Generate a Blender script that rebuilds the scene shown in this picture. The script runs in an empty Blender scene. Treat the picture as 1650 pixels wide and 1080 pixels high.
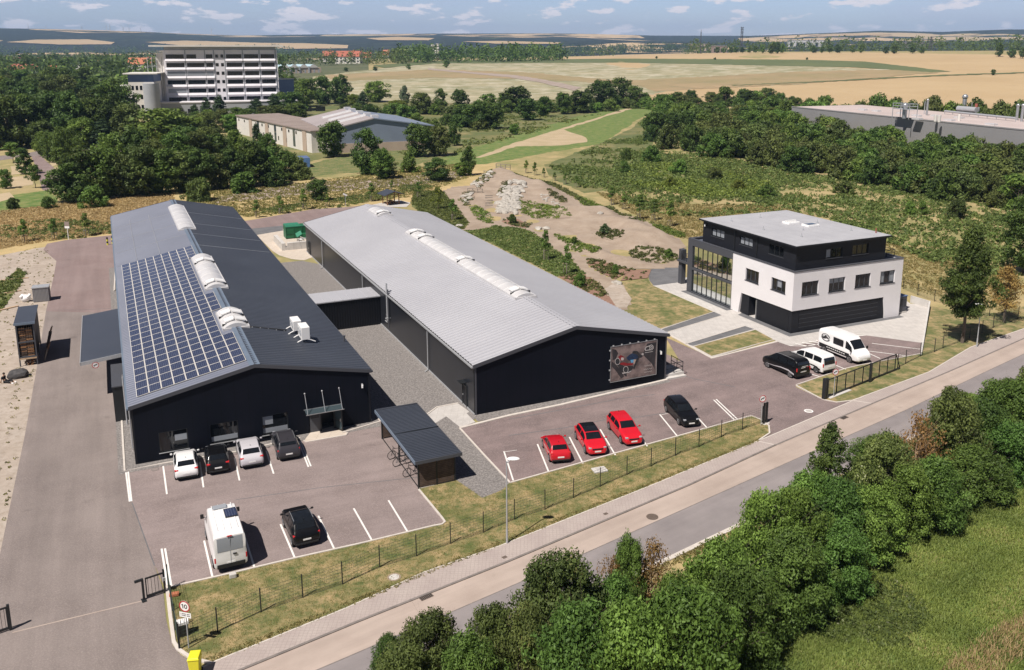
import bpy, bmesh, math, random
import numpy as np
from mathutils import Vector, Matrix
from mathutils.geometry import tessellate_polygon
R = math.radians
random.seed(7)
rng = np.random.default_rng(7)
scene = bpy.context.scene
col = scene.collection

# ------------------------------------------------------------------ camera, sky, sun, exposure
FPX, CXP, CYP, PITCH, CAMH = 1434.47, 856.07, 385.68, 0.212264, 32.0
cam_d = bpy.data.cameras.new('camera')
cam = bpy.data.objects.new('camera', cam_d)
col.objects.link(cam)
cam.location = (0, 0, CAMH)
cam.rotation_euler = (math.pi / 2 - PITCH, 0, 0)
cam_d.sensor_width = 36.0
cam_d.lens = 36.0 * FPX / 1650
cam_d.shift_x = -(CXP - 825) / 1650
cam_d.shift_y = (CYP - 540) / 1650
cam_d.clip_start = 0.5
cam_d.clip_end = 40000
scene.camera = cam

SUN_AZ, SUN_EL = R(52), R(57)          # shadows fall towards SUN_AZ (from +x, anticlockwise)
sun_d = bpy.data.lights.new('sun', 'SUN')
sun_d.energy = 5.0
sun_d.angle = R(0.5)
sun_d.color = (1.0, 0.935, 0.86)
sun = bpy.data.objects.new('sun', sun_d)
col.objects.link(sun)
sun.rotation_euler = Vector((math.cos(SUN_AZ) * math.cos(SUN_EL), math.sin(SUN_AZ) * math.cos(SUN_EL), -math.sin(SUN_EL))).to_track_quat('-Z', 'Y').to_euler()

world = bpy.data.worlds.new('World')
scene.world = world
world.use_nodes = True
wn, wl = world.node_tree.nodes, world.node_tree.links
wn.clear()
w_out = wn.new('ShaderNodeOutputWorld')
w_bg = wn.new('ShaderNodeBackground')
w_bg.inputs[1].default_value = 0.05
sky = wn.new('ShaderNodeTexSky')
sky.sky_type = 'NISHITA'
sky.sun_disc = False
sky.sun_elevation = SUN_EL
sky.sun_rotation = math.atan2(-math.cos(SUN_AZ), -math.sin(SUN_AZ))
sky.air_density = 1.0
sky.dust_density = 0.3
sky.ozone_density = 2.0
sky.altitude = 200
# small fair weather clouds, laid out on the sky sphere by direction
tc = wn.new('ShaderNodeTexCoord')
def cloud_layer(scale, stretch, lo, hi, off):
    mp = wn.new('ShaderNodeMapping')
    mp.inputs['Scale'].default_value = (scale, scale, scale * stretch)
    mp.inputs['Location'].default_value = off
    nz = wn.new('ShaderNodeTexNoise')
    nz.inputs['Scale'].default_value = 1.0
    nz.inputs['Detail'].default_value = 7
    nz.inputs['Roughness'].default_value = 0.55
    rp = wn.new('ShaderNodeValToRGB')
    rp.color_ramp.elements[0].position = lo
    rp.color_ramp.elements[1].position = hi
    wl.new(tc.outputs['Generated'], mp.inputs[0])
    wl.new(mp.outputs[0], nz.inputs['Vector'])
    wl.new(nz.outputs[0], rp.inputs[0])
    return rp.outputs[0]
tint = wn.new('ShaderNodeMix'); tint.data_type = 'RGBA'; tint.blend_type = 'MULTIPLY'
tint.inputs[0].default_value = 1.0
tint.inputs[7].default_value = (0.66, 0.69, 0.93, 1)
wl.new(sky.outputs[0], tint.inputs[6])
# clearer and darker overhead, pale towards the horizon where the small clouds are
sepz = wn.new('ShaderNodeSeparateXYZ'); wl.new(tc.outputs['Generated'], sepz.inputs[0])
def zramp(a, b, v0, v1):
    r = wn.new('ShaderNodeMapRange'); r.interpolation_type = 'SMOOTHSTEP'
    for k, v in enumerate((a, b, v0, v1)): r.inputs[1 + k].default_value = v
    wl.new(sepz.outputs[2], r.inputs[0]); return r.outputs[0]
def wmul(a, b):
    q = wn.new('ShaderNodeMath'); q.operation = 'MULTIPLY'; wl.new(a, q.inputs[0])
    if isinstance(b, float): q.inputs[1].default_value = b
    else: wl.new(b, q.inputs[1])
    return q.outputs[0]
low = zramp(.10, .40, 1.0, 0.15)
grad = wn.new('ShaderNodeVectorMath'); grad.operation = 'SCALE'
wl.new(tint.outputs[2], grad.inputs[0]); wl.new(zramp(.05, .30, 2.15, .32), grad.inputs[3])
m1 = wn.new('ShaderNodeMix'); m1.data_type = 'RGBA'
m1.inputs[7].default_value = (9.2, 9.3, 12.0, 1)
wl.new(wmul(wmul(cloud_layer(5, 3.2, 0.42, 0.62, (3.1, 1.7, 0.4)), 0.38), low), m1.inputs[0])
wl.new(grad.outputs[0], m1.inputs[6])
m2 = wn.new('ShaderNodeMix'); m2.data_type = 'RGBA'
m2.inputs[7].default_value = (15.6, 14.6, 15.2, 1)
wl.new(wmul(wmul(cloud_layer(24, 3.4, 0.545, 0.60, (7.3, 2.2, 5.1)), 0.95), low), m2.inputs[0])
wl.new(m1.outputs[2], m2.inputs[6])
wl.new(m2.outputs[2], w_bg.inputs[0])
wl.new(w_bg.outputs[0], w_out.inputs[0])

scene.view_settings.view_transform = 'Standard'
scene.view_settings.look = 'None'
scene.view_settings.gamma = 1
scene.view_settings.exposure = 0.30
scene.view_settings.use_curve_mapping = False

# ------------------------------------------------------------------ surveying: photo pixel -> place on the ground
_c, _s = math.cos(PITCH), math.sin(PITCH)
def ray(px, py):
    u = (px - CXP) / FPX; v = (py - CYP) / FPX
    return np.array([u, _c - v * _s, -_s - v * _c])
def G(px, py, z=0.0):
    d = ray(px, py); t = (z - CAMH) / d[2]
    return Vector((d[0] * t, d[1] * t, z))
def proj(x, y, z):
    zz = z - CAMH; d = y * _c - zz * _s
    return CXP + FPX * x / d, CYP - FPX * (y * _s + zz * _c) / d
def HT(base, ty):
    """height of an upright over the ground point seen at base whose top shows in row ty"""
    g = G(*base); lo, hi = 0.0, 60.0
    for _ in range(40):
        mid = (lo + hi) / 2
        if proj(g.x, g.y, mid)[1] > ty: lo = mid
        else: hi = mid
    return lo

# ------------------------------------------------------------------ terrain height
_AU = np.array([-.62, -.36, -.12, .1, .25, .6]); _AZ = np.array([4., 5., 14., 18., 25., 28.])
_HU = (np.array([-300, 0, 250, 400, 500, 700, 900, 1050, 1200, 1300, 1400, 1500, 1600, 1700, 2000]) - CXP) / FPX
_HY = np.array([50, 51, 54, 58.5, 57, 56, 58, 61, 60, 56, 52, 54.5, 52, 53, 55])
_HZ = 32 + (76.6 - _HY) / FPX * 7500 / np.sqrt(1 + _HU * _HU)
def sstep(a, b, x):
    t = np.clip((x - a) / (b - a), 0, 1)
    return t * t * (3 - 2 * t)
def TZ(x, y):
    x = np.asarray(x, float); y = np.asarray(y, float)
    d = np.hypot(x, y); u = np.where(y > 1, x / np.maximum(y, 1), np.sign(x) * .62)
    z = np.interp(u, _AU, _AZ) * sstep(450, 1400, d)
    z = z - 9 * sstep(1500, 2300, d)
    hz = np.interp(u, _HU, _HZ)
    z = z + (hz - z) * sstep(2600, 7500, d) ** 0.9
    z = z + sstep(2500, 4500, d) * 9 * (np.sin(x / 610 + 1.3) + np.sin(y / 530 + x / 900)) * (1 - sstep(6500, 7500, d))
    return z
def GT(px, py):
    d = ray(px, py); t = CAMH / -d[2] if d[2] < 0 else 1e9
    if t < 440: return Vector((d[0] * t, d[1] * t, 0))
    t = 430.0
    while t < 20000:
        p = np.array([0, 0, CAMH]) + d * t
        if p[2] <= TZ(p[0], p[1]): break
        t *= 1.004
    return Vector((p[0], p[1], float(TZ(p[0], p[1]))))
def VP(x, y): return Vector((x, y, float(TZ(x, y))))
def HTT(base, ty):
    g = GT(*base); lo, hi = 0.0, 200.0
    for _ in range(40):
        mid = (lo + hi) / 2
        if proj(g.x, g.y, g.z + mid)[1] > ty: lo = mid
        else: hi = mid
    return lo
def px_m(p):
    """metres across one photo pixel at point p"""
    return (p.y * _c - (p.z - CAMH) * _s) / FPX

# ------------------------------------------------------------------ materials
MATS = {}
def mat(name, c1, c2=None, scale=1.0, rough=0.8, metal=0.0, c3=None, scale3=8.0, f3=0.3, bump=0.0, bscale=60, spec=0.5, coord='P', lo=.35, hi=.65, detail=5, trans=0.0, coat=0.0, alpha=None):
    m = bpy.data.materials.new(name); m.use_nodes = True
    nt = m.node_tree; n, l = nt.nodes, nt.links
    b = n['Principled BSDF']
    b.inputs['Roughness'].default_value = rough
    b.inputs['Metallic'].default_value = metal
    b.inputs['Specular IOR Level'].default_value = spec
    if coat: b.inputs['Coat Weight'].default_value = coat; b.inputs['Coat Roughness'].default_value = .06
    b.inputs['Base Color'].default_value = (*c1, 1)
    if coord == 'P':
        g = n.new('ShaderNodeNewGeometry'); vec = g.outputs['Position']
    else:
        g = n.new('ShaderNodeTexCoord'); vec = g.outputs['Object']
    out = None
    if c2 is not None:
        nz = n.new('ShaderNodeTexNoise'); nz.inputs['Scale'].default_value = scale; nz.inputs['Detail'].default_value = detail
        nz.inputs['Roughness'].default_value = .62
        l.new(vec, nz.inputs['Vector'])
        rp = n.new('ShaderNodeValToRGB')
        rp.color_ramp.elements[0].position = lo; rp.color_ramp.elements[1].position = hi
        rp.color_ramp.elements[0].color = (*c1, 1); rp.color_ramp.elements[1].color = (*c2, 1)
        l.new(nz.outputs[0], rp.inputs[0]); out = rp.outputs[0]
        if c3 is not None:
            nz3 = n.new('ShaderNodeTexNoise'); nz3.inputs['Scale'].default_value = scale3; nz3.inputs['Detail'].default_value = 6
            nz3.inputs['Roughness'].default_value = .7
            l.new(vec, nz3.inputs['Vector'])
            r3 = n.new('ShaderNodeValToRGB'); r3.color_ramp.elements[0].position = 1 - f3 - .12; r3.color_ramp.elements[1].position = 1 - f3 + .12
            l.new(nz3.outputs[0], r3.inputs[0])
            mx = n.new('ShaderNodeMix'); mx.data_type = 'RGBA'
            l.new(r3.outputs[0], mx.inputs[0]); l.new(out, mx.inputs[6]); mx.inputs[7].default_value = (*c3, 1)
            out = mx.outputs[2]
        l.new(out, b.inputs['Base Color'])
    if bump:
        nb = n.new('ShaderNodeTexNoise'); nb.inputs['Scale'].default_value = bscale; nb.inputs['Detail'].default_value = 3
        l.new(vec, nb.inputs['Vector'])
        bp = n.new('ShaderNodeBump'); bp.inputs['Strength'].default_value = bump; bp.inputs['Distance'].default_value = .05
        l.new(nb.outputs[0], bp.inputs['Height']); l.new(bp.outputs[0], b.inputs['Normal'])
    if trans:
        b.inputs['Transmission Weight'].default_value = trans
    MATS[name] = m
    return m
def add_streaks(m, ang, amount=.16, sx=.55, sy=.035):
    """long faint wear bands along the driving direction"""
    nt = m.node_tree; n, l = nt.nodes, nt.links; b = n['Principled BSDF']
    g = n.new('ShaderNodeNewGeometry'); r = n.new('ShaderNodeVectorRotate'); r.rotation_type = 'Z_AXIS'; r.inputs['Angle'].default_value = -ang
    l.new(g.outputs['Position'], r.inputs['Vector'])
    mp = n.new('ShaderNodeMapping'); mp.inputs['Scale'].default_value = (sy, sx, 0); l.new(r.outputs[0], mp.inputs[0])
    z = n.new('ShaderNodeTexNoise'); z.inputs['Scale'].default_value = 1; z.inputs['Detail'].default_value = 6; z.inputs['Roughness'].default_value = .65; l.new(mp.outputs[0], z.inputs['Vector'])
    mr = n.new('ShaderNodeMapRange'); mr.inputs[1].default_value = .3; mr.inputs[2].default_value = .7; mr.inputs[3].default_value = 1 - amount; mr.inputs[4].default_value = 1 + amount * .7; l.new(z.outputs[0], mr.inputs[0])
    z2 = n.new('ShaderNodeTexNoise'); z2.inputs['Scale'].default_value = .55; z2.inputs['Detail'].default_value = 2; l.new(g.outputs['Position'], z2.inputs['Vector'])
    sp = n.new('ShaderNodeMapRange'); sp.inputs[1].default_value = .68; sp.inputs[2].default_value = .76; sp.inputs[3].default_value = 1.0; sp.inputs[4].default_value = .80; l.new(z2.outputs[0], sp.inputs[0])
    q = n.new('ShaderNodeMath'); q.operation = 'MULTIPLY'; l.new(mr.outputs[0], q.inputs[0]); l.new(sp.outputs[0], q.inputs[1])
    s = n.new('ShaderNodeVectorMath'); s.operation = 'SCALE'; l.new(b.inputs['Base Color'].links[0].from_socket, s.inputs[0]); l.new(q.outputs[0], s.inputs[3]); l.new(s.outputs[0], b.inputs['Base Color'])
def add_lines(m, axis, period, width, dark, coord='Object', off=0.0, axis2=None, period2=1.0, width2=.02):
    """darken or lighten joints drawn every `period` metres along an axis (panel joints, tile seams)"""
    nt = m.node_tree; n, l = nt.nodes, nt.links; b = n['Principled BSDF']
    if coord == 'Object': t = n.new('ShaderNodeTexCoord'); vec = t.outputs['Object']
    else: t = n.new('ShaderNodeNewGeometry'); vec = t.outputs['Position']
    sp = n.new('ShaderNodeSeparateXYZ'); l.new(vec, sp.inputs[0])
    def one(ax, per, wd):
        a = n.new('ShaderNodeMath'); a.operation = 'ADD'; a.inputs[1].default_value = off + 1000 * per; l.new(sp.outputs[ax], a.inputs[0])
        d = n.new('ShaderNodeMath'); d.operation = 'DIVIDE'; d.inputs[1].default_value = per; l.new(a.outputs[0], d.inputs[0])
        f = n.new('ShaderNodeMath'); f.operation = 'FRACT'; l.new(d.outputs[0], f.inputs[0])
        c = n.new('ShaderNodeMath'); c.operation = 'LESS_THAN'; c.inputs[1].default_value = wd / per; l.new(f.outputs[0], c.inputs[0])
        return c.outputs[0]
    o = one(axis, period, width)
    if axis2 is not None:
        mxm = n.new('ShaderNodeMath'); mxm.operation = 'MAXIMUM'
        l.new(o, mxm.inputs[0]); l.new(one(axis2, period2, width2), mxm.inputs[1]); o = mxm.outputs[0]
    mx = n.new('ShaderNodeMix'); mx.data_type = 'RGBA'
    src = b.inputs['Base Color'].links
    if src: l.new(src[0].from_socket, mx.inputs[6])
    else: mx.inputs[6].default_value = b.inputs['Base Color'].default_value
    mx.inputs[7].default_value = (*dark, 1)
    l.new(o, mx.inputs[0]); l.new(mx.outputs[2], b.inputs['Base Color'])
    return m
def leaf_mat(name, dark, light, tip=None, transl=0.35):
    m = bpy.data.materials.new(name); m.use_nodes = True
    nt = m.node_tree; n, l = nt.nodes, nt.links
    n.clear()
    o = n.new('ShaderNodeOutputMaterial')
    at = n.new('ShaderNodeAttribute'); at.attribute_name = 'tint'
    oi = n.new('ShaderNodeObjectInfo')
    rp = n.new('ShaderNodeValToRGB')
    rp.color_ramp.elements[0].color = (*dark, 1); rp.color_ramp.elements[1].color = (*light, 1)
    if tip is not None:
        e = rp.color_ramp.elements.new(.86); e.color = (*light, 1)
        rp.color_ramp.elements[2].color = (*tip, 1)
    l.new(at.outputs['Fac'], rp.inputs[0])
    hsv = n.new('ShaderNodeHueSaturation')
    mr = n.new('ShaderNodeMapRange'); mr.inputs[3].default_value = .78; mr.inputs[4].default_value = 1.25
    l.new(oi.outputs['Random'], mr.inputs[0]); l.new(mr.outputs[0], hsv.inputs['Value'])
    mr2 = n.new('ShaderNodeMapRange'); mr2.inputs[3].default_value = .485; mr2.inputs[4].default_value = .515
    ml = n.new('ShaderNodeMath'); ml.operation = 'MULTIPLY'; ml.inputs[1].default_value = 7.31
    fr = n.new('ShaderNodeMath'); fr.operation = 'FRACT'
    l.new(oi.outputs['Random'], ml.inputs[0]); l.new(ml.outputs[0], fr.inputs[0]); l.new(fr.outputs[0], mr2.inputs[0]); l.new(mr2.outputs[0], hsv.inputs['Hue'])
    l.new(rp.outputs[0], hsv.inputs['Color'])
    b = n.new('ShaderNodeBsdfPrincipled'); b.inputs['Roughness'].default_value = .55; b.inputs['Specular IOR Level'].default_value = .25
    t = n.new('ShaderNodeBsdfTranslucent')
    mx = n.new('ShaderNodeMixShader'); mx.inputs[0].default_value = transl
    l.new(hsv.outputs[0], b.inputs['Base Color']); l.new(hsv.outputs[0], t.inputs['Color'])
    l.new(b.outputs[0], mx.inputs[1]); l.new(t.outputs[0], mx.inputs[2]); l.new(mx.outputs[0], o.inputs[0])
    MATS[name] = m
    return m

mat('asphalt', (0.180, 0.149, 0.139), (0.232, 0.195, 0.181), .22, .9, c3=(0.290, 0.244, 0.226), scale3=11, f3=.42, bump=.25, bscale=40)
mat('asphalt_lot', (0.194, 0.154, 0.146), (0.256, 0.206, 0.197), .3, .9, c3=(0.326, 0.263, 0.252), scale3=11, f3=.42, bump=.25, bscale=40)
mat('asphalt_dark', (0.146, 0.112, 0.109), (0.224, 0.169, 0.163), .35, .9, c3=(0.308, 0.239, 0.232), scale3=11, f3=.42, bump=.25, bscale=40)
mat('asphalt_red', (0.197, 0.139, 0.131), (0.241, 0.180, 0.171), .2, .9, c3=(0.281, 0.220, 0.213), scale3=11, f3=.42)
mat('road_light', (0.370, 0.297, 0.256), (0.444, 0.363, 0.315), .25, .9, c3=(0.320, 0.256, 0.226), scale3=26, f3=.30, bump=.15)
mat('road_dark', (0.222, 0.198, 0.198), (0.270, 0.240, 0.238), .3, .9, c3=(0.180, 0.162, 0.162), scale3=26, f3=.32, bump=.15)
add_lines(mat('paver', (.36, .30, .28), (.42, .36, .33), .6, .9, c3=(.29, .24, .225), scale3=9, f3=.36), 0, .24, .02, (.30, .25, .23), 'P', 0, 1, .24, .02)
mat('kerb', (.52, .47, .43), (.60, .55, .50), 2, .85)
mat('kerb_dark', (.16, .14, .13), (.22, .19, .175), 2, .85)
add_lines(mat('paving', (.44, .415, .395), (.53, .50, .475), 1.1, .85, c3=(.44, .41, .385), scale3=3, f3=.36), 0, .6, .025, (.40, .375, .35), 'P', 0, 1, .4, .02)
add_lines(mat('paving_warm', (.50, .43, .36), (.56, .49, .42), .9, .85), 0, 1.0, .03, (.42, .35, .29), 'P', 0, 1, .5, .02)
mat('gravel', (.125, .115, .11), (.245, .225, .215), 5.5, .95, c3=(.47, .43, .41), scale3=8, f3=.36, bump=1.0, bscale=8, detail=8)
mat('gravel_grey', (0.111, 0.111, 0.117), (0.156, 0.156, 0.163), .5, .95, c3=(0.312, 0.305, 0.312), scale3=16, f3=.32, bump=.8, bscale=12)
mat('marking', (.78, .76, .73), (.70, .68, .65), 3, .8)
mat('sand', (0.370, 0.307, 0.254), (0.445, 0.382, 0.327), .35, .95, c3=(0.302, 0.244, 0.194), scale3=1.6, f3=.42, bump=.4, bscale=6)
mat('track_sand', (.285, .218, .165), (.36, .288, .226), .35, .95, c3=(.25, .19, .14), scale3=2.2, f3=.34, bump=.6, bscale=3)
mat('lawn', (.125, .135, .042), (.36, .265, .135), .45, .95, c3=(.068, .105, .026), scale3=1.3, f3=.44, bump=.6, bscale=16, lo=.36, hi=.60)
mat('lawn_green', (.10, .14, .04), (.28, .225, .10), .35, .95, c3=(.055, .11, .025), scale3=2.0, f3=.45, bump=.6, bscale=16)
mat('meadow', (.36, .28, .14), (.20, .20, .07), .05, .95, c3=(.45, .34, .17), scale3=.22, f3=.42, bump=.7, bscale=1.5)
mat('dry_grass', (.50, .37, .185), (.36, .285, .125), .10, .95, c3=(.20, .20, .075), scale3=.30, f3=.36, bump=.6, bscale=2)
mat('meadow_green', (.085, .15, .03), (.15, .20, .05), .25, .95, c3=(.25, .22, .085), scale3=.5, f3=.40, bump=.9, bscale=5)
mat('rough', (.17, .16, .06), (.085, .115, .035), .06, .95, c3=(.32, .25, .12), scale3=.09, f3=.36, bump=.6, bscale=1.2)
mat('field_strip', (.095, .12, .045), (.12, .14, .055), .02, .95)
mat('wheat', (0.414, 0.296, 0.159), (0.459, 0.337, 0.189), .012, .95, c3=(0.370, 0.259, 0.137), scale3=.06, f3=.3)
mat('pale_meadow', (.36, .31, .19), (.20, .20, .10), .02, .95, c3=(.52, .47, .36), scale3=.07, f3=.42, detail=8)
mat('fallow', (0.357, 0.255, 0.145), (0.255, 0.212, 0.102), .012, .95, c3=(0.204, 0.170, 0.085), scale3=.04, f3=.36)
mat('track', (.46, .36, .235), (.38, .30, .18), .15, .95)
mat('stony', (.30, .235, .20), (.37, .30, .26), .12, .95, c3=(.20, .18, .1), scale3=.5, f3=.36)
mat('town_ground', (.07, .09, .035), (.12, .12, .06), .02, .95)

for _n, _a in (('asphalt', 2.02), ('asphalt_lot', .45), ('asphalt_dark', .55), ('asphalt_red', 2.02), ('road_light', .65), ('road_dark', .65)): add_streaks(MATS[_n], _a)
add_streaks(MATS['sand'], 1.9, .12, .4, .15)
# far hills: woods with fields between
def hills_mat():
    m = bpy.data.materials.new('hills'); m.use_nodes = True
    n, l = m.node_tree.nodes, m.node_tree.links; b = n['Principled BSDF']; b.inputs['Roughness'].default_value = 1; b.inputs['Specular IOR Level'].default_value = 0
    g = n.new('ShaderNodeNewGeometry')
    mp = n.new('ShaderNodeMapping'); mp.inputs['Scale'].default_value = (.0016, .0009, 0)
    l.new(g.outputs['Position'], mp.inputs[0])
    v = n.new('ShaderNodeTexVoronoi'); v.inputs['Scale'].default_value = 1.0; v.inputs['Randomness'].default_value = .95
    l.new(mp.outputs[0], v.inputs['Vector'])
    sp = n.new('ShaderNodeSeparateColor'); l.new(v.outputs['Color'], sp.inputs[0])
    rp = n.new('ShaderNodeValToRGB'); rp.color_ramp.interpolation = 'CONSTANT'
    e = rp.color_ramp.elements
    e[0].position = 0; e[0].color = (.030, .036, .028, 1)
    e[1].position = .70; e[1].color = (.50, .37, .22, 1)
    a = e.new(.84); a.color = (.06, .085, .03, 1)
    a = e.new(.90); a.color = (.44, .34, .21, 1)
    l.new(sp.outputs[0], rp.inputs[0])
    nz = n.new('ShaderNodeTexNoise'); nz.inputs['Scale'].default_value = .004; nz.inputs['Detail'].default_value = 8; l.new(g.outputs['Position'], nz.inputs['Vector'])
    r2 = n.new('ShaderNodeValToRGB'); r2.color_ramp.elements[0].position = .50; r2.color_ramp.elements[1].position = .54
    l.new(nz.outputs[0], r2.inputs[0])
    mx = n.new('ShaderNodeMix'); mx.data_type = 'RGBA'; l.new(r2.outputs[0], mx.inputs[0]); l.new(rp.outputs[0], mx.inputs[6]); n4 = n.new('ShaderNodeTexNoise'); n4.inputs['Scale'].default_value = .013; n4.inputs['Detail'].default_value = 9; n4.inputs['Roughness'].default_value = .75; l.new(g.outputs['Position'], n4.inputs['Vector'])
    r4 = n.new('ShaderNodeValToRGB'); r4.color_ramp.elements[0].position = .38; r4.color_ramp.elements[1].position = .62; r4.color_ramp.elements[0].color = (.012, .018, .014, 1); r4.color_ramp.elements[1].color = (.055, .066, .045, 1); l.new(n4.outputs[0], r4.inputs[0]); l.new(r4.outputs[0], mx.inputs[7])
    l.new(mx.outputs[2], b.inputs['Base Color'])
    MATS['hills'] = m
hills_mat()

mat('anthracite', (.009, .010, .014), rough=.5, spec=.3)
add_lines(mat('cladding', (0.005, 0.007, 0.012), (0.007, 0.008, 0.014), .4, .5, coord='O', spec=.12), 0, 1.1, .03, (.004, .005, .006))
add_lines(mat('cladding_long', (.015, .017, .022), (.019, .021, .027), .4, .36, coord='O', spec=.4), 1, 1.1, .03, (.008, .009, .011))
mat('roof_dark', (.046, .053, .070), (.056, .064, .083), .15, .42, coord='O')
mat('ridge_blue', (.13, .17, .23), (.16, .20, .26), .5, .5)
mat('roof_silver', (0.380, 0.380, 0.408), (0.418, 0.418, 0.446), .12, .45, coord='O')
mat('roof_sheen_grey', (0.122, 0.135, 0.183), (0.147, 0.162, 0.217), .12, .5, coord='O')  # brighter than roof_dark: sheen of the sun-facing slope put into the colour
mat('skylight', (.58, .57, .575), (.50, .49, .495), .8, .35, coord='O')
mat('white_metal', (.78, .77, .76), rough=.4)
mat('white_render', (.78, .755, .765), (.74, .715, .725), .5, .85)
mat('brick_dark', (.009, .010, .014), (.014, .015, .020), 5, .6, spec=.3)
add_lines(MATS['brick_dark'], 2, .16, .015, (.022, .024, .030), 'P')
mat('frame_grey', (.065, .068, .080), rough=.55)
mat('roof_flat', (.36, .36, .385), (.41, .41, .435), .4, .7)
add_lines(MATS['roof_flat'], 0, 1.6, .05, (.31, .31, .335))
mat('glass_dark', (.010, .012, .015), rough=.07, spec=.5)
mat('glass_blue', (.05, .07, .08), rough=.05, spec=.8)
mat('interior', (.16, .13, .10), (.34, .30, .26), .8, .8)
mat('blind', (.27, .29, .32), rough=.7)
mat('steel', (.48, .49, .50), rough=.35, metal=.7)
mat('galv', (.50, .51, .53), (.42, .43, .45), 6, .45, metal=.35)
mat('black_metal', (.016, .018, .020), rough=.45)
mat('black_plastic', (.012, .012, .013), rough=.55)
mat('rubber', (.016, .016, .017), rough=.85)
mat('rim', (.42, .42, .44), rough=.3, metal=.7)
add_lines(mat('wood_dark', (.065, .042, .032), (.115, .078, .058), 3, .8), 2, .14, .02, (.02, .014, .012), 'P')
mat('wood_warm', (.24, .12, .055), (.32, .17, .08), 3, .75)
mat('wood_pale', (.42, .29, .18), (.52, .38, .25), 4, .8)
mat('wood_grey', (.20, .17, .145), (.27, .235, .20), 3, .85)
mat('bark', (.085, .065, .05), (.15, .12, .095), 6, .95)
mat('rock', (.31, .285, .25), (.46, .43, .385), 2.5, .9, coord='O')
mat('rock_dark', (.045, .043, .045), (.09, .085, .085), 3, .9, coord='O')
mat('concrete', (.50, .475, .45), (.58, .555, .53), 1.2, .85)
mat('green_paint', (.012, .11, .045), (.016, .14, .06), 1.5, .5)
mat('green_light', (.03, .20, .12), rough=.5)
mat('yellow_plastic', (.72, .66, .03), rough=.45)
mat('plastic_white', (.82, .81, .80), rough=.55)
mat('sign_white', (.80, .79, .78), rough=.5)
mat('sign_red', (.42, .03, .035), rough=.5)
mat('sign_black', (.02, .02, .022), rough=.5)
mat('glass_light', (.62, .62, .62), rough=.2)
mat('lamp_red', (.55, .025, .03), rough=.25)
mat('lamp_clear', (.36, .37, .40), rough=.12, spec=.8)
for _n, _c3, _co in (('paint_white', (.80, .79, .79), .6), ('paint_black', (.005, .005, .006), .35), ('paint_silver', (.52, .50, .53), .5),
                     ('paint_grey', (.040, .038, .045), .4), ('paint_red', (.58, .010, .022), .6), ('paint_red_dark', (.50, .008, .018), .6)):
    mat(_n, _c3, rough=.35, coat=_co, spec=.25 if max(_c3) < .1 else .5)
mat('tile_red', (.33, .095, .06), (.39, .13, .08), .5, .85)
mat('tile_orange', (.44, .15, .075), (.50, .19, .095), .5, .85)
mat('tile_dark', (.28, .075, .055), (.33, .10, .07), .5, .85)
mat('plaster', (.62, .59, .55), (.68, .65, .61), .3, .9)
mat('panel_lilac', (.64, .62, .65), (.70, .68, .71), .2, .8)
mat('panel_grey', (.30, .315, .34), (.34, .355, .38), .2, .8)
mat('panel_brown', (.40, .31, .245), (.45, .36, .285), .3, .9)
mat('blue_panel', (.09, .14, .27), (.11, .16, .30), .5, .6)
mat('blue_paint', (.10, .20, .42), (.12, .235, .46), 1, .6)
mat('sheet_blue_grey', (.185, .22, .29), (.205, .245, .315), .2, .6)
mat('roof_mauve', (.30, .265, .265), (.34, .30, .30), .1, .8)
mat('roof_brown', (.22, .175, .155), (.28, .225, .20), .2, .9)
mat('factory_wall', (.24, .235, .24), (.26, .255, .26), .1, .7)
mat('factory_roof', (.44, .37, .35), (.52, .44, .42), .08, .9)
mat('cloth_black', (.014, .014, .016), rough=.95)
mat('skin_tone', (.42, .25, .17), rough=.6)
mat('hair_dark', (.03, .02, .015), rough=.8)
mat('sheet_light', (.42, .56, .62), rough=.5)
mat('mulch', (.22, .125, .09), (.29, .175, .125), 2.5, .95, c3=(.17, .095, .07), scale3=8, f3=.35, bump=.5, bscale=10)
leaf_mat('leaf_dark', (0.029, 0.058, 0.017), (0.142, 0.214, 0.046))
leaf_mat('leaf_mid', (0.047, 0.091, 0.020), (0.199, 0.294, 0.060))
leaf_mat('leaf_olive', (0.048, 0.069, 0.021), (0.190, 0.236, 0.064))
leaf_mat('leaf_bright', (.055, .100, .018), (.235, .365, .075))
leaf_mat('leaf_lime', (0.094, 0.130, 0.019), (0.250, 0.282, 0.049))
leaf_mat('leaf_conifer', (0.022, 0.047, 0.020), (0.083, 0.131, 0.047), transl=.15)
leaf_mat('leaf_silver', (.085, .125, .065), (.22, .29, .17))
leaf_mat('leaf_dry', (0.198, 0.117, 0.040), (0.375, 0.235, 0.089))
leaf_mat('leaf_pale', (0.075, 0.116, 0.035), (0.176, 0.233, 0.064), tip=(.46, .47, .32))
leaf_mat('leaf_rust', (0.043, 0.063, 0.018), (0.157, 0.196, 0.056), tip=(.16, .115, .05))
leaf_mat('grass_green', (.070, .120, .024), (.27, .355, .088), tip=(.42, .36, .16))
leaf_mat('grass_dry', (.30, .22, .10), (.56, .42, .22), tip=(.62, .50, .30))
leaf_mat('grass_mix', (.13, .14, .042), (.36, .30, .12), tip=(.50, .40, .21))
leaf_mat('bed_green', (.050, .068, .022), (.17, .18, .06), tip=(.20, .13, .07))
leaf_mat('leaf_fresh', (.040, .080, .017), (.165, .275, .060))
leaf_mat('weed', (.058, .084, .022), (.185, .225, .065), tip=(.33, .28, .12))
leaf_mat('bed_lime', (.080, .125, .024), (.225, .295, .062))
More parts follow.
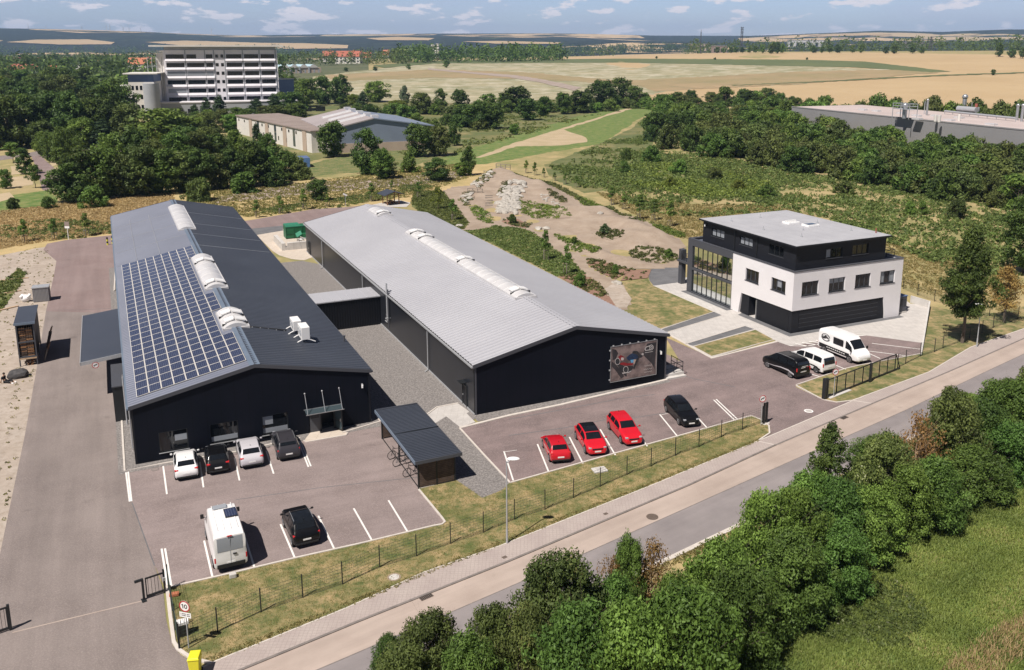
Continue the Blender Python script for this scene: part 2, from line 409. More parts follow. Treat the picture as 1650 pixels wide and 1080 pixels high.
# ------------------------------------------------------------------ mesh helpers
class MB:
    """collects shapes; build() links them as one mesh object"""
    def __init__(s): s.v = []; s.f = []; s.m = []; s.mats = []
    def mi(s, m):
        if m not in s.mats: s.mats.append(m)
        return s.mats.index(m)
    def add(s, vs, fs, m):
        k = len(s.v); s.v += [tuple(v) for v in vs]; i = s.mi(m)
        for f in fs: s.f.append(tuple(k + q for q in f)); s.m.append(i)
        return s
    def box(s, x0, x1, y0, y1, z0, z1, m, M=None):
        vs = [(x0, y0, z0), (x1, y0, z0), (x1, y1, z0), (x0, y1, z0), (x0, y0, z1), (x1, y0, z1), (x1, y1, z1), (x0, y1, z1)]
        if M is not None: vs = [tuple(M @ Vector(v)) for v in vs]
        return s.add(vs, [(0, 3, 2, 1), (4, 5, 6, 7), (0, 1, 5, 4), (1, 2, 6, 5), (2, 3, 7, 6), (3, 0, 4, 7)], m)
    def cbox(s, x, y, z, sx, sy, sz, m, M=None): return s.box(x - sx / 2, x + sx / 2, y - sy / 2, y + sy / 2, z - sz / 2, z + sz / 2, m, M)
    def hexa(s, bot, top, m):
        return s.add(list(bot) + list(top), [(0, 3, 2, 1), (4, 5, 6, 7), (0, 1, 5, 4), (1, 2, 6, 5), (2, 3, 7, 6), (3, 0, 4, 7)], m)
    def bar(s, p, q, w, m, h=None):
        p = Vector(p); q = Vector(q); d = (q - p).normalized(); h = h or w
        a = d.cross(Vector((0, 0, 1)))
        a = Vector((1, 0, 0)) if a.length < 1e-4 else a.normalized()
        b = a.cross(d); a = a * (w / 2); b = b * (h / 2)
        return s.add([p - a - b, p + a - b, p + a + b, p - a + b, q - a - b, q + a - b, q + a + b, q - a + b],
                     [(0, 3, 2, 1), (4, 5, 6, 7), (0, 1, 5, 4), (1, 2, 6, 5), (2, 3, 7, 6), (3, 0, 4, 7)], m)
    def tube(s, p, q, r, m, n=8, r2=None, caps=True):
        p = Vector(p); q = Vector(q); d = (q - p).normalized(); r2 = r if r2 is None else r2
        a = d.cross(Vector((0, 0, 1)))
        a = Vector((1, 0, 0)) if a.length < 1e-4 else a.normalized()
        b = a.cross(d); vs = []
        for c, rr in ((p, r), (q, r2)):
            for i in range(n):
                t = 2 * math.pi * i / n; vs.append(c + (a * math.cos(t) + b * math.sin(t)) * rr)
        fs = [(i, (i + 1) % n, n + (i + 1) % n, n + i) for i in range(n)]
        if caps: fs += [tuple(range(n - 1, -1, -1)), tuple(range(n, 2 * n))]
        return s.add(vs, fs, m)
    def prism(s, poly, z0, z1, m, top=None):
        n = len(poly)
        if sum(poly[i][0] * poly[(i + 1) % n][1] - poly[(i + 1) % n][0] * poly[i][1] for i in range(n)) < 0: poly = poly[::-1]
        tri = tessellate_polygon([[Vector((x, y, 0)) for x, y in poly]])
        vs = [(x, y, z0) for x, y in poly] + [(x, y, z1) for x, y in poly]
        s.add(vs, [(i, (i + 1) % n, n + (i + 1) % n, n + i) for i in range(n)], m)
        up = []
        for t in tri:
            a, b, c = (Vector((poly[i][0], poly[i][1], 0)) for i in t)
            if (b - a).cross(c - a).z < 0: t = (t[0], t[2], t[1])
            up.append(t)
        s.add([(x, y, z1) for x, y in poly], up, top or m)
        s.add([(x, y, z0) for x, y in poly], [t[::-1] for t in up], m)
        return s
    def ball(s, c, r, m, n=10, k=6, sc=(1, 1, 1)):
        vs = []; fs = []
        for j in range(1, k):
            a = math.pi * j / k
            for i in range(n):
                t = 2 * math.pi * i / n
                vs.append((c[0] + r * sc[0] * math.sin(a) * math.cos(t), c[1] + r * sc[1] * math.sin(a) * math.sin(t), c[2] + r * sc[2] * math.cos(a)))
        top = len(vs); vs.append((c[0], c[1], c[2] + r * sc[2])); vs.append((c[0], c[1], c[2] - r * sc[2]))
        for j in range(k - 2):
            for i in range(n): fs.append((j * n + i, (j + 1) * n + i, (j + 1) * n + (i + 1) % n, j * n + (i + 1) % n))
        for i in range(n):
            fs.append((top, i, (i + 1) % n)); fs.append((top + 1, (k - 2) * n + (i + 1) % n, (k - 2) * n + i))
        return s.add(vs, fs, m)
    def disc(s, c, nrm, r, m, n=24, r0=0.0, thick=.01):
        c = Vector(c); d = Vector(nrm).normalized()
        a = d.cross(Vector((0, 0, 1))); a = Vector((1, 0, 0)) if a.length < 1e-4 else a.normalized(); b = a.cross(d)
        if r0 == 0: return s.tube(c, c + d * thick, r, m, n)
        vs = []
        for off in (0, thick):
            for rr in (r0, r):
                for i in range(n):
                    t = 2 * math.pi * i / n; vs.append(c + d * off + (a * math.cos(t) + b * math.sin(t)) * rr)
        fs = []
        for i in range(n):
            j = (i + 1) % n
            fs += [(n + i, n + j, j, i), (2 * n + i, 2 * n + j, 3 * n + j, 3 * n + i), (n + i, 3 * n + i, 3 * n + j, n + j), (i, j, 2 * n + j, 2 * n + i)]
        return s.add(vs, fs, m)
    def mesh(s, name):
        me = bpy.data.meshes.new(name)
        me.from_pydata(s.v, [], s.f)
        for m in s.mats: me.materials.append(MATS[m])
        me.polygons.foreach_set('material_index', s.m)
        me.update()
        return me
    def build(s, name, parent=None, smooth=None):
        me = s.mesh(name)
        o = bpy.data.objects.new(name, me); col.objects.link(o)
        if parent is not None: o.parent = parent
        if smooth is not None: shade(me, smooth)
        return o
def shade(me, deg):
    bm = bmesh.new(); bm.from_mesh(me)
    bmesh.ops.remove_doubles(bm, verts=bm.verts, dist=1e-5)
    bmesh.ops.recalc_face_normals(bm, faces=bm.faces)
    lim = R(deg)
    for f in bm.faces: f.smooth = True
    for e in bm.edges: e.smooth = not (len(e.link_faces) == 2 and e.calc_face_angle(0) > lim)
    bm.to_mesh(me); bm.free()
def bevel(o, w, seg=2, ang=30):
    b = o.modifiers.new('bevel', 'BEVEL'); b.width = w; b.segments = seg; b.limit_method = 'ANGLE'; b.angle_limit = R(ang)
    return o
def np_mesh(name, V, F, mats, tint=None, matidx=None):
    me = bpy.data.meshes.new(name)
    V = np.asarray(V, np.float32); F = np.asarray(F, np.int32); k = F.shape[1]
    me.vertices.add(len(V)); me.vertices.foreach_set('co', V.ravel())
    me.loops.add(F.size); me.loops.foreach_set('vertex_index', F.ravel())
    me.polygons.add(len(F)); me.polygons.foreach_set('loop_start', np.arange(len(F), dtype=np.int32) * k)
    me.polygons.foreach_set('loop_total', np.full(len(F), k, np.int32))
    for m in mats: me.materials.append(MATS[m])
    if matidx is not None: me.polygons.foreach_set('material_index', np.asarray(matidx, np.int32))
    if tint is not None:
        a = me.attributes.new('tint', 'FLOAT', 'FACE'); a.data.foreach_set('value', np.asarray(tint, np.float32))
    me.update(calc_edges=True)
    return me
def link(name, me, parent=None, loc=None, rz=0.0, sc=None):
    o = bpy.data.objects.new(name, me); col.objects.link(o)
    if parent is not None: o.parent = parent
    if loc is not None: o.location = loc
    o.rotation_euler = (0, 0, rz)
    if sc is not None: o.scale = sc
    return o
def tag(o, label, cat, group=None):
    o['label'] = label; o['category'] = cat
    if group: o['group'] = group
    return o
def kind(o, k): o['kind'] = k; return o
def thing(name, label, cat, loc=(0, 0, 0), rz=0.0, group=None):
    o = bpy.data.objects.new(name, None); col.objects.link(o)
    o.empty_display_size = .3
    o.location = loc; o.rotation_euler = (0, 0, rz)
    return tag(o, label, cat, group)
def copy_tree(src, loc, rz, label=None, group=None, sc=None):
    r = src.copy(); col.objects.link(r); r.location = loc; r.rotation_euler = (0, 0, rz)
    if sc is not None: r.scale = sc
    if label: r['label'] = label
    if group: r['group'] = group
    for ch in list(src.children):
        c = ch.copy(); col.objects.link(c); c.parent = r
        for g in list(ch.children):
            d = g.copy(); col.objects.link(d); d.parent = c
    return r
def pts(x0, y0, s, *p): return [(x0 + a / s, y0 + b / s) for a, b in p]
def W2(pp, z=0.0): return [G(x, y, z).to_2d() for x, y in pp]

# ------------------------------------------------------------------ the ground: one polar sheet to beyond the hills, split where the cover changes
def inpoly(X, Y, poly):
    c = np.zeros(X.shape, bool); n = len(poly); j = n - 1
    for i in range(n):
        xi, yi = poly[i]; xj, yj = poly[j]
        t = ((yi > Y) != (yj > Y)) & (X < (xj - xi) * (Y - yi) / ((yj - yi) + 1e-12) + xi)
        c ^= t; j = i
    return c
def wpoly(pp):
    out = []
    for i, p in enumerate(pp):
        q = pp[(i + 1) % len(pp)]
        for k in range(4):
            g = GT(p[0] + (q[0] - p[0]) * k / 4, p[1] + (q[1] - p[1]) * k / 4); out.append((g.x, g.y))
    return out
def build_ground():
    A = np.concatenate([np.linspace(-math.pi, -.72, 60, endpoint=False), np.linspace(-.72, -.60, 14, endpoint=False), np.linspace(-.60, .60, 660), np.linspace(.60, .72, 14)[1:], np.linspace(.72, math.pi, 60)[1:]])
    r = np.concatenate([[0.5, 8, 16], np.geomspace(22, 12500, 400)])
    AA, RR = np.meshgrid(A, r); X = RR * np.sin(AA); Y = RR * np.cos(AA); Z = TZ(X, Y)
    n = len(A); m = len(r)
    V = np.stack([X.ravel(), Y.ravel(), Z.ravel()], 1)
    i, j = np.meshgrid(np.arange(n - 1), np.arange(m - 1)); i = i.ravel(); j = j.ravel()
    F = np.stack([j * n + i, j * n + i + 1, (j + 1) * n + i + 1, (j + 1) * n + i], 1)
    C = V[F].mean(1); cx, cy = C[:, 0], C[:, 1]
    zone = np.zeros(len(F), int); d = np.hypot(cx, cy)
    names = ['ground', 'hills', 'town_ground']
    zone[(cx / np.maximum(cy, 1) < -.18) & (d > 520) & (cy > 0)] = 2
    zone[(d > 2450)] = 1
    zone[(cy < 0) & (d > 60)] = 0
    for k, mname in enumerate(['meadow', 'hills', 'town_ground']):
        sel = F[zone == k]
        if not len(sel): continue
        u, inv = np.unique(sel, return_inverse=True)
        me = np_mesh(names[k], V[u], inv.reshape(sel.shape), [mname])
        me.polygons.foreach_set('use_smooth', np.ones(len(sel), bool))
        kind(link(names[k], me), 'structure')
build_ground()
_jr = random.Random(77)
def drape(name, pp, m, dz, jit=.0, step=25.0):
    """a field outline laid over the terrain, with a ragged edge"""
    out = []
    for i, p in enumerate(pp):
        q = pp[(i + 1) % len(pp)]; n = max(2, int(math.hypot(q[0] - p[0], q[1] - p[1]) / 7))
        for k in range(n):
            g = GT(p[0] + (q[0] - p[0]) * k / n, p[1] + (q[1] - p[1]) * k / n); r = jit * g.y / 300
            out.append((g.x + _jr.uniform(-r, r), g.y + _jr.uniform(-r, r) * 1.6))
    bm = bmesh.new(); vs = [bm.verts.new((x, y, 0)) for x, y in out]
    for t in tessellate_polygon([[Vector((x, y, 0)) for x, y in out]]):
        try: f = bm.faces.new([vs[a] for a in t])
        except ValueError: continue
        if f.normal.z == 0: f.normal_update()
        if f.normal.z < 0: f.normal_flip()
    dmax = max(math.hypot(*p) for p in out)
    if dmax > 440:
        for _ in range(7):
            E = [e for e in bm.edges if e.calc_length() > max(step, dmax * .03)]
            if not E: break
            bmesh.ops.subdivide_edges(bm, edges=E, cuts=1); bmesh.ops.triangulate(bm, faces=[f for f in bm.faces if len(f.verts) > 3])
    for v in bm.verts: v.co.z = float(TZ(v.co.x, v.co.y)) + dz
    bmesh.ops.recalc_face_normals(bm, faces=bm.faces)
    if sum(f.normal.z for f in bm.faces) < 0: bmesh.ops.reverse_faces(bm, faces=bm.faces)
    me = bpy.data.meshes.new(name); bm.to_mesh(me); bm.free(); me.materials.append(MATS[m]); kind(link(name, me), 'structure')
drape('wheat_field', [(880, 94), (940, 91), (1000, 88.5), (1100, 86), (1200, 85), (1400, 85), (1700, 90), (1760, 176), (1500, 178), (1290, 172), (1200, 167), (1040, 164), (1000, 150), (900, 140)], 'wheat', .10, .3)
drape('pale_meadow', [(500, 124), (640, 108), (700, 102), (1000, 101), (1291, 107), (1532, 116), (1400, 125), (1290, 136), (1100, 145), (1050, 153), (905, 160), (760, 168), (600, 165), (500, 146)], 'pale_meadow', .20, 1.0)
drape('fallow_field', [(1000, 131), (1180, 122), (1290, 116), (1420, 113), (1532, 116), (1290, 136), (1100, 145), (1058, 149)], 'fallow', .30, 1.2)
drape('fallow_field', [(510, 123), (700, 112), (860, 118), (1000, 131), (1000, 136), (850, 128), (700, 126), (560, 131)], 'fallow', .30, 1.2)
drape('green_strip', [(600, 106), (700, 98.5), (1000, 95), (1295, 97), (1394, 100), (1532, 116), (1500, 117.2), (1380, 109.5), (1291, 107.5), (1000, 101.5), (700, 103), (620, 110)], 'field_strip', .36, .4)
drape('field_hedge_line', [(1180, 138.5), (1340, 131), (1520, 121.5), (1700, 116), (1700, 117.4), (1520, 123), (1340, 132.4), (1180, 139.3)], 'field_strip', .45, .6)
drape('rough_field', [(420, 190), (480, 165), (600, 152), (760, 158), (1040, 152), (1046, 171), (1010, 173), (933, 187), (740, 246), (690, 264), (640, 246), (560, 251), (440, 268), (300, 262)], 'rough', .009, 1.5)
drape('rough_field', [(880, 266), (1000, 216), (1054, 180), (1048, 240), (1100, 264), (1010, 300), (945, 312), (890, 290)], 'rough', .009, 1)
drape('green_field', [(690, 262), (740, 245), (933, 187), (1010, 172), (1050, 171), (1050, 182), (1033, 190), (997, 213), (967, 232), (867, 249), (783, 265), (713, 266)], 'meadow_green', .012, .5)
drape('field_track', [(766, 254), (833, 229), (1013, 174), (1023, 174), (910, 209), (943, 222), (947, 229), (900, 235), (833, 236), (778, 254)], 'track', .022, .5)
drape('field_track', [(690, 110.5), (760, 117), (830, 122), (880, 130), (937, 142), (925, 147), (870, 134), (825, 126), (690, 113)], 'stony', .42, .3)
drape('dry_meadow', [(-60, 352), (90, 335), (170, 322), (280, 312), (400, 304), (500, 290), (660, 278), (740, 268), (800, 262), (800, 300), (660, 330), (560, 338), (440, 354), (300, 368), (183, 384), (60, 400), (-60, 424)], 'dry_grass', .008, .4)
drape('dry_meadow', [(655, 236), (760, 210), (850, 195), (880, 200), (760, 243), (700, 256)], 'dry_grass', .008, 1)
drape('stony_track', [(340, 320), (449, 300), (513, 293), (578, 289), (644, 285), (700, 280), (760, 272), (760, 282), (696, 296), (620, 303), (556, 307), (447, 318), (345, 328)], 'stony', .014, .8)
drape('grass_verge', [(-30, 330), (0, 318), (80, 306), (95, 318), (88, 330), (0, 345), (-30, 350)], 'meadow_green', .014, .6)
drape('grass_verge', [(480, 268), (560, 250), (640, 245), (700, 256), (640, 276), (540, 280), (470, 290)], 'lawn_green', .012, .8)
drape('grass_verge', [(985, 255), (1100, 262), (1260, 300), (1250, 330), (1130, 315), (1010, 290)], 'lawn_green', .012, 1)
for q in ([(10, 69), (60, 65), (140, 64.5), (185, 69), (180, 72.5), (100, 73)], [(235, 69), (300, 66.5), (420, 70), (500, 71), (562, 74), (560, 79), (450, 80), (300, 75)], [(590, 62.5), (640, 60), (700, 62.5), (690, 66), (610, 65.5)], [(745, 68), (800, 67), (905, 69.5), (900, 72), (800, 71.5)], [(1300, 57), (1420, 54), (1440, 57), (1330, 59.5)]): drape('far_field', q, 'wheat', 2.5, .2)
drape('meadow', [(1150, 1080), (1174, 1060), (1259, 1000), (1361, 930), (1450, 842), (1508, 815), (1583, 784), (1680, 708), (1900, 640), (1900, 1300), (1100, 1300)], 'meadow_green', .012, .2)
drape('parking_court', [(48, 246), (64, 243), (180, 230), (268, 232), (272, 240), (215, 250), (160, 250), (70, 256), (98, 279), (86, 312), (68, 306), (58, 270)], 'asphalt_red', .014)
for q in ([(22, 254), (42, 252), (48, 262), (24, 266)], [(16, 268), (46, 266), (52, 278), (18, 282)], [(10, 286), (50, 283), (54, 298), (6, 304)], [(74, 254), (90, 250), (100, 264), (84, 268)], [(88, 271), (106, 268), (114, 282), (98, 287)], [(104, 246), (140, 243), (142, 256), (112, 258)], [(-20, 316), (16, 310), (24, 318), (-20, 332)]): drape('parking_bay', q, 'track', .018, .3)
drape('access_road', [(-40, 256), (48, 246), (110, 240), (175, 231), (176, 236), (110, 246), (50, 252), (-40, 264)], 'asphalt', .016)

def sheet(name, pp, z, m, world=False):
    poly = [tuple(p) for p in pp] if world else [tuple(p) for p in W2(pp)]
    tri = tessellate_polygon([[Vector((x, y, 0)) for x, y in poly]])
    up = []
    for t in tri:
        a, b, c = (Vector((poly[i][0], poly[i][1], 0)) for i in t)
        if (b - a).cross(c - a).z < 0: t = (t[0], t[2], t[1])
        up.append(tuple(t))
    o = MB().add([(x, y, z) for x, y in poly], up, m).build(name)
    return kind(o, 'structure')
def strip(mb, P, w, z0, z1, m):
    """a band of width w along world points P"""
    P = [Vector((p[0], p[1])) for p in P]
    L = []
    for i, p in enumerate(P):
        d = (P[min(i + 1, len(P) - 1)] - P[max(i - 1, 0)]).normalized(); nn = Vector((-d.y, d.x)) * (w / 2)
        L.append((p + nn, p - nn))
    for (a, b), (c, d) in zip(L, L[1:]):
        mb.hexa([(b.x, b.y, z0), (d.x, d.y, z0), (c.x, c.y, z0), (a.x, a.y, z0)], [(b.x, b.y, z1), (d.x, d.y, z1), (c.x, c.y, z1), (a.x, a.y, z1)], m)
    return mb
def kerb(name, pp, w=.14, h=.09, m='kerb'):
    return kind(strip(MB(), W2(pp), w, 0, h, m).build(name), 'structure')

# building frames
TH = .4455
class Fr:
    def __init__(s, x, y, th): s.x, s.y, s.th = x, y, th; s.c, s.s = math.cos(th), math.sin(th)
    def w(s, a, b, z=0.0): return Vector((s.x + a * s.c - b * s.s, s.y + a * s.s + b * s.c, z))
    def loc(s, p): dx, dy = p[0] - s.x, p[1] - s.y; return (dx * s.c + dy * s.s, -dx * s.s + dy * s.c)
FA = Fr(-31.014, 64.497, TH); WA, LA, EA, RA_ = 18.9, 88.3, 4.78, 6.75
FB = Fr(-4.981, 74.068, TH); WB, LB, EB, RB = 20.17, 71.9, 4.70, 6.85
FO = Fr(29.56, 96.99, .436); WO, DO = 16.75, 20.4
# ------------------------------------------------------------------ yards, lots, road, lawns
def wl_(fr, *p): return [tuple(fr.w(a, b).to_2d()) for a, b in p]
# sand strip left of the yard
sheet('sandy_ground', [(-260, 470), (0, 412), (40, 402), (76, 393), (140, 384), (150, 400), (105, 440), (90, 505), (70, 592), (48, 705), (5, 893), (-30, 1000), (-420, 1000)], .006, 'sand')
sheet('rough_grass', [(-30, 470), (10, 450), (30, 432), (42, 441), (34, 458), (16, 482), (0, 505), (-40, 530)], .012, 'lawn_green')
# yard
yard = [(76, 393), (107, 387), (183, 379), (300, 366), (400, 355.6), (507, 337), (560, 334), (607, 329), (640, 336), (690, 347), (690, 400), (560, 420), (500, 372), (424, 368), (404, 372), (380, 460), (300, 560), (330, 700), (194, 640), (201, 760), (213, 809), (249, 911), (263, 950), (268, 1000), (278, 1040), (292, 1056), (345, 1085), (380, 1140), (-150, 1240), (-60, 1000), (0, 893), (40, 702), (58, 600), (74, 502), (87, 443), (91, 421), (70, 403)]
sheet('yard', yard, .018, 'asphalt')
sheet('yard_back', [(76, 393), (107, 387), (183, 379), (300, 366), (400, 355.6), (507, 337), (560, 334), (607, 329), (640, 336), (690, 347), (690, 400), (560, 420), (500, 372), (424, 368), (404, 372), (190, 480), (188, 505), (75, 502), (87, 443), (91, 421), (70, 403)], .022, 'asphalt_red')
sheet('car_park', [(200, 757), (213, 809), (249, 911), (268, 952), (274, 947), (355, 929), (477, 900), (580, 877), (717, 843), (675, 788), (735, 774), (640, 655), (613, 676), (497, 704), (385, 728), (280, 744)], .026, 'asphalt_lot')
# gravel and paving between and round the halls
sheet('gravel_yard', W2([(598, 684), (640, 664), (735, 774), (777, 803), (808, 791), (821, 779), (740, 690), (768, 674)]) + wl_(FB, (.3, .3), (.3, 62), (-2, 66), (-7, 66)) + wl_(FA, (WA - .5, 80)), .030, 'gravel', True)
sheet('gravel_margin', wl_(FA, (-1.25, -1.25), (WA + .6, -1.25), (WA + .6, 6), (.2, 6), (.2, 16), (-1.25, 16)), .032, 'gravel', True)
sheet('gravel_margin', wl_(FA, (-.95, 37.5), (.3, 37.5), (.3, 41), (-.95, 41)), .032, 'gravel', True)
sheet('gravel_margin', wl_(FA, (-1.1, 45.5), (.3, 45.5), (.3, 71), (-1.1, 71)), .032, 'gravel', True)
sheet('entrance_paving', pts(480, 610, 9, (90, 905), (130, 930), (700, 825), (715, 795), (690, 770), (520, 690), (180, 790)), .036, 'paving_warm')
sheet('paved_path', [(681, 674), (704, 657), (738, 650.5), (756, 664), (752, 667), (766, 681), (741, 689), (719, 671.7), (693, 688)], .040, 'paving')
sheet('beige_paving', [(413, 379), (440, 372), (492, 362), (506, 414), (490, 420), (470, 418), (450, 412), (438, 404)], .034, 'paving_warm')
sheet('gravel_margin', [(404, 369), (424, 367), (456, 364), (456, 372), (414, 379)], .036, 'gravel_grey')
# front lawn strip
front_lawn = [(270, 950), (274, 947), (355, 929), (477, 900), (580, 877), (717, 843), (675, 788), (735, 774), (777, 803), (808, 791), (821, 779), (1000, 729), (1211, 671), (1227, 678), (1240, 688), (1240, 699), (1222, 711), (1057, 780), (807, 880), (683, 923), (560, 980), (341, 1069), (310, 1063), (290, 1053), (279, 1035), (274, 1000)]
sheet('lawn', front_lawn, .034, 'lawn')
# right lot, driveway and visitors' stalls
sheet('car_park', [(741, 691), (820, 671), (906, 653), (1074, 613), (1092, 602), (1100, 590), (1076, 550), (1064, 531), (1075, 545), (1147, 577), (1252, 551), (1272, 558), (1395, 541), (1484, 553), (1492, 570), (1484, 571), (1384, 590), (1363, 595), (1323, 608), (1283, 622), (1282, 624), (1319, 641), (1327, 645), (1348, 649), (1374, 646), (1389, 641), (1420, 652), (1300, 705), (1240, 735), (1222, 712), (1240, 699), (1240, 688), (1227, 678), (1211, 671), (1000, 729), (821, 779)], .028, 'asphalt_dark')
sheet('gravel_margin', wl_(FB, (-.3, -1.35), (8, -1.2), (20.3, -.75), (20.3, .1), (-.3, .1)), .042, 'gravel', True)
sheet('car_park', wl_(FB, (20.1, -.7), (24.5, -1), (24.5, 6), (21.5, 14), (20.1, 14)), .0265, 'asphalt_dark', True)
# road strips
SWT = [(100, 1190), (341, 1069), (560, 980), (683, 923), (807, 880), (1057, 780), (1232, 707), (1389, 640), (1497, 600), (1564, 560), (1650, 530), (1760, 488), (1900, 440)]
KRB = [(110, 1205), (391, 1080), (580, 1002), (817, 907), (1110, 783), (1250, 718), (1406, 651), (1528, 600), (1650, 546), (1780, 500), (1920, 452)]
LNE = [(200, 1215), (513, 1080), (560, 1060), (830, 943), (1110, 818), (1268, 747), (1459, 662), (1588, 600), (1650, 571), (1800, 512), (1950, 460)]
FAR = [(520, 1150), (720, 1065), (900, 985), (1090, 896), (1146, 869), (1300, 795), (1460, 712), (1641, 622), (1800, 551), (1960, 490)]
sheet('pavement', SWT + KRB[::-1], .040, 'paver')
sheet('road', KRB + LNE[::-1], .044, 'road_light')
sheet('road', LNE + FAR[::-1], .048, 'road_dark')
kerb('kerb', KRB[:6], .16, .10, 'kerb_dark')
kerb('kerb', KRB[5:], .16, .065, 'kerb_dark')
kerb('kerb', SWT, .10, .055, 'kerb')
kerb('kerb', FAR, .35, .10, 'kerb')
g_ = strip(MB(), W2(LNE), .07, .045, .053, 'kerb_dark').build('road_seam'); kind(g_, 'structure')
# driveway mouth: paver wedge edge
kerb('kerb', [(1222, 712), (1250, 718)], .10, .052)
kerb('kerb', [(1374, 646), (1406, 651)], .10, .052)
sheet('pavement', [(1222, 712), (1232, 707), (1250, 718), (1110, 783), (1057, 780)], .046, 'paver')
# kerbs round the plots
kerb('kerb', [(194, 642), (201, 760), (267, 747), (385, 728), (484, 706.5)])
kerb('kerb', [(552, 698), (613, 680), (607, 672)])
kerb('kerb', pts(480, 610, 9, (80, 905), (125, 930), (700, 828), (718, 795)))
kerb('kerb', [(274, 947), (355, 929), (477, 900), (580, 877), (700, 848), (712, 846), (717, 842), (712, 835), (675, 790)])
kerb('kerb', [(675, 788), (735, 774)])
kerb('kerb', [(269, 945), (274, 990), (280, 1035), (287, 1047), (298, 1055), (312, 1063), (341, 1070)], .2)
kerb('kerb', [(741, 691), (780, 734), (822, 779)])
kerb('kerb', [(822, 779), (1000, 729), (1211, 671), (1226, 677), (1239, 687), (1240, 699), (1222, 711)])
kerb('kerb', [(741, 691), (820, 671), (906, 653), (1074, 613), (1092, 605)], .3, .12)
kerb('kerb', [(681, 674), (704, 657), (738, 650.5)])
kerb('kerb', [(188, 397), (184, 470), (189, 464), (193, 464)])
# office surroundings
sheet('forecourt_paving', [(1053, 461), (1094, 449), (1250, 430), (1440, 470), (1467, 490), (1496, 493), (1490, 552), (1484, 553), (1395, 541), (1330, 549), (1272, 558), (1252, 551), (1247, 548), (1147, 577), (1064, 532)], .038, 'paving')
sheet('lawn', [(1000, 456), (1044, 450), (1050, 460), (1150, 503), (1064, 531), (1004, 502), (1018, 483)], .044, 'lawn')
sheet('gravel_strip', [(1150, 503), (1164, 509), (1075, 536), (1064, 532)], .046, 'gravel_grey')
sheet('gravel_strip', [(1105, 555), (1200, 526), (1215, 531), (1117, 558)], .046, 'gravel_grey')
sheet('lawn', [(1117, 559), (1217, 532), (1247, 548), (1147, 575)], .044, 'lawn')
sheet('gravel_strip', [(1044, 435), (1094, 430), (1098, 455), (1053, 461), (1046, 452)], .044, 'gravel_grey')
sheet('gravel_margin', wl_(FO, (-.75, -.7), (WO + .2, -.7), (WO + .2, .2), (.2, .2), (.2, 9), (-.75, 8.6)), .050, 'gravel_grey', True)
sheet('gravel_margin', wl_(FO, (-.9, 10.6), (.2, 10.6), (.2, 20.6), (-.9, 20.6)), .050, 'gravel_grey', True)
kerb('kerb', [(1064, 532), (1147, 578), (1252, 551)], .32, .07)
kerb('kerb', [(1117, 559), (1217, 532), (1247, 548), (1147, 575), (1117, 559)], .10, .07)
kerb('kerb', [(1004, 502), (1064, 531), (1150, 503), (1053, 461)], .10, .07)
kerb('kerb', [(1164, 509), (1075, 536)], .10, .07)
kerb('kerb', [(1200, 526), (1105, 555)], .10, .07)
kerb('kerb', [(1283, 621), (1323, 607.5), (1363, 594.5), (1384, 589.5), (1484, 570.5)], .12, .08)
kerb('kerb', [(1283, 622), (1319, 641), (1328, 645), (1348, 649), (1374, 646), (1389, 641)], .14, .08)
sheet('lawn', [(1283, 622), (1323, 608), (1363, 595), (1384, 590), (1484, 571), (1497, 493), (1530, 500), (1600, 505), (1760, 470), (1760, 488), (1650, 530), (1564, 560), (1497, 600), (1389, 640), (1374, 646), (1348, 648), (1327, 644), (1319, 641)], .036, 'lawn')
# white markings
mk = MB()
def line(a, b, w=.12, z=.030): strip(mk, [G(*a), G(*b)], w, z, z + .006, 'marking')
for a, b in (((203, 762), (209, 809)), ((206.5, 761), (212, 808.5)), ((263, 752), (269, 797)), ((322, 745), (328, 786)), ((378, 738), (386, 775)), ((429, 727), (441, 764)), ((481, 712), (497, 753)), ((484, 711), (501, 752)),
             ((260.5, 885), (270, 945)), ((266, 884.5), (276, 945)), ((329, 872), (342.5, 931)), ((392, 858), (410, 915)), ((452, 845.5), (475, 899.5)), ((513, 832), (539, 886)), ((570, 820), (599, 871)), ((626, 807), (657, 858))):
    line(a, b)
for a, b in (((812, 728), (827, 775)), ((866, 716.5), (884, 761)), ((917.5, 705), (939.5, 748)), ((967, 692.5), (991.5, 734)), ((1015, 680), (1043, 720)), ((1063, 668.5), (1092.5, 705)), ((1108, 656), (1140, 691)), ((1150, 645), (1185, 679)), ((1154, 644), (1189.5, 677.5))):
    line(a, b, .12, .034)
line((812, 729), (833, 726), .05, .034); line((1076, 667), (1066, 669), .05, .034)
for a, b in (((1341, 587), (1363, 596)), ((1400.5, 566.5), (1459, 574)), ((1405, 554), (1484, 563.5)), ((1402, 571), (1418, 578.5)), ((1297, 601), (1322, 608))): line(a, b, .12, .042)
# hatched walkway
hz = pts(1200, 520, 4.714, (340, 178), (470, 182), (600, 160), (760, 120), (920, 98))
for a, b in zip(hz, hz[1:]): line(a, b, .12, .042)
for (x0, y0), (x1, y1) in ((pts(1200, 520, 4.714, (385, 163), (480, 182))), (pts(1200, 520, 4.714, (435, 155), (545, 170))), (pts(1200, 520, 4.714, (490, 147), (600, 158))), (pts(1200, 520, 4.714, (540, 138), (640, 148))), (pts(1200, 520, 4.714, (590, 128), (690, 139))), (pts(1200, 520, 4.714, (640, 118), (735, 128))), (pts(1200, 520, 4.714, (690, 108), (780, 118))), (pts(1200, 520, 4.714, (735, 100), (830, 111))), (pts(1200, 520, 4.714, (785, 93), (880, 103)))):
    line((x0, y0), (x1, y1), .22, .042)
kind(mk.build('road_markings'), 'structure')
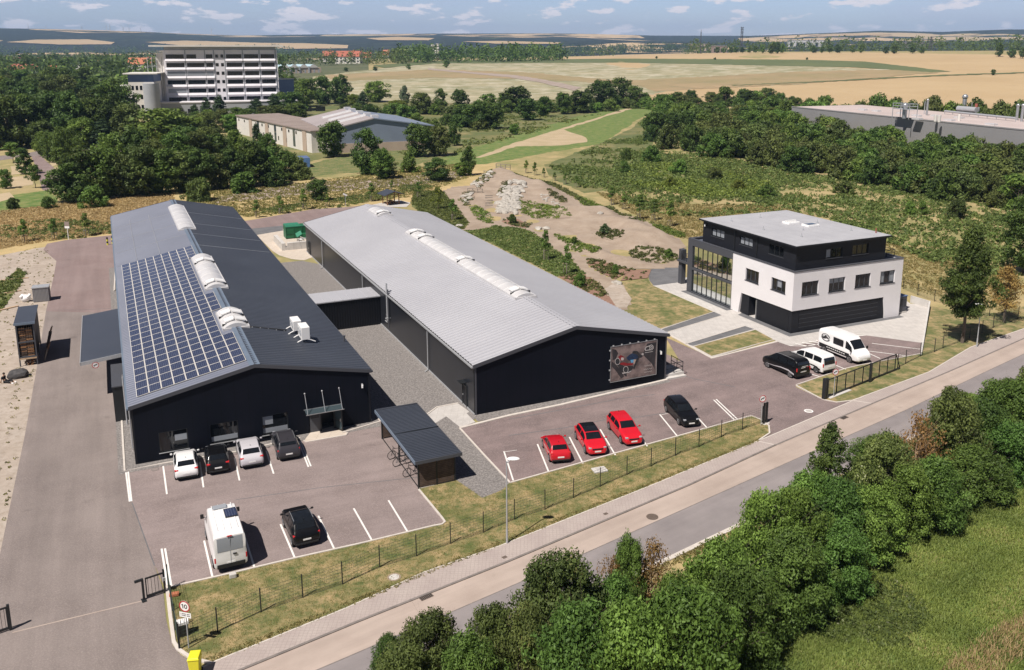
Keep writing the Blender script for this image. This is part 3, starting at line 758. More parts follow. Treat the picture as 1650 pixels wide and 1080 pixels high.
# worn chalky line where the sliding gate runs across the drive
gl = MB(); strip(gl, [G(20, 1020), G(234, 968)], .10, .026, .029, 'road_light'); kind(gl.build('gate_track_line'), 'structure')

sm = MB()
for q in (pts(820, 520, 3.837, (0, 700), (330, 655), (600, 602)), pts(820, 520, 3.837, (0, 600), (330, 540), (700, 470), (900, 446)), pts(820, 520, 3.837, (760, 592), (960, 562), (1130, 520)), pts(820, 520, 3.837, (980, 300), (1150, 350), (1400, 400))): strip(sm, W2(q), .10, .030, .0335, 'gravel_grey')
for q in ([(380, 806), (520, 786), (690, 768)], [(213, 811), (249, 912)], [(90, 500), (130, 500), (186, 497)]): strip(sm, W2(q), .07, .026, .0315, 'gravel_grey')
kind(sm.build('asphalt_seam'), 'structure')
# retaining walls beside the forecourt
rw = MB()
a0, a1, a2 = G(1467, 488), G(1497, 497), G(1484, 572)
strip(rw, [a0, a1], .16, 0, .95, 'concrete')
p, q = a1.to_2d(), a2.to_2d(); dd = (q - p).normalized(); nn = Vector((-dd.y, dd.x)) * .09
rw.hexa([(*(p - nn), 0), (*(q - nn), 0), (*(q + nn), 0), (*(p + nn), 0)], [(*(p - nn), .97), (*(q - nn), .30), (*(q + nn), .30), (*(p + nn), .97)], 'concrete')
tag(rw.build('retaining_wall'), 'pale concrete retaining wall edging the paved forecourt beside the lawn', 'wall')

# covers and gratings in the road and lawn
def cover(name, px, r, label, ring='concrete', lid='wood_grey', z=.052):
    g = G(*px); t = thing(name, label, 'manhole cover', (g.x, g.y, z))
    MB().disc((0, 0, 0), (0, 0, 1), r, ring, 20, r0=r * .74, thick=.012).build('ring', t)
    MB().disc((0, 0, 0), (0, 0, 1), r * .74, lid, 20, thick=.008).build('lid', t)
mat('iron', (.10, .075, .06), (.15, .115, .095), 8, .7)
cover('manhole_cover', (1051, 834), .42, 'rusty brown round manhole cover in the pale road lane', 'iron', 'iron')
cover('manhole_cover', (1303, 663), .40, 'white round manhole cover in the driveway mouth', 'plastic_white', 'paving', .034)
cover('manhole_cover', (635, 931), .42, 'manhole cover with a concrete ring in the lawn strip', 'track_sand', 'concrete', .040)
cover('manhole_cover', (250, 757), .30, 'small grey manhole cover beside the empty first parking bay', 'kerb_dark', 'asphalt', .030)
for px, lab in (((686.5, 963), 'rusty square drain grating at the kerb in front of the leafy hedge'), ((1360, 674), 'rusty square drain grating in the kerb at the driveway mouth')):
    g = G(*px); t = thing('drain_grating', lab, 'drain grating', (g.x, g.y, .050), R(38), 'kerb gratings')
    m = MB(); m.box(-.42, .42, -.22, .22, 0, .012, 'iron')
    for i in range(7): m.box(-.36 + i * .11, -.31 + i * .11, -.18, .18, .012, .02, 'rubber')
    m.build('grate', t)
for i, px in enumerate([(813, 899), (976, 829)]):
    g = G(*px); tag(MB().box(-.16, .16, -.12, .12, 0, .012, 'iron').build('valve_cover'), ['small rusty valve cover in the pavement beside the lamp post', 'small rusty valve cover in the pavement beyond the lamp post, up the road'][i], 'valve cover', 'pavement valve covers')
    o = bpy.data.objects['valve_cover' if i == 0 else 'valve_cover.001']; o.location = (g.x, g.y, .044); o.rotation_euler.z = R(38)
g = G(966, 759); m = MB(); m.cbox(0, 0, .06, 1.1, .8, .12, 'concrete'); m.cbox(.05, .02, .13, .7, .5, .03, 'paving')
o = bevel(tag(m.build('cover_slab'), 'pale concrete cover slab lying in the lawn by the wire fence', 'concrete slab'), .03); o.location = (g.x, g.y, .03); o.rotation_euler.z = R(20)
g = G(375.5, 931); o = bevel(tag(MB().cbox(0, 0, .16, .42, .36, .30, 'paving').build('stone_block'), 'small whitish stone block on the lawn behind the white van', 'stone'), .04); o.location = (g.x, g.y, .02); o.rotation_euler.z = .4
g = G(281, 961); o = bevel(tag(MB().cbox(0, 0, .12, .55, .3, .2, 'tile_orange').build('marker_block'), 'small orange block in the lawn just behind the sliding gate', 'block'), .04); o.location = (g.x, g.y, .02); o.rotation_euler.z = .3
# ------------------------------------------------------------------ wall panels with real openings, windows
FRONT = lambda b0=0.0: (lambda u, z, d: (u, b0 + d, z))       # face at b=b0 looking to -b; d goes inwards
LEFT = lambda a0=0.0: (lambda u, z, d: (a0 + d, u, z))        # face at a=a0 looking to -a
def panel(mb, mp, outer, holes, t, m):
    loops = [outer] + [[(x0, z0), (x1, z0), (x1, z1), (x0, z1)] for x0, x1, z0, z1 in holes]
    flat = [p for L in loops for p in L]
    tri = tessellate_polygon([[Vector((x, z, 0)) for x, z in L] for L in loops])
    for d in (0, t): mb.add([mp(x, z, d) for x, z in flat], [tuple(q) for q in tri], m)
    for L in loops:
        n = len(L)
        for i in range(n):
            p, q = L[i], L[(i + 1) % n]
            mb.add([mp(*p, 0), mp(*q, 0), mp(*q, t), mp(*p, t)], [(0, 1, 2, 3)], m)
    return mb
def mbox(mb, mp, u0, u1, z0, z1, d0, d1, m):
    return mb.hexa([mp(u0, z0, d0), mp(u1, z0, d0), mp(u1, z0, d1), mp(u0, z0, d1)], [mp(u0, z1, d0), mp(u1, z1, d0), mp(u1, z1, d1), mp(u0, z1, d1)], m)
def window(parent, mp, u0, u1, z0, z1, n=3, dep=.12, fr='black_metal', glass='glass_dark', sill=None, blinds=(), split=None):
    m = MB(); w = .07
    mbox(m, mp, u0, u1, z0, z0 + w, dep, dep + .07, fr); mbox(m, mp, u0, u1, z1 - w, z1, dep, dep + .07, fr)
    mbox(m, mp, u0, u0 + w, z0 + w, z1 - w, dep, dep + .07, fr); mbox(m, mp, u1 - w, u1, z0 + w, z1 - w, dep, dep + .07, fr)
    for i in range(1, n):
        u = u0 + (u1 - u0) * i / n; mbox(m, mp, u - .045, u + .045, z0 + w, z1 - w, dep - .003, dep + .067, fr)
    o = m.build('window', parent)
    p = MB(); mbox(p, mp, u0 + w, u1 - w, z0 + w, z1 - w, dep + .045, dep + .06, glass); p.build('pane', o)
    if sill: s = MB(); mbox(s, mp, u0 - .08, u1 + .08, z0 - .05, z0, -.06, dep, sill); s.build('sill', o)
    for (a, b, c, d) in blinds:
        s = MB(); mbox(s, mp, u0 + (u1 - u0) * a, u0 + (u1 - u0) * b, z0 + (z1 - z0) * c, z0 + (z1 - z0) * d, dep + .030, dep + .043, 'blind'); s.build('blind', o)
    return o
def slope(mb, p00, p01, axis_b, L, m, pitch=.5, crest=.16, h=.05):
    """trapezoid sheet roof: p00 ridge point, p01 eave point at b=0, ribs repeat along b"""
    nn = Vector((p01[0] - p00[0], 0, p01[2] - p00[2])).cross(Vector((0, 1, 0))).normalized()
    if nn.z < 0: nn = -nn
    bs = []; b = 0.0
    while b < L - 1e-6:
        for off, up in ((0, 0), (pitch - crest - .08, 0), (pitch - crest - .03, 1), (pitch - .05, 1)):
            if b + off < L: bs.append((b + off, up))
        b += pitch
    bs.append((L, 0))
    vs = []; fs = []
    for b, up in bs:
        for p in (p00, p01):
            vs.append((p[0] + nn.x * h * up, axis_b + b, p[2] + nn.z * h * up))
    for i in range(len(bs) - 1): fs.append((2 * i, 2 * i + 1, 2 * i + 3, 2 * i + 2))
    return mb.add(vs, fs, m)
def vault(parent, name, a0, a1, b0, b1, z, rise, seg=2.0, m='skylight', vents=()):
    mb = MB(); n = 10; k = max(2, int((b1 - b0) / .35)); prof = []
    for i in range(n + 1):
        t = math.pi * i / n; prof.append((a0 + (a1 - a0) * i / n, z + .18 + rise * math.sin(t) ** .8))
    vs = [(a, b0 + (b1 - b0) * j / k, zz) for j in range(k + 1) for a, zz in prof]
    fs = [(j * (n + 1) + i, j * (n + 1) + i + 1, (j + 1) * (n + 1) + i + 1, (j + 1) * (n + 1) + i) for j in range(k) for i in range(n)]
    mb.add(vs, fs, m)
    for b in (b0, b1): mb.add([(a, b, zz) for a, zz in prof] + [(a1, b, z - .5), (a0, b, z - .5)], [tuple(range(n + 3))], m)
    o = mb.build(name, parent, smooth=30)
    c = MB()
    for a in (a0 - .06, a1 + .06): c.box(a - .06, a + .06, b0 - .1, b1 + .1, z - .55, z + .2, m)
    c.box(a0 - .12, a1 + .12, b0 - .16, b0 - .01, z - .5, z + .2, m); c.box(a0 - .12, a1 + .12, b1 + .01, b1 + .16, z - .5, z + .2, m)
    c.build('kerb', o)
    nb = int((b1 - b0) / seg)
    for j in range(nb + 1):
        r = MB(); b = b0 + .05 + (b1 - b0 - .1) * j / nb
        for (p, q), (p2, q2) in zip(prof, prof[1:]): r.bar((p, b, q + .015), (p2, b, q2 + .015), .06, 'white_metal', .03)
        r.build('rib', o)
    for b in vents:
        v = MB(); am = (a0 + a1) / 2
        for s in (-1, 1):
            v.hexa([(am + s * .08, b, z + .3 + rise), (am + s * .9, b, z + .36 + rise * .3), (am + s * .9, b + 1.0, z + .36 + rise * .3), (am + s * .08, b + 1.0, z + .3 + rise)],
                   [(am + s * .08, b, z + .42 + rise), (am + s * .9, b, z + .48 + rise * .3), (am + s * .9, b + 1.0, z + .48 + rise * .3), (am + s * .08, b + 1.0, z + .42 + rise)], 'white_metal')
            v.box(am + s * .95 - .2, am + s * .95 + .2, b - .06, b - .03, z + .18, z + .42, 'black_metal')
        v.build('smoke_vent', o)
    return o
def pipe(parent, name, P, r, m, n=8):
    mb = MB()
    for p, q in zip(P, P[1:]): mb.tube(p, q, r, m, n)
    return mb.build(name, parent, smooth=40)

# ------------------------------------------------------------------ hall with the solar roof
hall = thing('factory_hall', 'long dark hall with blue solar panels covering half its gabled roof', 'factory hall', FA.w(0, 0), TH)
w = MB()
gable = [(0, 0), (WA, 0), (WA, EA), (WA / 2, RA_), (0, EA)]
AW = [(1.83, 3.97, .62, 2.32), (5.66, 7.83, .60, 2.28), (9.73, 11.85, .54, 2.25)]
panel(w, FRONT(), gable, AW + [(13.55, 15.75, .02, 2.05)], .25, 'cladding')
w.box(.0, .25, .25, LA, 0, EA, 'cladding_long'); w.box(WA - .25, WA, .25, LA, 0, EA, 'cladding_long')
panel(w, lambda u, z, d: (u, LA - .25 + d, z), [(.25, 0), (WA - .25, 0), (WA - .25, EA), (WA / 2, RA_ - .02), (.25, EA)], [], .25, 'cladding')
w.box(.25, WA - .25, 1.4, 1.5, 0, 4.5, 'black_plastic')
w.build('wall', hall)
r = MB()
e = .14; kz = (RA_ - EA) / (WA / 2)
slope(r, (WA / 2, 0, RA_ + .08), (-e, 0, EA - kz * e + .08), -.14, LA + .28, 'roof_sheen_grey')  # sunward slope, its extra brightness painted in by the lighter grey
slope(r, (WA / 2, 0, RA_ + .08), (WA + e, 0, EA - kz * e + .08), -.14, LA + .28, 'roof_dark', .5, .18, .085)
r.build('roof', hall)
for s in (0, 1):
    for b in (-.16, LA + .14):
        t = MB()
        a0, a1 = (-e, WA / 2) if s == 0 else (WA / 2, WA + e)
        z0, z1 = (EA - kz * e, RA_) if s == 0 else (RA_, EA - kz * e)
        t.hexa([(a0, b, z0 - .16), (a1, b, z1 - .16), (a1, b + .05, z1 - .16), (a0, b + .05, z0 - .16)], [(a0, b, z0 + .145), (a1, b, z1 + .145), (a1, b + .05, z1 + .145), (a0, b + .05, z0 + .145)], 'frame_grey'); t.build('verge_trim', hall)
MB().bar((WA / 2 - .2, -.15, RA_ + .10), (WA / 2 - .2, LA + .15, RA_ + .10), .44, 'ridge_blue', .03).bar((WA / 2 + .2, -.15, RA_ + .10), (WA / 2 + .2, LA + .15, RA_ + .10), .44, 'ridge_blue', .03).build('ridge_cap', hall)
for a, nm in ((-.2, 'gutter'), (WA + .2, 'gutter')):
    g_ = MB()
    g_.box(a - .09, a + .09, -.1, LA + .1, EA - .16, EA - .03, 'ridge_blue' if a < 0 else 'frame_grey'); g_.build(nm, hall)
s_ = MB()
for b in (76, 66, 57.5, 49.3):
    k_ = .05 if b < 50 else .022
    s_.bar((WA / 2 - .4, b, RA_ + .1), (.1, b, EA + .19), k_, 'galv', .03); s_.bar((WA / 2 + .4, b, RA_ + .1), (WA - .1, b, EA + .19), k_, 'galv', .03)
for a in (2.4, 5.2):
    z = EA + kz * a + .15; s_.bar((a, 50, z), (a, 80, z), .04, 'galv', .03)
s_.build('lightning_conductor', hall)
for p in ((0, 3), (0, 13.5), (0, 36), (0, 50), (WA, 20), (WA, 49.6)):
    a = p[0] - .09 if p[0] == 0 else p[0] + .09
    pipe(hall, 'downpipe', [(a, p[1], EA - .1), (a, p[1], .15)], .055, 'galv')
vault(hall, 'skylight', 8.4, 10.55, 61, 81.5, RA_ - .1, .34, 3.4)
vault(hall, 'skylight', 8.4, 10.55, 26, 42, RA_ - .1, .42, 2.4, vents=(27, 38))
vault(hall, 'skylight', 8.4, 10.55, 10.8, 16.5, RA_ - .1, .42, 1.4, vents=(11.6, 14.2))
window(hall, FRONT(), *AW[0], n=1, dep=.10, blinds=((.55, .97, .45, .75),), glass='glass_dark', sill='galv')
window(hall, FRONT(), *AW[1], n=1, dep=.10, blinds=((.03, .97, .08, .32),), sill='galv')
window(hall, FRONT(), *AW[2], n=1, dep=.10, blinds=((.03, .42, .50, .92), (.03, .97, .08, .32)), sill='galv')
# entrance: side panel with letter boxes, open glazed leaf, glass canopy on tie rods
d_ = MB(); d_.box(13.62, 14.5, .04, .1, .05, 1.98, 'frame_grey')
for i in range(4): d_.box(13.7, 14.42, .02, .04, 1.28 + i * .16, 1.40 + i * .16, 'black_metal')
d_.build('letterbox_panel', hall)
d_ = MB(); d_.box(14.5, 14.58, -.02, .2, .02, 2.03, 'black_metal'); d_.box(15.66, 15.74, -.02, .2, .02, 2.03, 'black_metal'); d_.box(14.58, 15.66, -.02, .2, 1.93, 2.03, 'black_metal'); d_.build('door_frame', hall)
d_ = MB(); M_ = Matrix.Translation((15.72, -.02, 0)) @ Matrix.Rotation(R(-62), 4, 'Z')
for x0, x1, z0, z1 in ((0, .09, .05, 1.98), (.86, .95, .05, 1.98), (.09, .86, .05, .2), (.09, .86, 1.83, 1.98), (.09, .86, .9, .98)): d_.box(x0, x1, -.03, .03, z0, z1, 'black_metal', M_)
dl = d_.build('door', hall)
d_ = MB(); d_.box(.09, .86, -.008, .008, .2, .9, 'glass_blue', M_); d_.box(.09, .86, -.008, .008, .98, 1.83, 'glass_blue', M_); d_.build('pane', dl)
d_ = MB(); d_.box(.8, .84, -.12, -.04, .95, 1.15, 'steel', M_); d_.build('handle', dl)
c_ = MB()
c_.hexa([(13.2, -1.0, 2.04), (16.3, -1.0, 2.04), (16.3, -.01, 2.16), (13.2, -.01, 2.16)], [(13.2, -1.0, 2.07), (16.3, -1.0, 2.07), (16.3, -.01, 2.19), (13.2, -.01, 2.19)], 'glass_blue')
can = c_.build('canopy', hall)
c_ = MB(); c_.bar((13.15, -1.02, 2.08), (16.35, -1.02, 2.08), .05, 'steel'); c_.bar((13.15, -.08, 2.2), (16.35, -.08, 2.2), .05, 'steel'); c_.build('canopy_rail', can)
for a in (13.3, 14.75, 16.2):
    c_ = MB(); c_.tube((a, -.98, 2.08), (a, -.04, 3.62), .028, 'steel'); c_.ball((a, -.05, 3.63), .08, 'steel', 8, 5); c_.build('tie_rod', can, smooth=50)
# lean-to canopy on the yard side, goods gate and dock box
lt = MB()
lt.hexa([(-3.75, 16.2, 3.55), (-.02, 16.2, 3.95), (-.02, 32.4, 3.95), (-3.75, 32.4, 3.55)], [(-3.75, 16.2, 3.70), (-.02, 16.2, 4.10), (-.02, 32.4, 4.10), (-3.75, 32.4, 3.70)], 'roof_dark')
lto = lt.build('canopy_roof', hall)
lt = MB(); lt.box(-3.82, -3.76, 16.1, 32.5, 3.42, 3.74, 'galv'); lt.hexa([(-3.75, 16.12, 3.40), (0, 16.12, 3.78), (0, 16.19, 3.78), (-3.75, 16.19, 3.40)], [(-3.75, 16.12, 3.74), (0, 16.12, 4.14), (0, 16.19, 4.14), (-3.75, 16.19, 3.74)], 'galv'); lt.build('fascia', lto)
for b in (18, 24.3, 30.8): MB().bar((-3.6, b, 3.50), (-.02, b, 3.90), .12, 'black_metal', .12).build('bracket', lto)
lt = MB(); lt.box(-1.25, -.01, 9.6, 15.6, 0, 3.2, 'black_metal'); lt.box(-1.3, 0, 9.5, 15.7, 3.2, 3.3, 'frame_grey'); lt.build('dock_box', hall)
for y in (18, 24): MB().box(-.06, -.01, y, y + 4, 0, 3.3, 'black_metal').build('goods_gate', hall)
pipe(hall, 'pipe_stack', [(-.35, 8.6, 0), (-.35, 8.6, 4.4)], .07, 'galv'); pipe(hall, 'pipe_stack', [(-.35, 9.1, 0), (-.35, 9.1, 4.4)], .05, 'galv')
MB().box(WA + .0, WA + .12, .2, LA, 0, .12, 'galv').build('base_rail', hall)
# round sign under the lean-to
def round_sign(parent, c, nrm, r, name='sign_face', vehicle=True):
    c = Vector(c); nv = Vector(nrm).normalized()
    up = Vector((0, 0, 1)); si = up.cross(nv).normalized()
    MB().disc(c, nv, r, 'sign_white', 28, thick=.012).build(name, parent)
    MB().disc(c + nv * .012, nv, r, 'sign_red', 28, r0=r * .80, thick=.004).build('red_ring', parent)
    if vehicle:
        q = MB(); o = c + nv * .014
        def P(u, v): return o + si * (u * r) + up * (v * r)
        for poly in ([(-.52, -.30), (.30, .12), (.30, .34), (-.52, -.02)], [(.32, .13), (.54, .24), (.50, .40), (.32, .32)]):
            q.hexa([P(*a) for a in poly], [P(*a) + nv * .006 for a in poly], 'sign_black')
        for u, v in ((-.35, -.28), (.12, -.02), (.42, .13)): q.disc(P(u, v) + nv * .001, nv, r * .11, 'sign_black', 10, thick=.006)
        q.build('pictogram', parent)
sg = thing('round_sign', 'small round red ringed sign hanging at the front edge of the lean-to canopy', 'sign', FA.w(-2.55, 16.0, 3.35), TH)
round_sign(sg, (0, 0, 0), (0, -1, 0), .30)
for x in (-.15, .15): MB().bar((x, .06, .2), (x, .06, .35), .03, 'steel').build('bracket', sg)

# solar panels, one by one
pm = mat('solar_cells', (.016, .024, .060), (.024, .034, .080), 2.0, .18, coord='O', spec=.7, coat=.3)
add_lines(pm, 0, .155, .012, (.16, .18, .24), off=.006, axis2=1, period2=.16, width2=.012)
m = MB()
m.box(-.47, .47, -.81, .81, 0, .035, 'plaster'); m.add([(-.435, -.775, .037), (.435, -.775, .037), (.435, .775, .037), (-.435, .775, .037)], [(0, 1, 2, 3)], 'solar_cells')
pme = m.mesh('solar_panel')
ang = math.atan(kz); k = 0
for j in range(29):
    b = 1.25 + .81 + j * 1.655
    for i in range(9):
        if i == 8 and (9.2 < b < 18 or 24.6 < b < 43.2): continue
        if i == 7 and (10 < b < 17.2 or 25.4 < b < 42.6): pass
        a = .55 + .47 + i * .958 * math.cos(ang)
        o = bpy.data.objects.new('solar_panel', pme); col.objects.link(o)
        o.location = FA.w(a, b, EA + kz * a + .19)
        o.rotation_euler = (Matrix.Rotation(TH, 3, 'Z') @ Matrix.Rotation(-ang, 3, 'Y')).to_euler()
        tag(o, 'one of the blue solar panels in the grid on the dark hall roof', 'solar panel', 'solar panels on the hall roof')
        k += 1
# air conditioners, conduit, vent pipe on the dark slope
for (a, b, hh, lab) in ((14.75, 10.4, .95, 'smaller white air conditioner on curved feet on the dark roof slope, farther from the gable'), (14.95, 7.6, 1.15, 'larger white air conditioner on curved feet on the dark roof slope, nearer the gable')):
    z = RA_ - kz * (a - WA / 2) + .12
    t = thing('air_conditioner', lab, 'air conditioner', FA.w(a, b, z), TH, 'roof air conditioners')
    bevel(MB().box(-.38, .38, -.85, .85, .35, .35 + hh, 'white_metal').build('casing', t), .03)
    g_ = MB()
    for y in (-.42, .42): g_.disc((-.385, y, .35 + hh / 2), (-1, 0, 0), .32, 'panel_grey', 18, thick=.01); g_.disc((-.397, y, .35 + hh / 2), (-1, 0, 0), .09, 'white_metal', 10, thick=.01)
    for k_ in range(5): g_.box(.385, .40, -.75, .75, .45 + k_ * .15, .50 + k_ * .15, 'panel_grey')
    g_.build('fan_grille', t)
    for y in (-.8, .8):
        f = MB(); P = [(-.9 + .25 * i, y, .06 + .34 * math.sin(math.pi * min(1, (i + .2) / 7))) for i in range(8)]
        for p, q in zip(P, P[1:]): f.tube(p, q, .055, 'white_metal', 7)
        f.build('foot', t, smooth=50)
c_ = MB(); P = [FA.w(10.7, 11.0, RA_ - kz * 1.2 + .2), FA.w(12.0, 10.8, RA_ - kz * 2.5 + .2), FA.w(13.9, 10.5, RA_ - kz * 4.4 + .2)]
for p, q in zip(P, P[1:]): c_.tube(p, q, .05, 'black_plastic', 6)
cc = tag(c_.build('conduit'), 'dark cable conduit running from the small skylight to the air conditioners', 'conduit')
c_ = MB()
for i in range(5):
    p = FA.w(10.9 + i * .7, 10.97 - i * .1, RA_ - kz * (1.4 + i * .7) + .19); c_.box(p.x - .06, p.x + .06, p.y - .06, p.y + .06, p.z - .1, p.z + .02, 'galv')
c_.build('clamp', cc)
v = thing('vent_pipe', 'short dark vent pipe at the right eave of the solar hall', 'vent pipe', FA.w(18.7, 7.9, EA + .1))
MB().tube((0, 0, -.1), (0, 0, .6), .07, 'frame_grey').build('pipe', v, smooth=40); MB().tube((0, 0, .62), (0, 0, .72), .12, 'frame_grey').build('cap', v, smooth=40)
def wall_lamp(loc, rz, label):
    t = thing('wall_lamp', label, 'wall lamp', loc, rz, 'wall lamps')
    MB().box(-.06, .06, -.10, -.003, .06, .20, 'galv').build('bracket', t)
    m = MB(); m.tube((0, -.16, -.14), (0, -.16, .12), .085, 'plastic_white', 10); m.build('shade', t, smooth=40)
wall_lamp(FA.w(18.2, 0, 3.5), TH, 'white wall lamp high on the gable of the solar hall')

# ------------------------------------------------------------------ silver roofed hall
hb = thing('storage_hall', 'long dark hall with a silver gabled roof and a banner on its gable', 'storage hall', FB.w(0, 0), TH)
w = MB()
panel(w, FRONT(), [(0, 0), (WB, 0), (WB, EB), (WB / 2, RB), (0, EB)], [], .25, 'cladding')
w.box(0, .25, .25, LB, 0, EB, 'cladding_long'); w.box(WB - .25, WB, .25, LB, 0, EB, 'cladding_long')
panel(w, lambda u, z, d: (u, LB - .25 + d, z), [(.25, 0), (WB - .25, 0), (WB - .25, EB), (WB / 2, RB - .02), (.25, EB)], [], .25, 'cladding')
w.build('wall', hb)
r = MB(); kb = (RB - EB) / (WB / 2)
slope(r, (WB / 2, 0, RB + .08), (-.2, 0, EB - kb * .2 + .08), -.14, LB + .28, 'roof_silver', .62, .22, .09)
slope(r, (WB / 2, 0, RB + .08), (WB + .2, 0, EB - kb * .2 + .08), -.14, LB + .28, 'roof_silver', .62, .22, .09)
r.build('roof', hb)
for b in (-.17, LB + .14):
    for a0, a1, z0, z1 in ((-.2, WB / 2, EB - kb * .2, RB), (WB / 2, WB + .2, RB, EB - kb * .2)):
        t = MB(); t.hexa([(a0, b, z0 - .2), (a1, b, z1 - .2), (a1, b + .05, z1 - .2), (a0, b + .05, z0 - .2)], [(a0, b, z0 + .135), (a1, b, z1 + .135), (a1, b + .05, z1 + .135), (a0, b + .05, z0 + .135)], 'frame_grey'); t.build('verge_trim', hb)
MB().bar((WB / 2 - .16, -.15, RB + .11), (WB / 2 - .16, LB + .15, RB + .11), .34, 'roof_silver', .03).bar((WB / 2 + .16, -.15, RB + .11), (WB / 2 + .16, LB + .15, RB + .11), .34, 'roof_silver', .03).build('ridge_cap', hb)
for a in (-.26, WB + .26): MB().box(a - .08, a + .08, -.1, LB + .1, EB - .20, EB - .07, 'galv').build('gutter', hb)
vault(hb, 'skylight', 9.0, 11.2, 10.9, 47.8, RB - .1, .36, 1.5, vents=(12.3, 27.8, 42.3, 45.8))
vault(hb, 'skylight', 9.0, 11.2, 61.5, 67, RB - .1, .34, 1.4, vents=(62.2,))
for b in (59.8, 37.1, 12.4):
    pipe(hb, 'downpipe', [(-.12, b, EB - .15), (-.12, b, .2), (-.55, b - .25, .06)], .06, 'galv')
MB().box(-.07, .0, .1, LB, 0, .14, 'galv').build('base_rail', hb)
def side_door(b0, b1, h, u=None):
    m = MB(); m.box(-.05, -.003, b0, b1, .05, h, 'anthracite'); m.box(-.09, -.003, b0 - .07, b0, .02, h + .07, 'black_metal'); m.box(-.09, -.003, b1, b1 + .07, .02, h + .07, 'black_metal'); m.box(-.09, -.003, b0, b1, h, h + .07, 'black_metal')
    o = m.build('door', hb); MB().box(-.13, -.05, b1 - .2, b1 - .12, .98, 1.12, 'steel').build('handle', o)
side_door(1.95, 2.9, 2.03); side_door(68.9, 69.9, 2.03)
MB().box(-.6, -.01, 2.0, 2.9, 2.35, 2.40, 'black_metal').build('door_canopy', hb)
for b0, b1 in ((29.7, 30.4), (26.6, 27.3)):
    window(hb, LEFT(-.12), b0, b1, 1.15, 1.95, n=1, dep=.03, sill='galv', fr='frame_grey')
pipe(hb, 'flue_pipe', [(-.25, 26.0, 1.5), (-.25, 26.0, 5.9)], .10, 'galv'); pipe(hb, 'flue_pipe', [(-.25, 25.5, .8), (-.25, 25.5, 5.3)], .07, 'frame_grey')
pipe(hb, 'flue_pipe', [(-.02, 25.6, 1.9), (-.6, 25.6, 1.9)], .09, 'galv')
for t_, w_, e_ in ((hall, WA, EA), (hb, WB, EB)):
    for x in (.0, w_ - .16): MB().box(x, x + .16, -.012, -.003, .05, e_ - .1, 'anthracite' if t_ is hall else 'frame_grey').build('corner_trim', t_)
# connecting passage
cn = thing('connecting_passage', 'low black corrugated passage with a pale roof joining the two halls', 'passage', FB.w(0, 0), TH)
m = MB(); n_ = 29
for i in range(n_):
    a = -8.62 + 8.60 * i / n_; wd = 8.60 / n_
    m.hexa([(a, 29.55, 0), (a + wd * .6, 29.55, 0), (a + wd * .6, 29.75, 0), (a, 29.75, 0)], [(a, 29.55, 3.42), (a + wd * .6, 29.55, 3.42), (a + wd * .6, 29.75, 3.42), (a, 29.75, 3.42)], 'anthracite')
    m.hexa([(a + wd * .6, 29.61, 0), (a + wd, 29.61, 0), (a + wd, 29.75, 0), (a + wd * .6, 29.75, 0)], [(a + wd * .6, 29.61, 3.42), (a + wd, 29.61, 3.42), (a + wd, 29.75, 3.42), (a + wd * .6, 29.75, 3.42)], 'anthracite')
m.box(-8.62, -.02, 33.4, 33.6, 0, 3.42, 'anthracite'); m.build('wall', cn)
m = MB(); m.box(-8.65, -.03, 29.4, 33.75, 3.44, 3.56, 'roof_silver')
for i in range(9): m.box(-8.4 + i * .98, -8.33 + i * .98, 29.42, 33.73, 3.56, 3.60, 'roof_silver')
m.build('roof', cn)
wall_lamp(FB.w(19.45, 0, 2.95), TH, 'white wall lamp on the silver hall gable beside the banner')
# side landing with rails
ld = thing('side_landing', 'small concrete landing with black railings at the silver hall corner', 'landing', FB.w(WB, 0), TH)
MB().box(.02, 2.3, .2, 2.4, 0, .45, 'concrete').box(.02, 2.3, -.25, .19, 0, .2, 'concrete').build('slab', ld)
rl = MB()
for z in (.95, 1.45): rl.bar((.1, .28, z), (2.2, .28, z), .05, 'black_metal'); rl.bar((2.2, .28, z), (2.2, 2.3, z), .05, 'black_metal')
for p in ((.12, .28), (1.15, .28), (2.2, .28), (2.2, 1.3), (2.2, 2.3)): rl.bar((*p, .4), (*p, 1.5), .05, 'black_metal')
rl.build('railing', ld)
# banner
bn = thing('banner', 'large banner showing a rider on a red motorcycle, laced to the dark gable', 'banner', FB.w(13.83, -.12, .88), TH)
BW_, BH_ = 5.08, 3.45
mat('banner_ground', (.10, .075, .072), (.27, .205, .19), .9, .7, c3=(.05, .04, .04), scale3=1.6, f3=.32, coord='O', lo=.38, hi=.6)
mat('banner_dark', (.025, .022, .025), (.05, .044, .047), 1.5, .7, coord='O'); mat('print_red', (.36, .02, .025), (.16, .01, .012), 3, .7, coord='O'); mat('print_blue', (.008, .016, .04), (.02, .05, .12), 4, .7, coord='O')
mat('print_light', (.55, .52, .50), rough=.7); mat('print_black', (.012, .012, .016), (.05, .048, .05), 6, .7, coord='O'); mat('print_sky', (.12, .38, .62), rough=.7); mat('print_skin', (.50, .36, .30), rough=.7)
MB().box(0, BW_, 0, .02, 0, BH_, 'banner_ground').build('cloth', bn)
def bz(x, y):
    yt = 320 - .151 * (x - 255); yb = 915 - .167 * (x - 245)
    return ((x - 250) / 790 * BW_, (1 - (y - yt) / (yb - yt)) * BH_)
pr = MB(); lay = [0]
def art(m, *P):
    lay[0] += 1; y = -.002 - .0012 * lay[0]
    q = [bz(*p) for p in P]; tri = tessellate_polygon([[Vector((a, b, 0)) for a, b in q]])
    pr.add([(a, y, b) for a, b in q], [tuple(t) for t in tri], m)
art('banner_dark', (870, 260), (1035, 235), (1015, 700), (960, 600), (830, 480), (800, 440)); art('banner_dark', (262, 345), (330, 360), (370, 420), (330, 520), (275, 540))
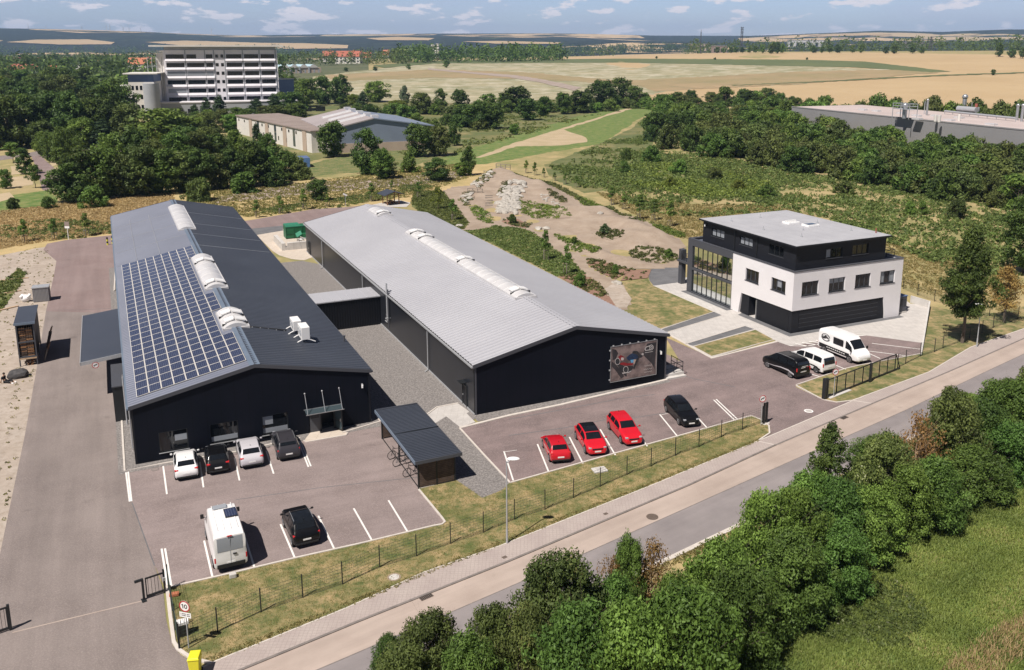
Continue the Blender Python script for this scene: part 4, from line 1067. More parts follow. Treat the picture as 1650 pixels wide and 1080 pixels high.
art('banner_dark', (262, 560), (330, 610), (430, 720), (480, 820), (430, 860), (350, 740), (262, 640))
art('print_black', (330, 530), (400, 540), (460, 640), (560, 640), (620, 640), (650, 660), (600, 720), (520, 760), (530, 820), (500, 820), (440, 740), (380, 660), (335, 600))
art('print_red', (370, 480), (410, 450), (470, 480), (475, 530), (430, 550), (385, 520)); art('print_light', (430, 490), (468, 500), (465, 535), (430, 545), (415, 520))
art('print_red', (390, 590), (470, 575), (560, 600), (630, 590), (620, 625), (500, 635), (400, 610)); art('print_blue', (510, 500), (560, 450), (620, 420), (700, 440), (720, 500), (640, 540), (600, 560), (540, 540))
art('print_black', (610, 400), (640, 378), (700, 385), (745, 430), (700, 450), (620, 430)); art('print_black', (700, 440), (750, 440), (800, 470), (770, 500), (720, 500)); art('print_skin', (640, 530), (690, 530), (680, 570), (655, 620), (635, 600))
art('print_sky', (580, 540), (640, 530), (635, 580), (600, 590)); art('print_black', (690, 510), (740, 500), (690, 600), (655, 700), (635, 690), (650, 620)); art('print_light', (780, 420), (815, 430), (805, 460), (775, 450))
for cx_, cy_ in ((360, 560), (505, 700)):
    n = 14; art('print_light', *[(cx_ + 46 * math.cos(2 * math.pi * i / n), cy_ + 60 * math.sin(2 * math.pi * i / n)) for i in range(n)]); art('print_black', *[(cx_ + 38 * math.cos(2 * math.pi * i / n), cy_ + 51 * math.sin(2 * math.pi * i / n)) for i in range(n)])
art('print_light', (440, 755), (560, 740), (600, 720), (600, 735), (560, 755), (450, 775)); art('print_red', (540, 590), (600, 595), (590, 615), (545, 612))
# emblem: ring joined to a swept loop, and three handwritten lines
n = 18
art('print_light', (825, 350), (850, 310), (900, 295), (940, 280), (980, 300), (985, 340), (960, 370), (900, 375), (840, 385)); art('banner_dark', (840, 350), (860, 322), (905, 308), (915, 330), (910, 360), (850, 370))
art('print_light', *[(943 + 38 * math.cos(2 * math.pi * i / n), 325 + 48 * math.sin(2 * math.pi * i / n)) for i in range(n)]); art('banner_dark', *[(943 + 29 * math.cos(2 * math.pi * i / n), 325 + 37 * math.sin(2 * math.pi * i / n)) for i in range(n)])
art('print_light', *[(945 + 18 * math.cos(2 * math.pi * i / n), 325 + 24 * math.sin(2 * math.pi * i / n)) for i in range(n)]); art('banner_dark', *[(946 + 9 * math.cos(2 * math.pi * i / n), 325 + 13 * math.sin(2 * math.pi * i / n)) for i in range(n)])
art('print_light', (830, 412), (975, 390), (975, 398), (830, 420))
for x0, x1, y0, y1 in ((830, 965, 640, 620), (820, 970, 700, 678), (830, 965, 748, 722)):
    nn_ = 9
    for i in range(nn_):
        xa = x0 + (x1 - x0) * i / nn_; xb = x0 + (x1 - x0) * (i + .8) / nn_; ya = y0 + (y1 - y0) * i / nn_; s_ = 9 * (1 if i % 2 else -1)
        art('print_light', (xa, ya + s_), (xb, ya - s_ - 3), (xb, ya - s_ + 7), (xa, ya + s_ + 9))
pr.build('print', bn)
fr_ = MB()
for p, q in (((-.05, 0, -.05), (BW_ + .05, 0, -.05)), ((-.05, 0, BH_ + .05), (BW_ + .05, 0, BH_ + .05)), ((-.05, 0, -.05), (-.05, 0, BH_ + .05)), ((BW_ + .05, 0, -.05), (BW_ + .05, 0, BH_ + .05))): fr_.tube(p, q, .03, 'steel', 6)
fr_.build('frame', bn)
fr_ = MB()
for i in range(6): x = .25 + i * .92; fr_.box(x - .06, x + .06, -.05, .09, BH_ + .06, BH_ + .16, 'galv')
for i in range(4): z = .2 + i * .98; fr_.box(-.17, -.07, -.05, .09, z - .06, z + .06, 'galv')
fr_.build('clamp', bn)
# ------------------------------------------------------------------ office building
def glass_clear(name, tr=.55, tintc=(.42, .47, .47)):
    m = bpy.data.materials.new(name); m.use_nodes = True; n, l = m.node_tree.nodes, m.node_tree.links; n.clear()
    o = n.new('ShaderNodeOutputMaterial'); t = n.new('ShaderNodeBsdfTransparent'); t.inputs[0].default_value = (*tintc, 1)
    g = n.new('ShaderNodeBsdfGlossy'); g.inputs['Roughness'].default_value = .03; g.inputs[0].default_value = (.75, .8, .82, 1)
    f = n.new('ShaderNodeFresnel'); f.inputs[0].default_value = 1.5
    a = n.new('ShaderNodeMath'); a.operation = 'MULTIPLY_ADD'; a.inputs[1].default_value = .9; a.inputs[2].default_value = .06
    l.new(f.outputs[0], a.inputs[0])
    mx = n.new('ShaderNodeMixShader'); l.new(a.outputs[0], mx.inputs[0]); l.new(t.outputs[0], mx.inputs[1]); l.new(g.outputs[0], mx.inputs[2]); l.new(mx.outputs[0], o.inputs[0])
    MATS[name] = m
glass_clear('glass_clear')
of = thing('office_building', 'three storey white and anthracite office building with a glazed corner', 'office building', FO.w(0, 0), FO.th)
w = MB()
RW = [(1.25, 3.7, 4.35, 5.97), (5.25, 7.7, 4.32, 5.95), (9.25, 11.65, 4.36, 5.97), (13.2, 15.55, 4.38, 5.95)]
LW = [(6.0, 8.48, 4.42, 5.92), (1.3, 3.76, 4.42, 5.88)]
panel(w, FRONT(), [(0, 2.72), (14.0, 2.72), (14.43, 0), (WO, 0), (WO, 7.26), (0, 7.26)], RW, .3, 'white_render')
panel(w, LEFT(), [(.3, 2.72), (9.08, 2.62), (9.54, 0), (11.0, 0), (11.0, 7.26), (.3, 7.26)], LW, .3, 'white_render')
w.box(WO - .3, WO, .3, DO, 0, 7.26, 'white_render')
w.build('wall', of)
m = MB()
m.prism([(.12, .12), (14.3, .12), (14.3, .34), (WO - .32, .34), (WO - .32, DO - .4), (5, DO - .4), (5, 11.1), (.32, 11.1), (.32, 9.5), (.14, 9.0), (.14, 7.72), (1.5, 7.72), (1.5, 6.42), (.12, 6.42)], 0, 2.70, 'brick_dark')
m.build('base_wall', of)
m = MB(); m.prism([(.45, .45), (WO - .34, .45), (WO - .34, DO - .4), (5, DO - .4), (5, 11.1), (.45, 11.1)], 2.71, 6.9, 'interior'); m.build('core_wall', of)
# top storey
m = MB(); panel(m, FRONT(.95), [(.95, 6.9), (14.68, 6.9), (14.68, 9.93), (.95, 9.93)], [(5.4, 7.85, 8.1, 9.25), (9.42, 11.88, 8.12, 9.32)], .25, 'brick_dark')
panel(m, LEFT(.95), [(1.2, 6.9), (18.7, 6.9), (18.7, 9.93), (1.2, 9.93)], [(14.2, 16.8, 8.2, 9.28), (8.62, 11.05, 8.24, 9.35), (3.05, 5.55, 8.2, 9.4)], .25, 'brick_dark')
m.box(14.43, 14.68, 1.2, 18.7, 6.9, 9.93, 'brick_dark'); m.box(1.2, 14.43, 18.45, 18.7, 6.9, 9.93, 'brick_dark'); m.box(1.5, 14.2, 1.6, 18.2, 6.95, 9.5, 'interior')
m.build('top_storey_wall', of)
m = MB(); m.box(.42, 15.0, .40, 19.0, 9.94, 10.12, 'anthracite'); m.box(.50, 14.92, .48, 18.92, 10.121, 10.15, 'roof_flat'); m.build('roof', of)
m = MB(); m.box(.3, WO - .3, .3, DO - .3, 6.91, 7.0, 'roof_sheen_grey'); m.build('terrace', of)
m = MB()
m.box(-.06, WO + .06, -.06, .36, 7.262, 7.34, 'frame_grey'); m.box(-.06, .36, .362, DO + .06, 7.262, 7.34, 'frame_grey'); m.box(WO - .36, WO + .06, .362, DO + .06, 7.262, 7.34, 'frame_grey'); m.box(.362, WO - .362, DO - .4, DO + .06, 7.262, 7.34, 'frame_grey')
m.build('coping', of)
for q in RW: window(of, FRONT(), *q, n=3, dep=.16, fr='frame_grey', sill='frame_grey', blinds=((.0, .34, .1, .95), (.67, 1, .1, .9)) if q[0] > 12 else ((.05, .95, .62, .95),) if 5 < q[0] < 6 else ())
for q in LW: window(of, LEFT(), *q, n=3, dep=.16, fr='frame_grey', sill='frame_grey', blinds=((.36, .64, .35, .95),) if q[0] < 2 else ())
for q in ((5.4, 7.85, 8.1, 9.25), (9.42, 11.88, 8.12, 9.32)): window(of, FRONT(.95), *q, n=3, dep=.10, sill='frame_grey', blinds=((.02, .30, .1, .9),) if q[0] < 6 else ())
for q in ((14.2, 16.8, 8.2, 9.28), (8.62, 11.05, 8.24, 9.35), (3.05, 5.55, 8.2, 9.4)): window(of, LEFT(.95), *q, n=3, dep=.10, sill='frame_grey', blinds=() if q[0] < 4 else ((.05, .32, .12, .9), (.38, .64, .12, .9), (.72, .98, .12, .8)))
# glazed corner: portal frame, floors, rooms with tables, panes
m = MB()
m.box(-.12, .5, 19.4, DO, 0, 7.24, 'frame_grey'); m.box(-.12, .5, 11.0, 19.4, 6.45, 7.24, 'frame_grey'); m.box(-.12, .5, 11.0, 19.4, 3.22, 3.50, 'frame_grey'); m.box(-.12, .5, 11.0, 19.4, 0, .22, 'frame_grey')
m.box(.5, WO - .3, DO - .35, DO, 3.2, 3.5, 'frame_grey'); m.box(.5, WO - .3, DO - .35, DO, 6.4, 7.24, 'frame_grey'); m.box(5, WO - .3, DO - .35, DO, 0, 3.2, 'frame_grey'); m.box(5, WO - .3, DO - .35, DO, 3.5, 6.4, 'frame_grey')
m.box(-.125, -.121, 11.02, 11.05, 0, 7.2, 'steel')
m.build('portal_frame', of)
m = MB(); m.box(.5, 4.99, 11.11, DO - .4, 3.28, 3.45, 'wood_pale'); m.box(.5, 4.99, 11.11, DO - .4, .02, .16, 'paving'); m.box(.5, 4.99, 11.11, DO - .4, 6.46, 6.6, 'plaster'); m.box(4.9, 4.99, 11.11, DO - .4, .16, 3.27, 'interior'); m.box(4.9, 4.99, 11.11, DO - .4, 3.46, 6.45, 'interior'); m.build('interior_room', of)
m = MB()
for a, b in ((2.3, 12.4), (2.2, 14.3), (3.4, 13.2), (2.4, 16.2)):
    m.disc((a, b, 4.15), (0, 0, 1), .5, 'plastic_white', 16, thick=.04); m.tube((a, b, 3.46), (a, b, 4.14), .05, 'steel')
m.box(1.2, 1.7, 16.9, 17.6, 3.46, 5.0, 'green_light'); m.build('interior_table', of)
for z0, z1 in ((.24, 3.20), (3.52, 6.43)):
    g_ = MB()
    for i in range(9):
        b = 11.06 + (19.36 - 11.06) * i / 8; g_.box(.02, .14, b - .04, b + .04, z0, z1, 'black_metal')
    g_.box(.02, .14, 11.1, 19.36, z0 - .015, z0 + .06, 'black_metal'); g_.box(.02, .14, 11.1, 19.36, z1 - .06, z1 + .015, 'black_metal')
    if z0 > 3: g_.box(.015, .13, 11.1, 19.36, 4.4, 4.45, 'black_metal')
    o = g_.build('glazing_frame', of)
    p = MB(); p.add([(.08, 11.1, z0), (.08, 19.35, z0), (.08, 19.35, z1), (.08, 11.1, z1)], [(0, 1, 2, 3)], 'glass_clear'); p.build('pane', o)
# entrance recess
m = MB(); m.box(1.40, 1.46, 6.5, 7.64, 0, 2.3, 'black_metal'); dr = m.build('door', of)
m = MB(); m.box(1.37, 1.40, 6.66, 7.5, .2, 2.15, 'glass_blue'); m.build('pane', dr); m = MB(); m.box(1.28, 1.33, 6.62, 6.66, .7, 1.7, 'steel'); m.build('handle', dr)
m = MB(); m.box(-.02, .11, 6.18, 6.26, .1, 2.4, 'steel'); m.build('entrance_trim', of)
m = MB(); m.box(.10, .118, .6, 5.8, .12, 2.6, 'anthracite'); m.build('garage_panel', of)
m = MB(); m.box(1.2, 13.2, .09, .115, .1, 2.58, 'anthracite')
for z in (.6, 1.1, 1.6, 2.1): m.box(1.2, 13.2, .085, .118, z, z + .03, 'frame_grey')
m.build('garage_door', of)
# terrace rail, balcony, rooftop fittings
m = MB()
for z in (7.75, 8.1): m.bar((15.2, 1.2, z), (16.5, 1.2, z), .05, 'black_metal'); m.bar((16.5, 1.2, z), (16.5, 18, z), .05, 'black_metal')
for b in (1.2, 4.5, 8, 12, 15, 18): m.bar((16.5, b, 7.2), (16.5, b, 8.12), .05, 'black_metal')
m.bar((15.2, 1.2, 7.2), (15.2, 1.2, 8.12), .05, 'black_metal'); m.build('terrace_railing', of)
m = MB(); m.box(.9, 5.2, DO + .02, 24.3, 3.2, 3.5, 'frame_grey'); ba = m.build('balcony', of)
m = MB(); m.box(1.2, 1.9, 23.6, 24.35, 0, 4.9, 'frame_grey'); m.build('pillar', ba)
m = MB()
for z in (3.9, 4.3, 4.7): m.bar((1.0, DO + .1, z), (1.0, 23.6, z), .045, 'black_metal')
for i in range(9): b = DO + .15 + i * .42; m.bar((1.0, b, 3.5), (1.0, b, 4.7), .04, 'black_metal')
m.build('railing', ba)
for a, b in ((8.9, 11.1), (10.0, 8.8)):
    m = MB(); m.box(a - .9, a + .9, b - .65, b + .65, 10.152, 10.42, 'plastic_white'); o = m.build('roof_light', of); bevel(o, .03)
    m = MB(); m.box(a - .72, a + .72, b - .48, b + .48, 10.421, 10.44, 'glass_blue' if b < 10 else 'glass_light'); m.box(a - .9, a + .9, b + .1, b + .16, 10.445, 10.62, 'plastic_white') if b > 10 else None; m.build('pane', o)
for a, b in ((3, 15.5), (3.2, 9.5), (8, 16), (12.2, 10), (12.5, 4.5), (4.5, 4.2), (7.4, 7.2)):
    m = MB(); m.tube((a, b, 10.152), (a, b, 10.25), .16, 'galv', 10); m.tube((a, b, 10.25), (a, b, 10.62), .035, 'galv', 6); m.build('air_terminal', of)
m = MB(); m.tube((14.2, 2.2, 10.152), (14.2, 2.2, 10.75), .07, 'tile_dark', 8); m.build('vent_pipe', of)
m = MB(); m.tube((.86, 12.0, 7.3), (.86, 12.0, 9.9), .05, 'black_metal', 6); m.tube((.86, 7.7, 7.3), (.86, 7.7, 9.9), .05, 'black_metal', 6); m.tube((14.77, 1.3, 7.3), (14.77, 1.3, 9.9), .05, 'black_metal', 6); m.build('downpipe', of)
wall_lamp(FO.w(.92, 18.1, 9.35), FO.th - math.pi / 2, 'white floodlight high on the dark top storey of the office, facing the sandy track')
# plant cabinet beside the office
hp = thing('plant_cabinet', 'dark grey heat pump cabinet on a concrete foot beside the white office wall', 'cabinet', FO.w(17.0, .6), FO.th)
MB().box(.1, 1.75, 0, 1.5, 0, .22, 'concrete').build('foot', hp)
bevel(MB().box(.15, 1.7, .05, 1.45, .23, 2.15, 'frame_grey').build('casing', hp), .04)
m = MB(); m.box(.35, 1.5, .02, .05, .95, 1.8, 'black_metal')
for i in range(6): m.box(.35, 1.5, .005, .02, 1.0 + i * .13, 1.06 + i * .13, 'frame_grey')
m.build('grille', hp); MB().box(.1, 1.75, 0, 1.5, 2.155, 2.22, 'blue_panel').build('lid', hp)
# ------------------------------------------------------------------ vehicles
# stations along the length, rear to front, as fractions: x, underside z, belt z (fraction of H), top z (fraction of H), half width at belt, half width at top
CAR = {
 'hatch': [(0, .27, .40, .43, .80, .70), (.015, .17, .52, .56, .92, .80), (.05, .13, .60, .66, .96, .84), (.085, .12, .64, .74, .97, .80), (.16, .12, .66, .955, .98, .73), (.22, .12, .66, .985, .985, .72), (.36, .12, .655, 1.0, 1, .72), (.50, .12, .645, .985, 1, .72), (.58, .12, .64, .945, 1, .71), (.66, .12, .63, .83, 1, .74), (.745, .12, .62, .68, .99, .80), (.80, .12, .60, .655, .98, .82), (.90, .13, .55, .60, .95, .80), (.96, .14, .47, .53, .88, .74), (.985, .15, .40, .45, .80, .68), (1, .18, .32, .36, .70, .60)],
 'estate': [(0, .27, .40, .43, .80, .72), (.012, .17, .54, .58, .92, .82), (.035, .13, .62, .70, .96, .82), (.06, .12, .65, .80, .97, .78), (.105, .12, .66, .96, .98, .74), (.16, .12, .66, .985, .985, .73), (.32, .12, .655, 1.0, 1, .73), (.48, .12, .645, .99, 1, .72), (.55, .12, .64, .955, 1, .71), (.62, .12, .63, .85, 1, .74), (.70, .12, .62, .68, .99, .80), (.76, .12, .60, .655, .98, .82), (.88, .13, .56, .61, .95, .80), (.95, .14, .48, .54, .88, .74), (.985, .15, .40, .45, .80, .68), (1, .18, .32, .36, .70, .60)],
 'suv': [(0, .30, .42, .45, .82, .74), (.015, .21, .54, .58, .93, .82), (.045, .17, .60, .68, .97, .83), (.075, .16, .63, .76, .98, .80), (.14, .16, .64, .955, .985, .75), (.20, .16, .64, .985, .99, .74), (.36, .16, .635, 1.0, 1, .74), (.50, .16, .63, .99, 1, .73), (.57, .16, .625, .95, 1, .72), (.65, .16, .62, .83, 1, .76), (.73, .16, .61, .69, .99, .82), (.80, .16, .60, .665, .98, .84), (.91, .17, .56, .62, .95, .82), (.965, .18, .48, .54, .90, .76), (.988, .19, .42, .47, .83, .70), (1, .22, .36, .40, .74, .64)],
 'minivan': [(0, .25, .42, .45, .86, .80), (.008, .16, .56, .60, .95, .86), (.02, .13, .60, .76, .97, .86), (.04, .12, .60, .90, .98, .84), (.07, .12, .60, .97, .985, .82), (.12, .12, .60, .99, .99, .82), (.32, .12, .595, 1.0, 1, .82), (.56, .12, .59, .99, 1, .81), (.63, .12, .585, .95, 1, .80), (.71, .12, .575, .82, 1, .80), (.79, .12, .565, .66, .99, .84), (.84, .12, .55, .615, .98, .85), (.92, .13, .50, .55, .95, .82), (.97, .14, .43, .48, .89, .76), (.99, .15, .37, .42, .82, .70), (1, .17, .30, .34, .74, .62)],
 'van': [(0, .20, .40, .60, .90, .88), (.004, .15, .45, .80, .96, .92), (.012, .13, .48, .93, .97, .90), (.03, .12, .50, .975, .98, .88), (.06, .12, .50, .99, .985, .87), (.3, .12, .50, 1.0, 1, .87), (.55, .12, .50, 1.0, 1, .87), (.66, .12, .50, .975, 1, .86), (.72, .12, .49, .92, 1, .84), (.80, .12, .48, .74, .995, .82), (.865, .12, .47, .565, .985, .84), (.90, .12, .46, .52, .97, .85), (.95, .13, .42, .46, .93, .82), (.98, .14, .36, .40, .88, .76), (.993, .15, .31, .35, .82, .70), (1, .17, .26, .29, .76, .64)],
}
WIN = {  # windscreen (bottom x, top x), rear screen (bottom x, top x), side glass (x0, x1, split xs)
 'hatch': ((.735, .595), (.088, .158), (.15, .70, (.44,)), (.17, .81)), 'estate': ((.69, .56), (.062, .103), (.085, .655, (.22, .42)), (.18, .80)),
 'suv': ((.725, .585), (.078, .138), (.12, .69, (.24, .44)), (.17, .80)), 'minivan': ((.78, .645), (.022, .062), (.06, .74, (.28, .52)), (.17, .81)), 'van': ((.858, .735), (.013, .03), (.68, .82, ()), (.18, .80))}
def car(name, label, kindk, rear, head, L, W, H, paint, wheel_r=.32, black_lower=False, roof=None, rails=None, side_glass=True, plate_rear=True, extras=None, rear_glass='glass_dark', group=None):
    S = np.array(CAR[kindk]); hw = W / 2
    def st(x):
        return [np.interp(x, S[:, 0], S[:, k]) for k in range(1, 6)]
    def sec(x):
        zb, zl, zt, wb, wt = st(x); zb *= H; zl *= H; zt *= H; wb *= hw; wt *= hw
        up = max(zt - zl, .02)
        return [(0, zb), (wb * .86, zb), (wb * .97, zb + .10), (wb, zb + (zl - zb) * .45), (wb * .985, zl - .05 * H * .5), (wb * .955, zl), (wb * .955 + (wt - wb * .955) * .55, zl + up * .52), (wt, zt - up * .10), (wt * .93, zt - up * .025), (wt * .6, zt - .004 * H), (0, zt)]
    xs = sorted(set(list(S[:, 0]) + [x for x in np.linspace(.1, .93, 22)]))
    t = thing(name, label, 'van' if kindk in ('van', 'minivan') else 'car', (rear.x, rear.y, .035), head, group)
    mb = MB(); rows = []
    for x in xs:
        h = sec(x); ring = [(x * L, y, z) for y, z in h] + [(x * L, -y, z) for y, z in h[-2:0:-1]]
        rows.append(ring)
    n = len(rows[0]); vs = [p for r_ in rows for p in r_]
    fs = []; ms = []
    for j in range(len(rows) - 1):
        for i in range(n):
            fs.append((j * n + i, j * n + (i + 1) % n, (j + 1) * n + (i + 1) % n, (j + 1) * n + i))
    k0 = mb.mi(paint); kr = mb.mi(roof or paint); kl = mb.mi('black_plastic')
    mb.v = vs; mb.f = fs
    for j in range(len(rows) - 1):
        xm = (xs[j] + xs[j + 1]) / 2
        for i in range(n):
            if i in (0, n - 1): mm = kl
            elif black_lower and i in (1, 2, n - 2, n - 3): mm = kl
            elif roof and i in (8, 9, 10, 11) and S[:, 0][4] < xm < WIN[kindk][0][1]: mm = kr
            else: mm = k0
            mb.m.append(mm)
    mb.f.append(tuple(range(n - 1, -1, -1))); mb.m.append(k0); mb.f.append(tuple((len(rows) - 1) * n + i for i in range(n))); mb.m.append(k0)
    body = mb.build('body', t, smooth=32)
    def surf_side(x, f, sgn, off):       # f: 0 belt .. 1 roof edge
        h = sec(x); a, b, c = h[5], h[6], h[7]
        if f < .55: y = a[0] + (b[0] - a[0]) * f / .55; z = a[1] + (b[1] - a[1]) * f / .55
        else: y = b[0] + (c[0] - b[0]) * (f - .55) / .45; z = b[1] + (c[1] - b[1]) * (f - .55) / .45
        return (x * L, sgn * (y + off), z + off * .3)
    def surf_top(x, v, off, dx):          # v -1..1 across
        h = sec(x); Y = [h[7][0], h[8][0], h[9][0], 0][::-1]; Z = [h[7][1], h[8][1], h[9][1], h[10][1]][::-1]
        y = v * h[7][0]; z = np.interp(abs(y), Y, Z)
        return (x * L + dx * off, y, z + off)
    (w0, w1), (r0, r1), (s0, s1, cuts), (wx0, wx1) = WIN[kindk]
    def screen(nm, xa, xb, dx, m, k=.93):
        q = MB(); nx, ny = 6, 8; vv = []
        for i in range(nx + 1):
            x = xa + (xb - xa) * i / nx
            for j in range(ny + 1): vv.append(surf_top(x, (-1 + 2 * j / ny) * k, .010, dx))
        q.add(vv, [(i * (ny + 1) + j, i * (ny + 1) + j + 1, (i + 1) * (ny + 1) + j + 1, (i + 1) * (ny + 1) + j) for i in range(nx) for j in range(ny)], m)
        return q.build(nm, t, smooth=40)
    screen('windscreen', w0, w1, .8, 'glass_dark', .90)
    if kindk in ('van', 'minivan'):
        q = MB(); vv = []
        zb_, zt_ = (.53, .88) if kindk == 'minivan' else (.56, .90)
        for i in range(5):
            z = (zb_ + (zt_ - zb_) * i / 4) * H
            tops = S[:6, 3] * H; x = np.interp(z, tops, S[:6, 0]) * L - .012
            for j in range(7):
                v = -1 + 2 * j / 6; vv.append((x - .0 * abs(v), v * hw * .74, z))
        q.add(vv, [(i * 7 + j, i * 7 + j + 1, (i + 1) * 7 + j + 1, (i + 1) * 7 + j) for i in range(4) for j in range(6)], rear_glass); q.build('rear_window', t, smooth=40)
    else:
        screen('rear_window', r0, r1, -.8, rear_glass, .88)
    if side_glass:
        ed = [s0] + list(cuts) + [s1]
        for sg_ in (-1, 1):
            for a, b in zip(ed, ed[1:]):
                q = MB(); vv = []; nx = 6
                a2 = a + (.012 if a != s0 else 0); b2 = b - (.012 if b != s1 else 0)
                for i in range(nx + 1):
                    x = a2 + (b2 - a2) * i / nx
                    for f in (.10, .55, .86): vv.append(surf_side(x, f, sg_, .008))
                q.add(vv, [(i * 3 + j, i * 3 + j + 1, (i + 1) * 3 + j + 1, (i + 1) * 3 + j) for i in range(nx) for j in range(2)], 'glass_dark'); q.build('side_window', t, smooth=40)
    for x in (wx0, wx1):
        for sg_ in (-1, 1):
            yo = sg_ * (hw * st(x)[3] + .012)
            q = MB(); q.tube((x * L, yo - sg_ * .22, wheel_r), (x * L, yo, wheel_r), wheel_r, 'rubber', 20); wh = q.build('wheel', t, smooth=40)
            q = MB(); q.disc((x * L, yo, wheel_r), (0, sg_, 0), wheel_r * .68, 'rim', 18, r0=wheel_r * .55, thick=.012)
            for k in range(5):
                aa = 2 * math.pi * k / 5; q.bar((x * L, yo + sg_ * .006, wheel_r), (x * L + math.cos(aa) * wheel_r * .6, yo + sg_ * .006, wheel_r + math.sin(aa) * wheel_r * .6), .06, 'rim', .02)
            q.build('rim', wh)
            q = MB(); q.tube((x * L, yo - sg_ * .05, wheel_r + .02), (x * L, yo - sg_ * .006, wheel_r + .02), wheel_r * 1.17, 'black_plastic', 22); q.build('wheel_arch', t, smooth=40)
    def light(nm, x, yf, zf, sx, sy, sz, m):
        for sg_ in (-1, 1):
            wb = hw * st(x)[3]
            o = MB().cbox(x * L, sg_ * wb * yf, zf * H, sx, sy, sz, m).build(nm, t); bevel(o, .03, 2)
    low = {'hatch': (.55, .60), 'estate': (.56, .60), 'suv': (.56, .58), 'minivan': (.48, .52), 'van': (.40, .40)}[kindk]
    light('headlight', .962 if kindk != 'van' else .972, .78, low[0] * .86, .20, .24, .12, 'lamp_clear')
    if kindk in ('van', 'minivan'): light('tail_light', .008, .93, .52 if kindk == 'minivan' else .36, .10, .12, .36, 'lamp_red')
    else: light('tail_light', .045, .84, low[1] * .985, .20, .26, .13, 'lamp_red')
    MB().box(-.012, .01, -.26, .26, .36 * H if kindk not in ('van',) else .24 * H, .36 * H + .11 if kindk != 'van' else .24 * H + .11, 'sign_white').build('number_plate', t)
    MB().box(L - .005, L + .014, -.26, .26, .26 * H if kindk not in ('van', 'minivan') else .17 * H, .26 * H + .11 if kindk not in ('van', 'minivan') else .17 * H + .11, 'sign_white').build('number_plate', t)
    q = MB(); q.cbox(L * .992, 0, (.34 if kindk not in ('van', 'minivan') else .22) * H + .10, .05, W * .5, .16, 'black_plastic'); o = q.build('grille', t); bevel(o, .02)
    q = MB(); q.cbox(.02, 0, (.22 if kindk != 'van' else .19) * H, .10, W * .82, .13 if kindk != 'van' else .28, 'black_plastic'); o = q.build('bumper', t); bevel(o, .03)
    for sg_ in (-1, 1):
        zz = (st(w0)[1] + .06) * H; q = MB(); x = (w0 - .015) * L
        big = kindk == 'van'
        q.cbox(x, sg_ * (hw + .12), zz + (.10 if big else .05), .11, .17 if not big else .22, .30 if big else .12, 'black_plastic' if (big or paint == 'paint_black') else paint); q.bar((x, sg_ * (hw - .08), zz), (x, sg_ * (hw + .06), zz + .02), .05, 'black_plastic'); o = q.build('mirror', t); bevel(o, .03)
    if rails:
        for sg_ in (-1, 1):
            q = MB(); P = [surf_top(x, sg_ * .93, .05, 0) for x in np.linspace(S[:, 0][5], WIN[kindk][0][1] - .03, 6)]
            for p, q2 in zip(P, P[1:]): q.tube(p, q2, .022, rails, 6)
            q.build('roof_rail', t)
    if kindk not in ('van', 'minivan'):
        p = surf_top(S[:, 0][5] + .03, 0, .02, 0); q = MB(); q.bar(p, (p[0] - .1, 0, p[2] + .10), .03, 'black_plastic'); q.build('aerial', t)
    return t, sec
def heading(a, b):
    p, q = G(*a), G(*b); return math.atan2(q.y - p.y, q.x - p.x)
def rear_at(c, hd): return G(*c)
def front_at(c, hd, L):
    g = G(*c); return Vector((g.x - math.cos(hd) * L, g.y - math.sin(hd) * L, 0))
HN = heading((386, 775), (378, 738))         # stalls under the gable
car('hatchback', 'white hatchback parked nose in under the gable, first car from the corner', 'hatch', G(302, 775.5), HN, 4.06, 1.74, 1.45, 'paint_white', .31)
car('hatchback', 'black hatchback parked nose in under the gable between white and silver cars', 'hatch', G(353, 766), HN, 4.02, 1.72, 1.48, 'paint_black', .31)
car('hatchback', 'silver hatchback parked nose in under the gable beside the black one', 'hatch', G(407.5, 756.5), HN, 4.40, 1.81, 1.51, 'paint_silver', .32)
car('estate_car', 'dark grey estate car with red tail lights parked nearest the hall entrance', 'estate', G(467, 743.5), HN, 4.55, 1.82, 1.50, 'paint_grey', .32, rails='steel')
HV = heading((475, 899.5), (452, 845.5))
t, _ = car('camper_van', 'tall white panel van with a solar panel on its roof', 'van', G(374, 922), heading((410, 915), (392, 858)), 5.95, 2.05, 2.62, 'paint_white', .35, rear_glass='blind')
q = MB(); q.cbox(2.55, -.42, 2.665, 1.15, .75, .05, 'black_metal'); q.add([(2.02, -.77, 2.693), (3.08, -.77, 2.693), (3.08, -.07, 2.693), (2.02, -.07, 2.693)], [(0, 1, 2, 3)], 'solar_cells'); q.build('solar_panel', t)
q = MB(); q.cbox(3.6, .12, 2.66, .5, .85, .07, 'blind'); o = q.build('roof_hatch', t); bevel(o, .02)
q = MB(); q.cbox(.012, 0, 2.45, .06, .3, .05, 'lamp_red'); q.build('brake_light', t); q = MB(); q.box(-.012, .0, -.012, .012, .6, 2.35, 'panel_grey'); q.build('door_joint', t); q = MB(); q.cbox(-.03, -.25, 1.22, .05, .22, .07, 'black_plastic'); q.build('door_handle', t)
q = MB()
for k in range(4): q.box(.6, 4.0, -.6 + k * .4 - .02, -.6 + k * .4 + .02, 2.60, 2.632, 'paint_white')
q.build('roof_rib', t)
car('compact_suv', 'black compact SUV with silver roof rails in the front bays', 'suv', G(496, 883.5), HV, 4.25, 1.82, 1.60, 'paint_black', .34, black_lower=True, roof='glass_dark', rails='steel')
HR = heading((884, 761), (866, 716.5))
car('coupe', 'small red car seen from behind, leftmost of the red cars', 'hatch', G(904, 748.5), HR + .02, 3.95, 1.70, 1.42, 'paint_red_dark', .30)
h_ = HR + math.pi + .05
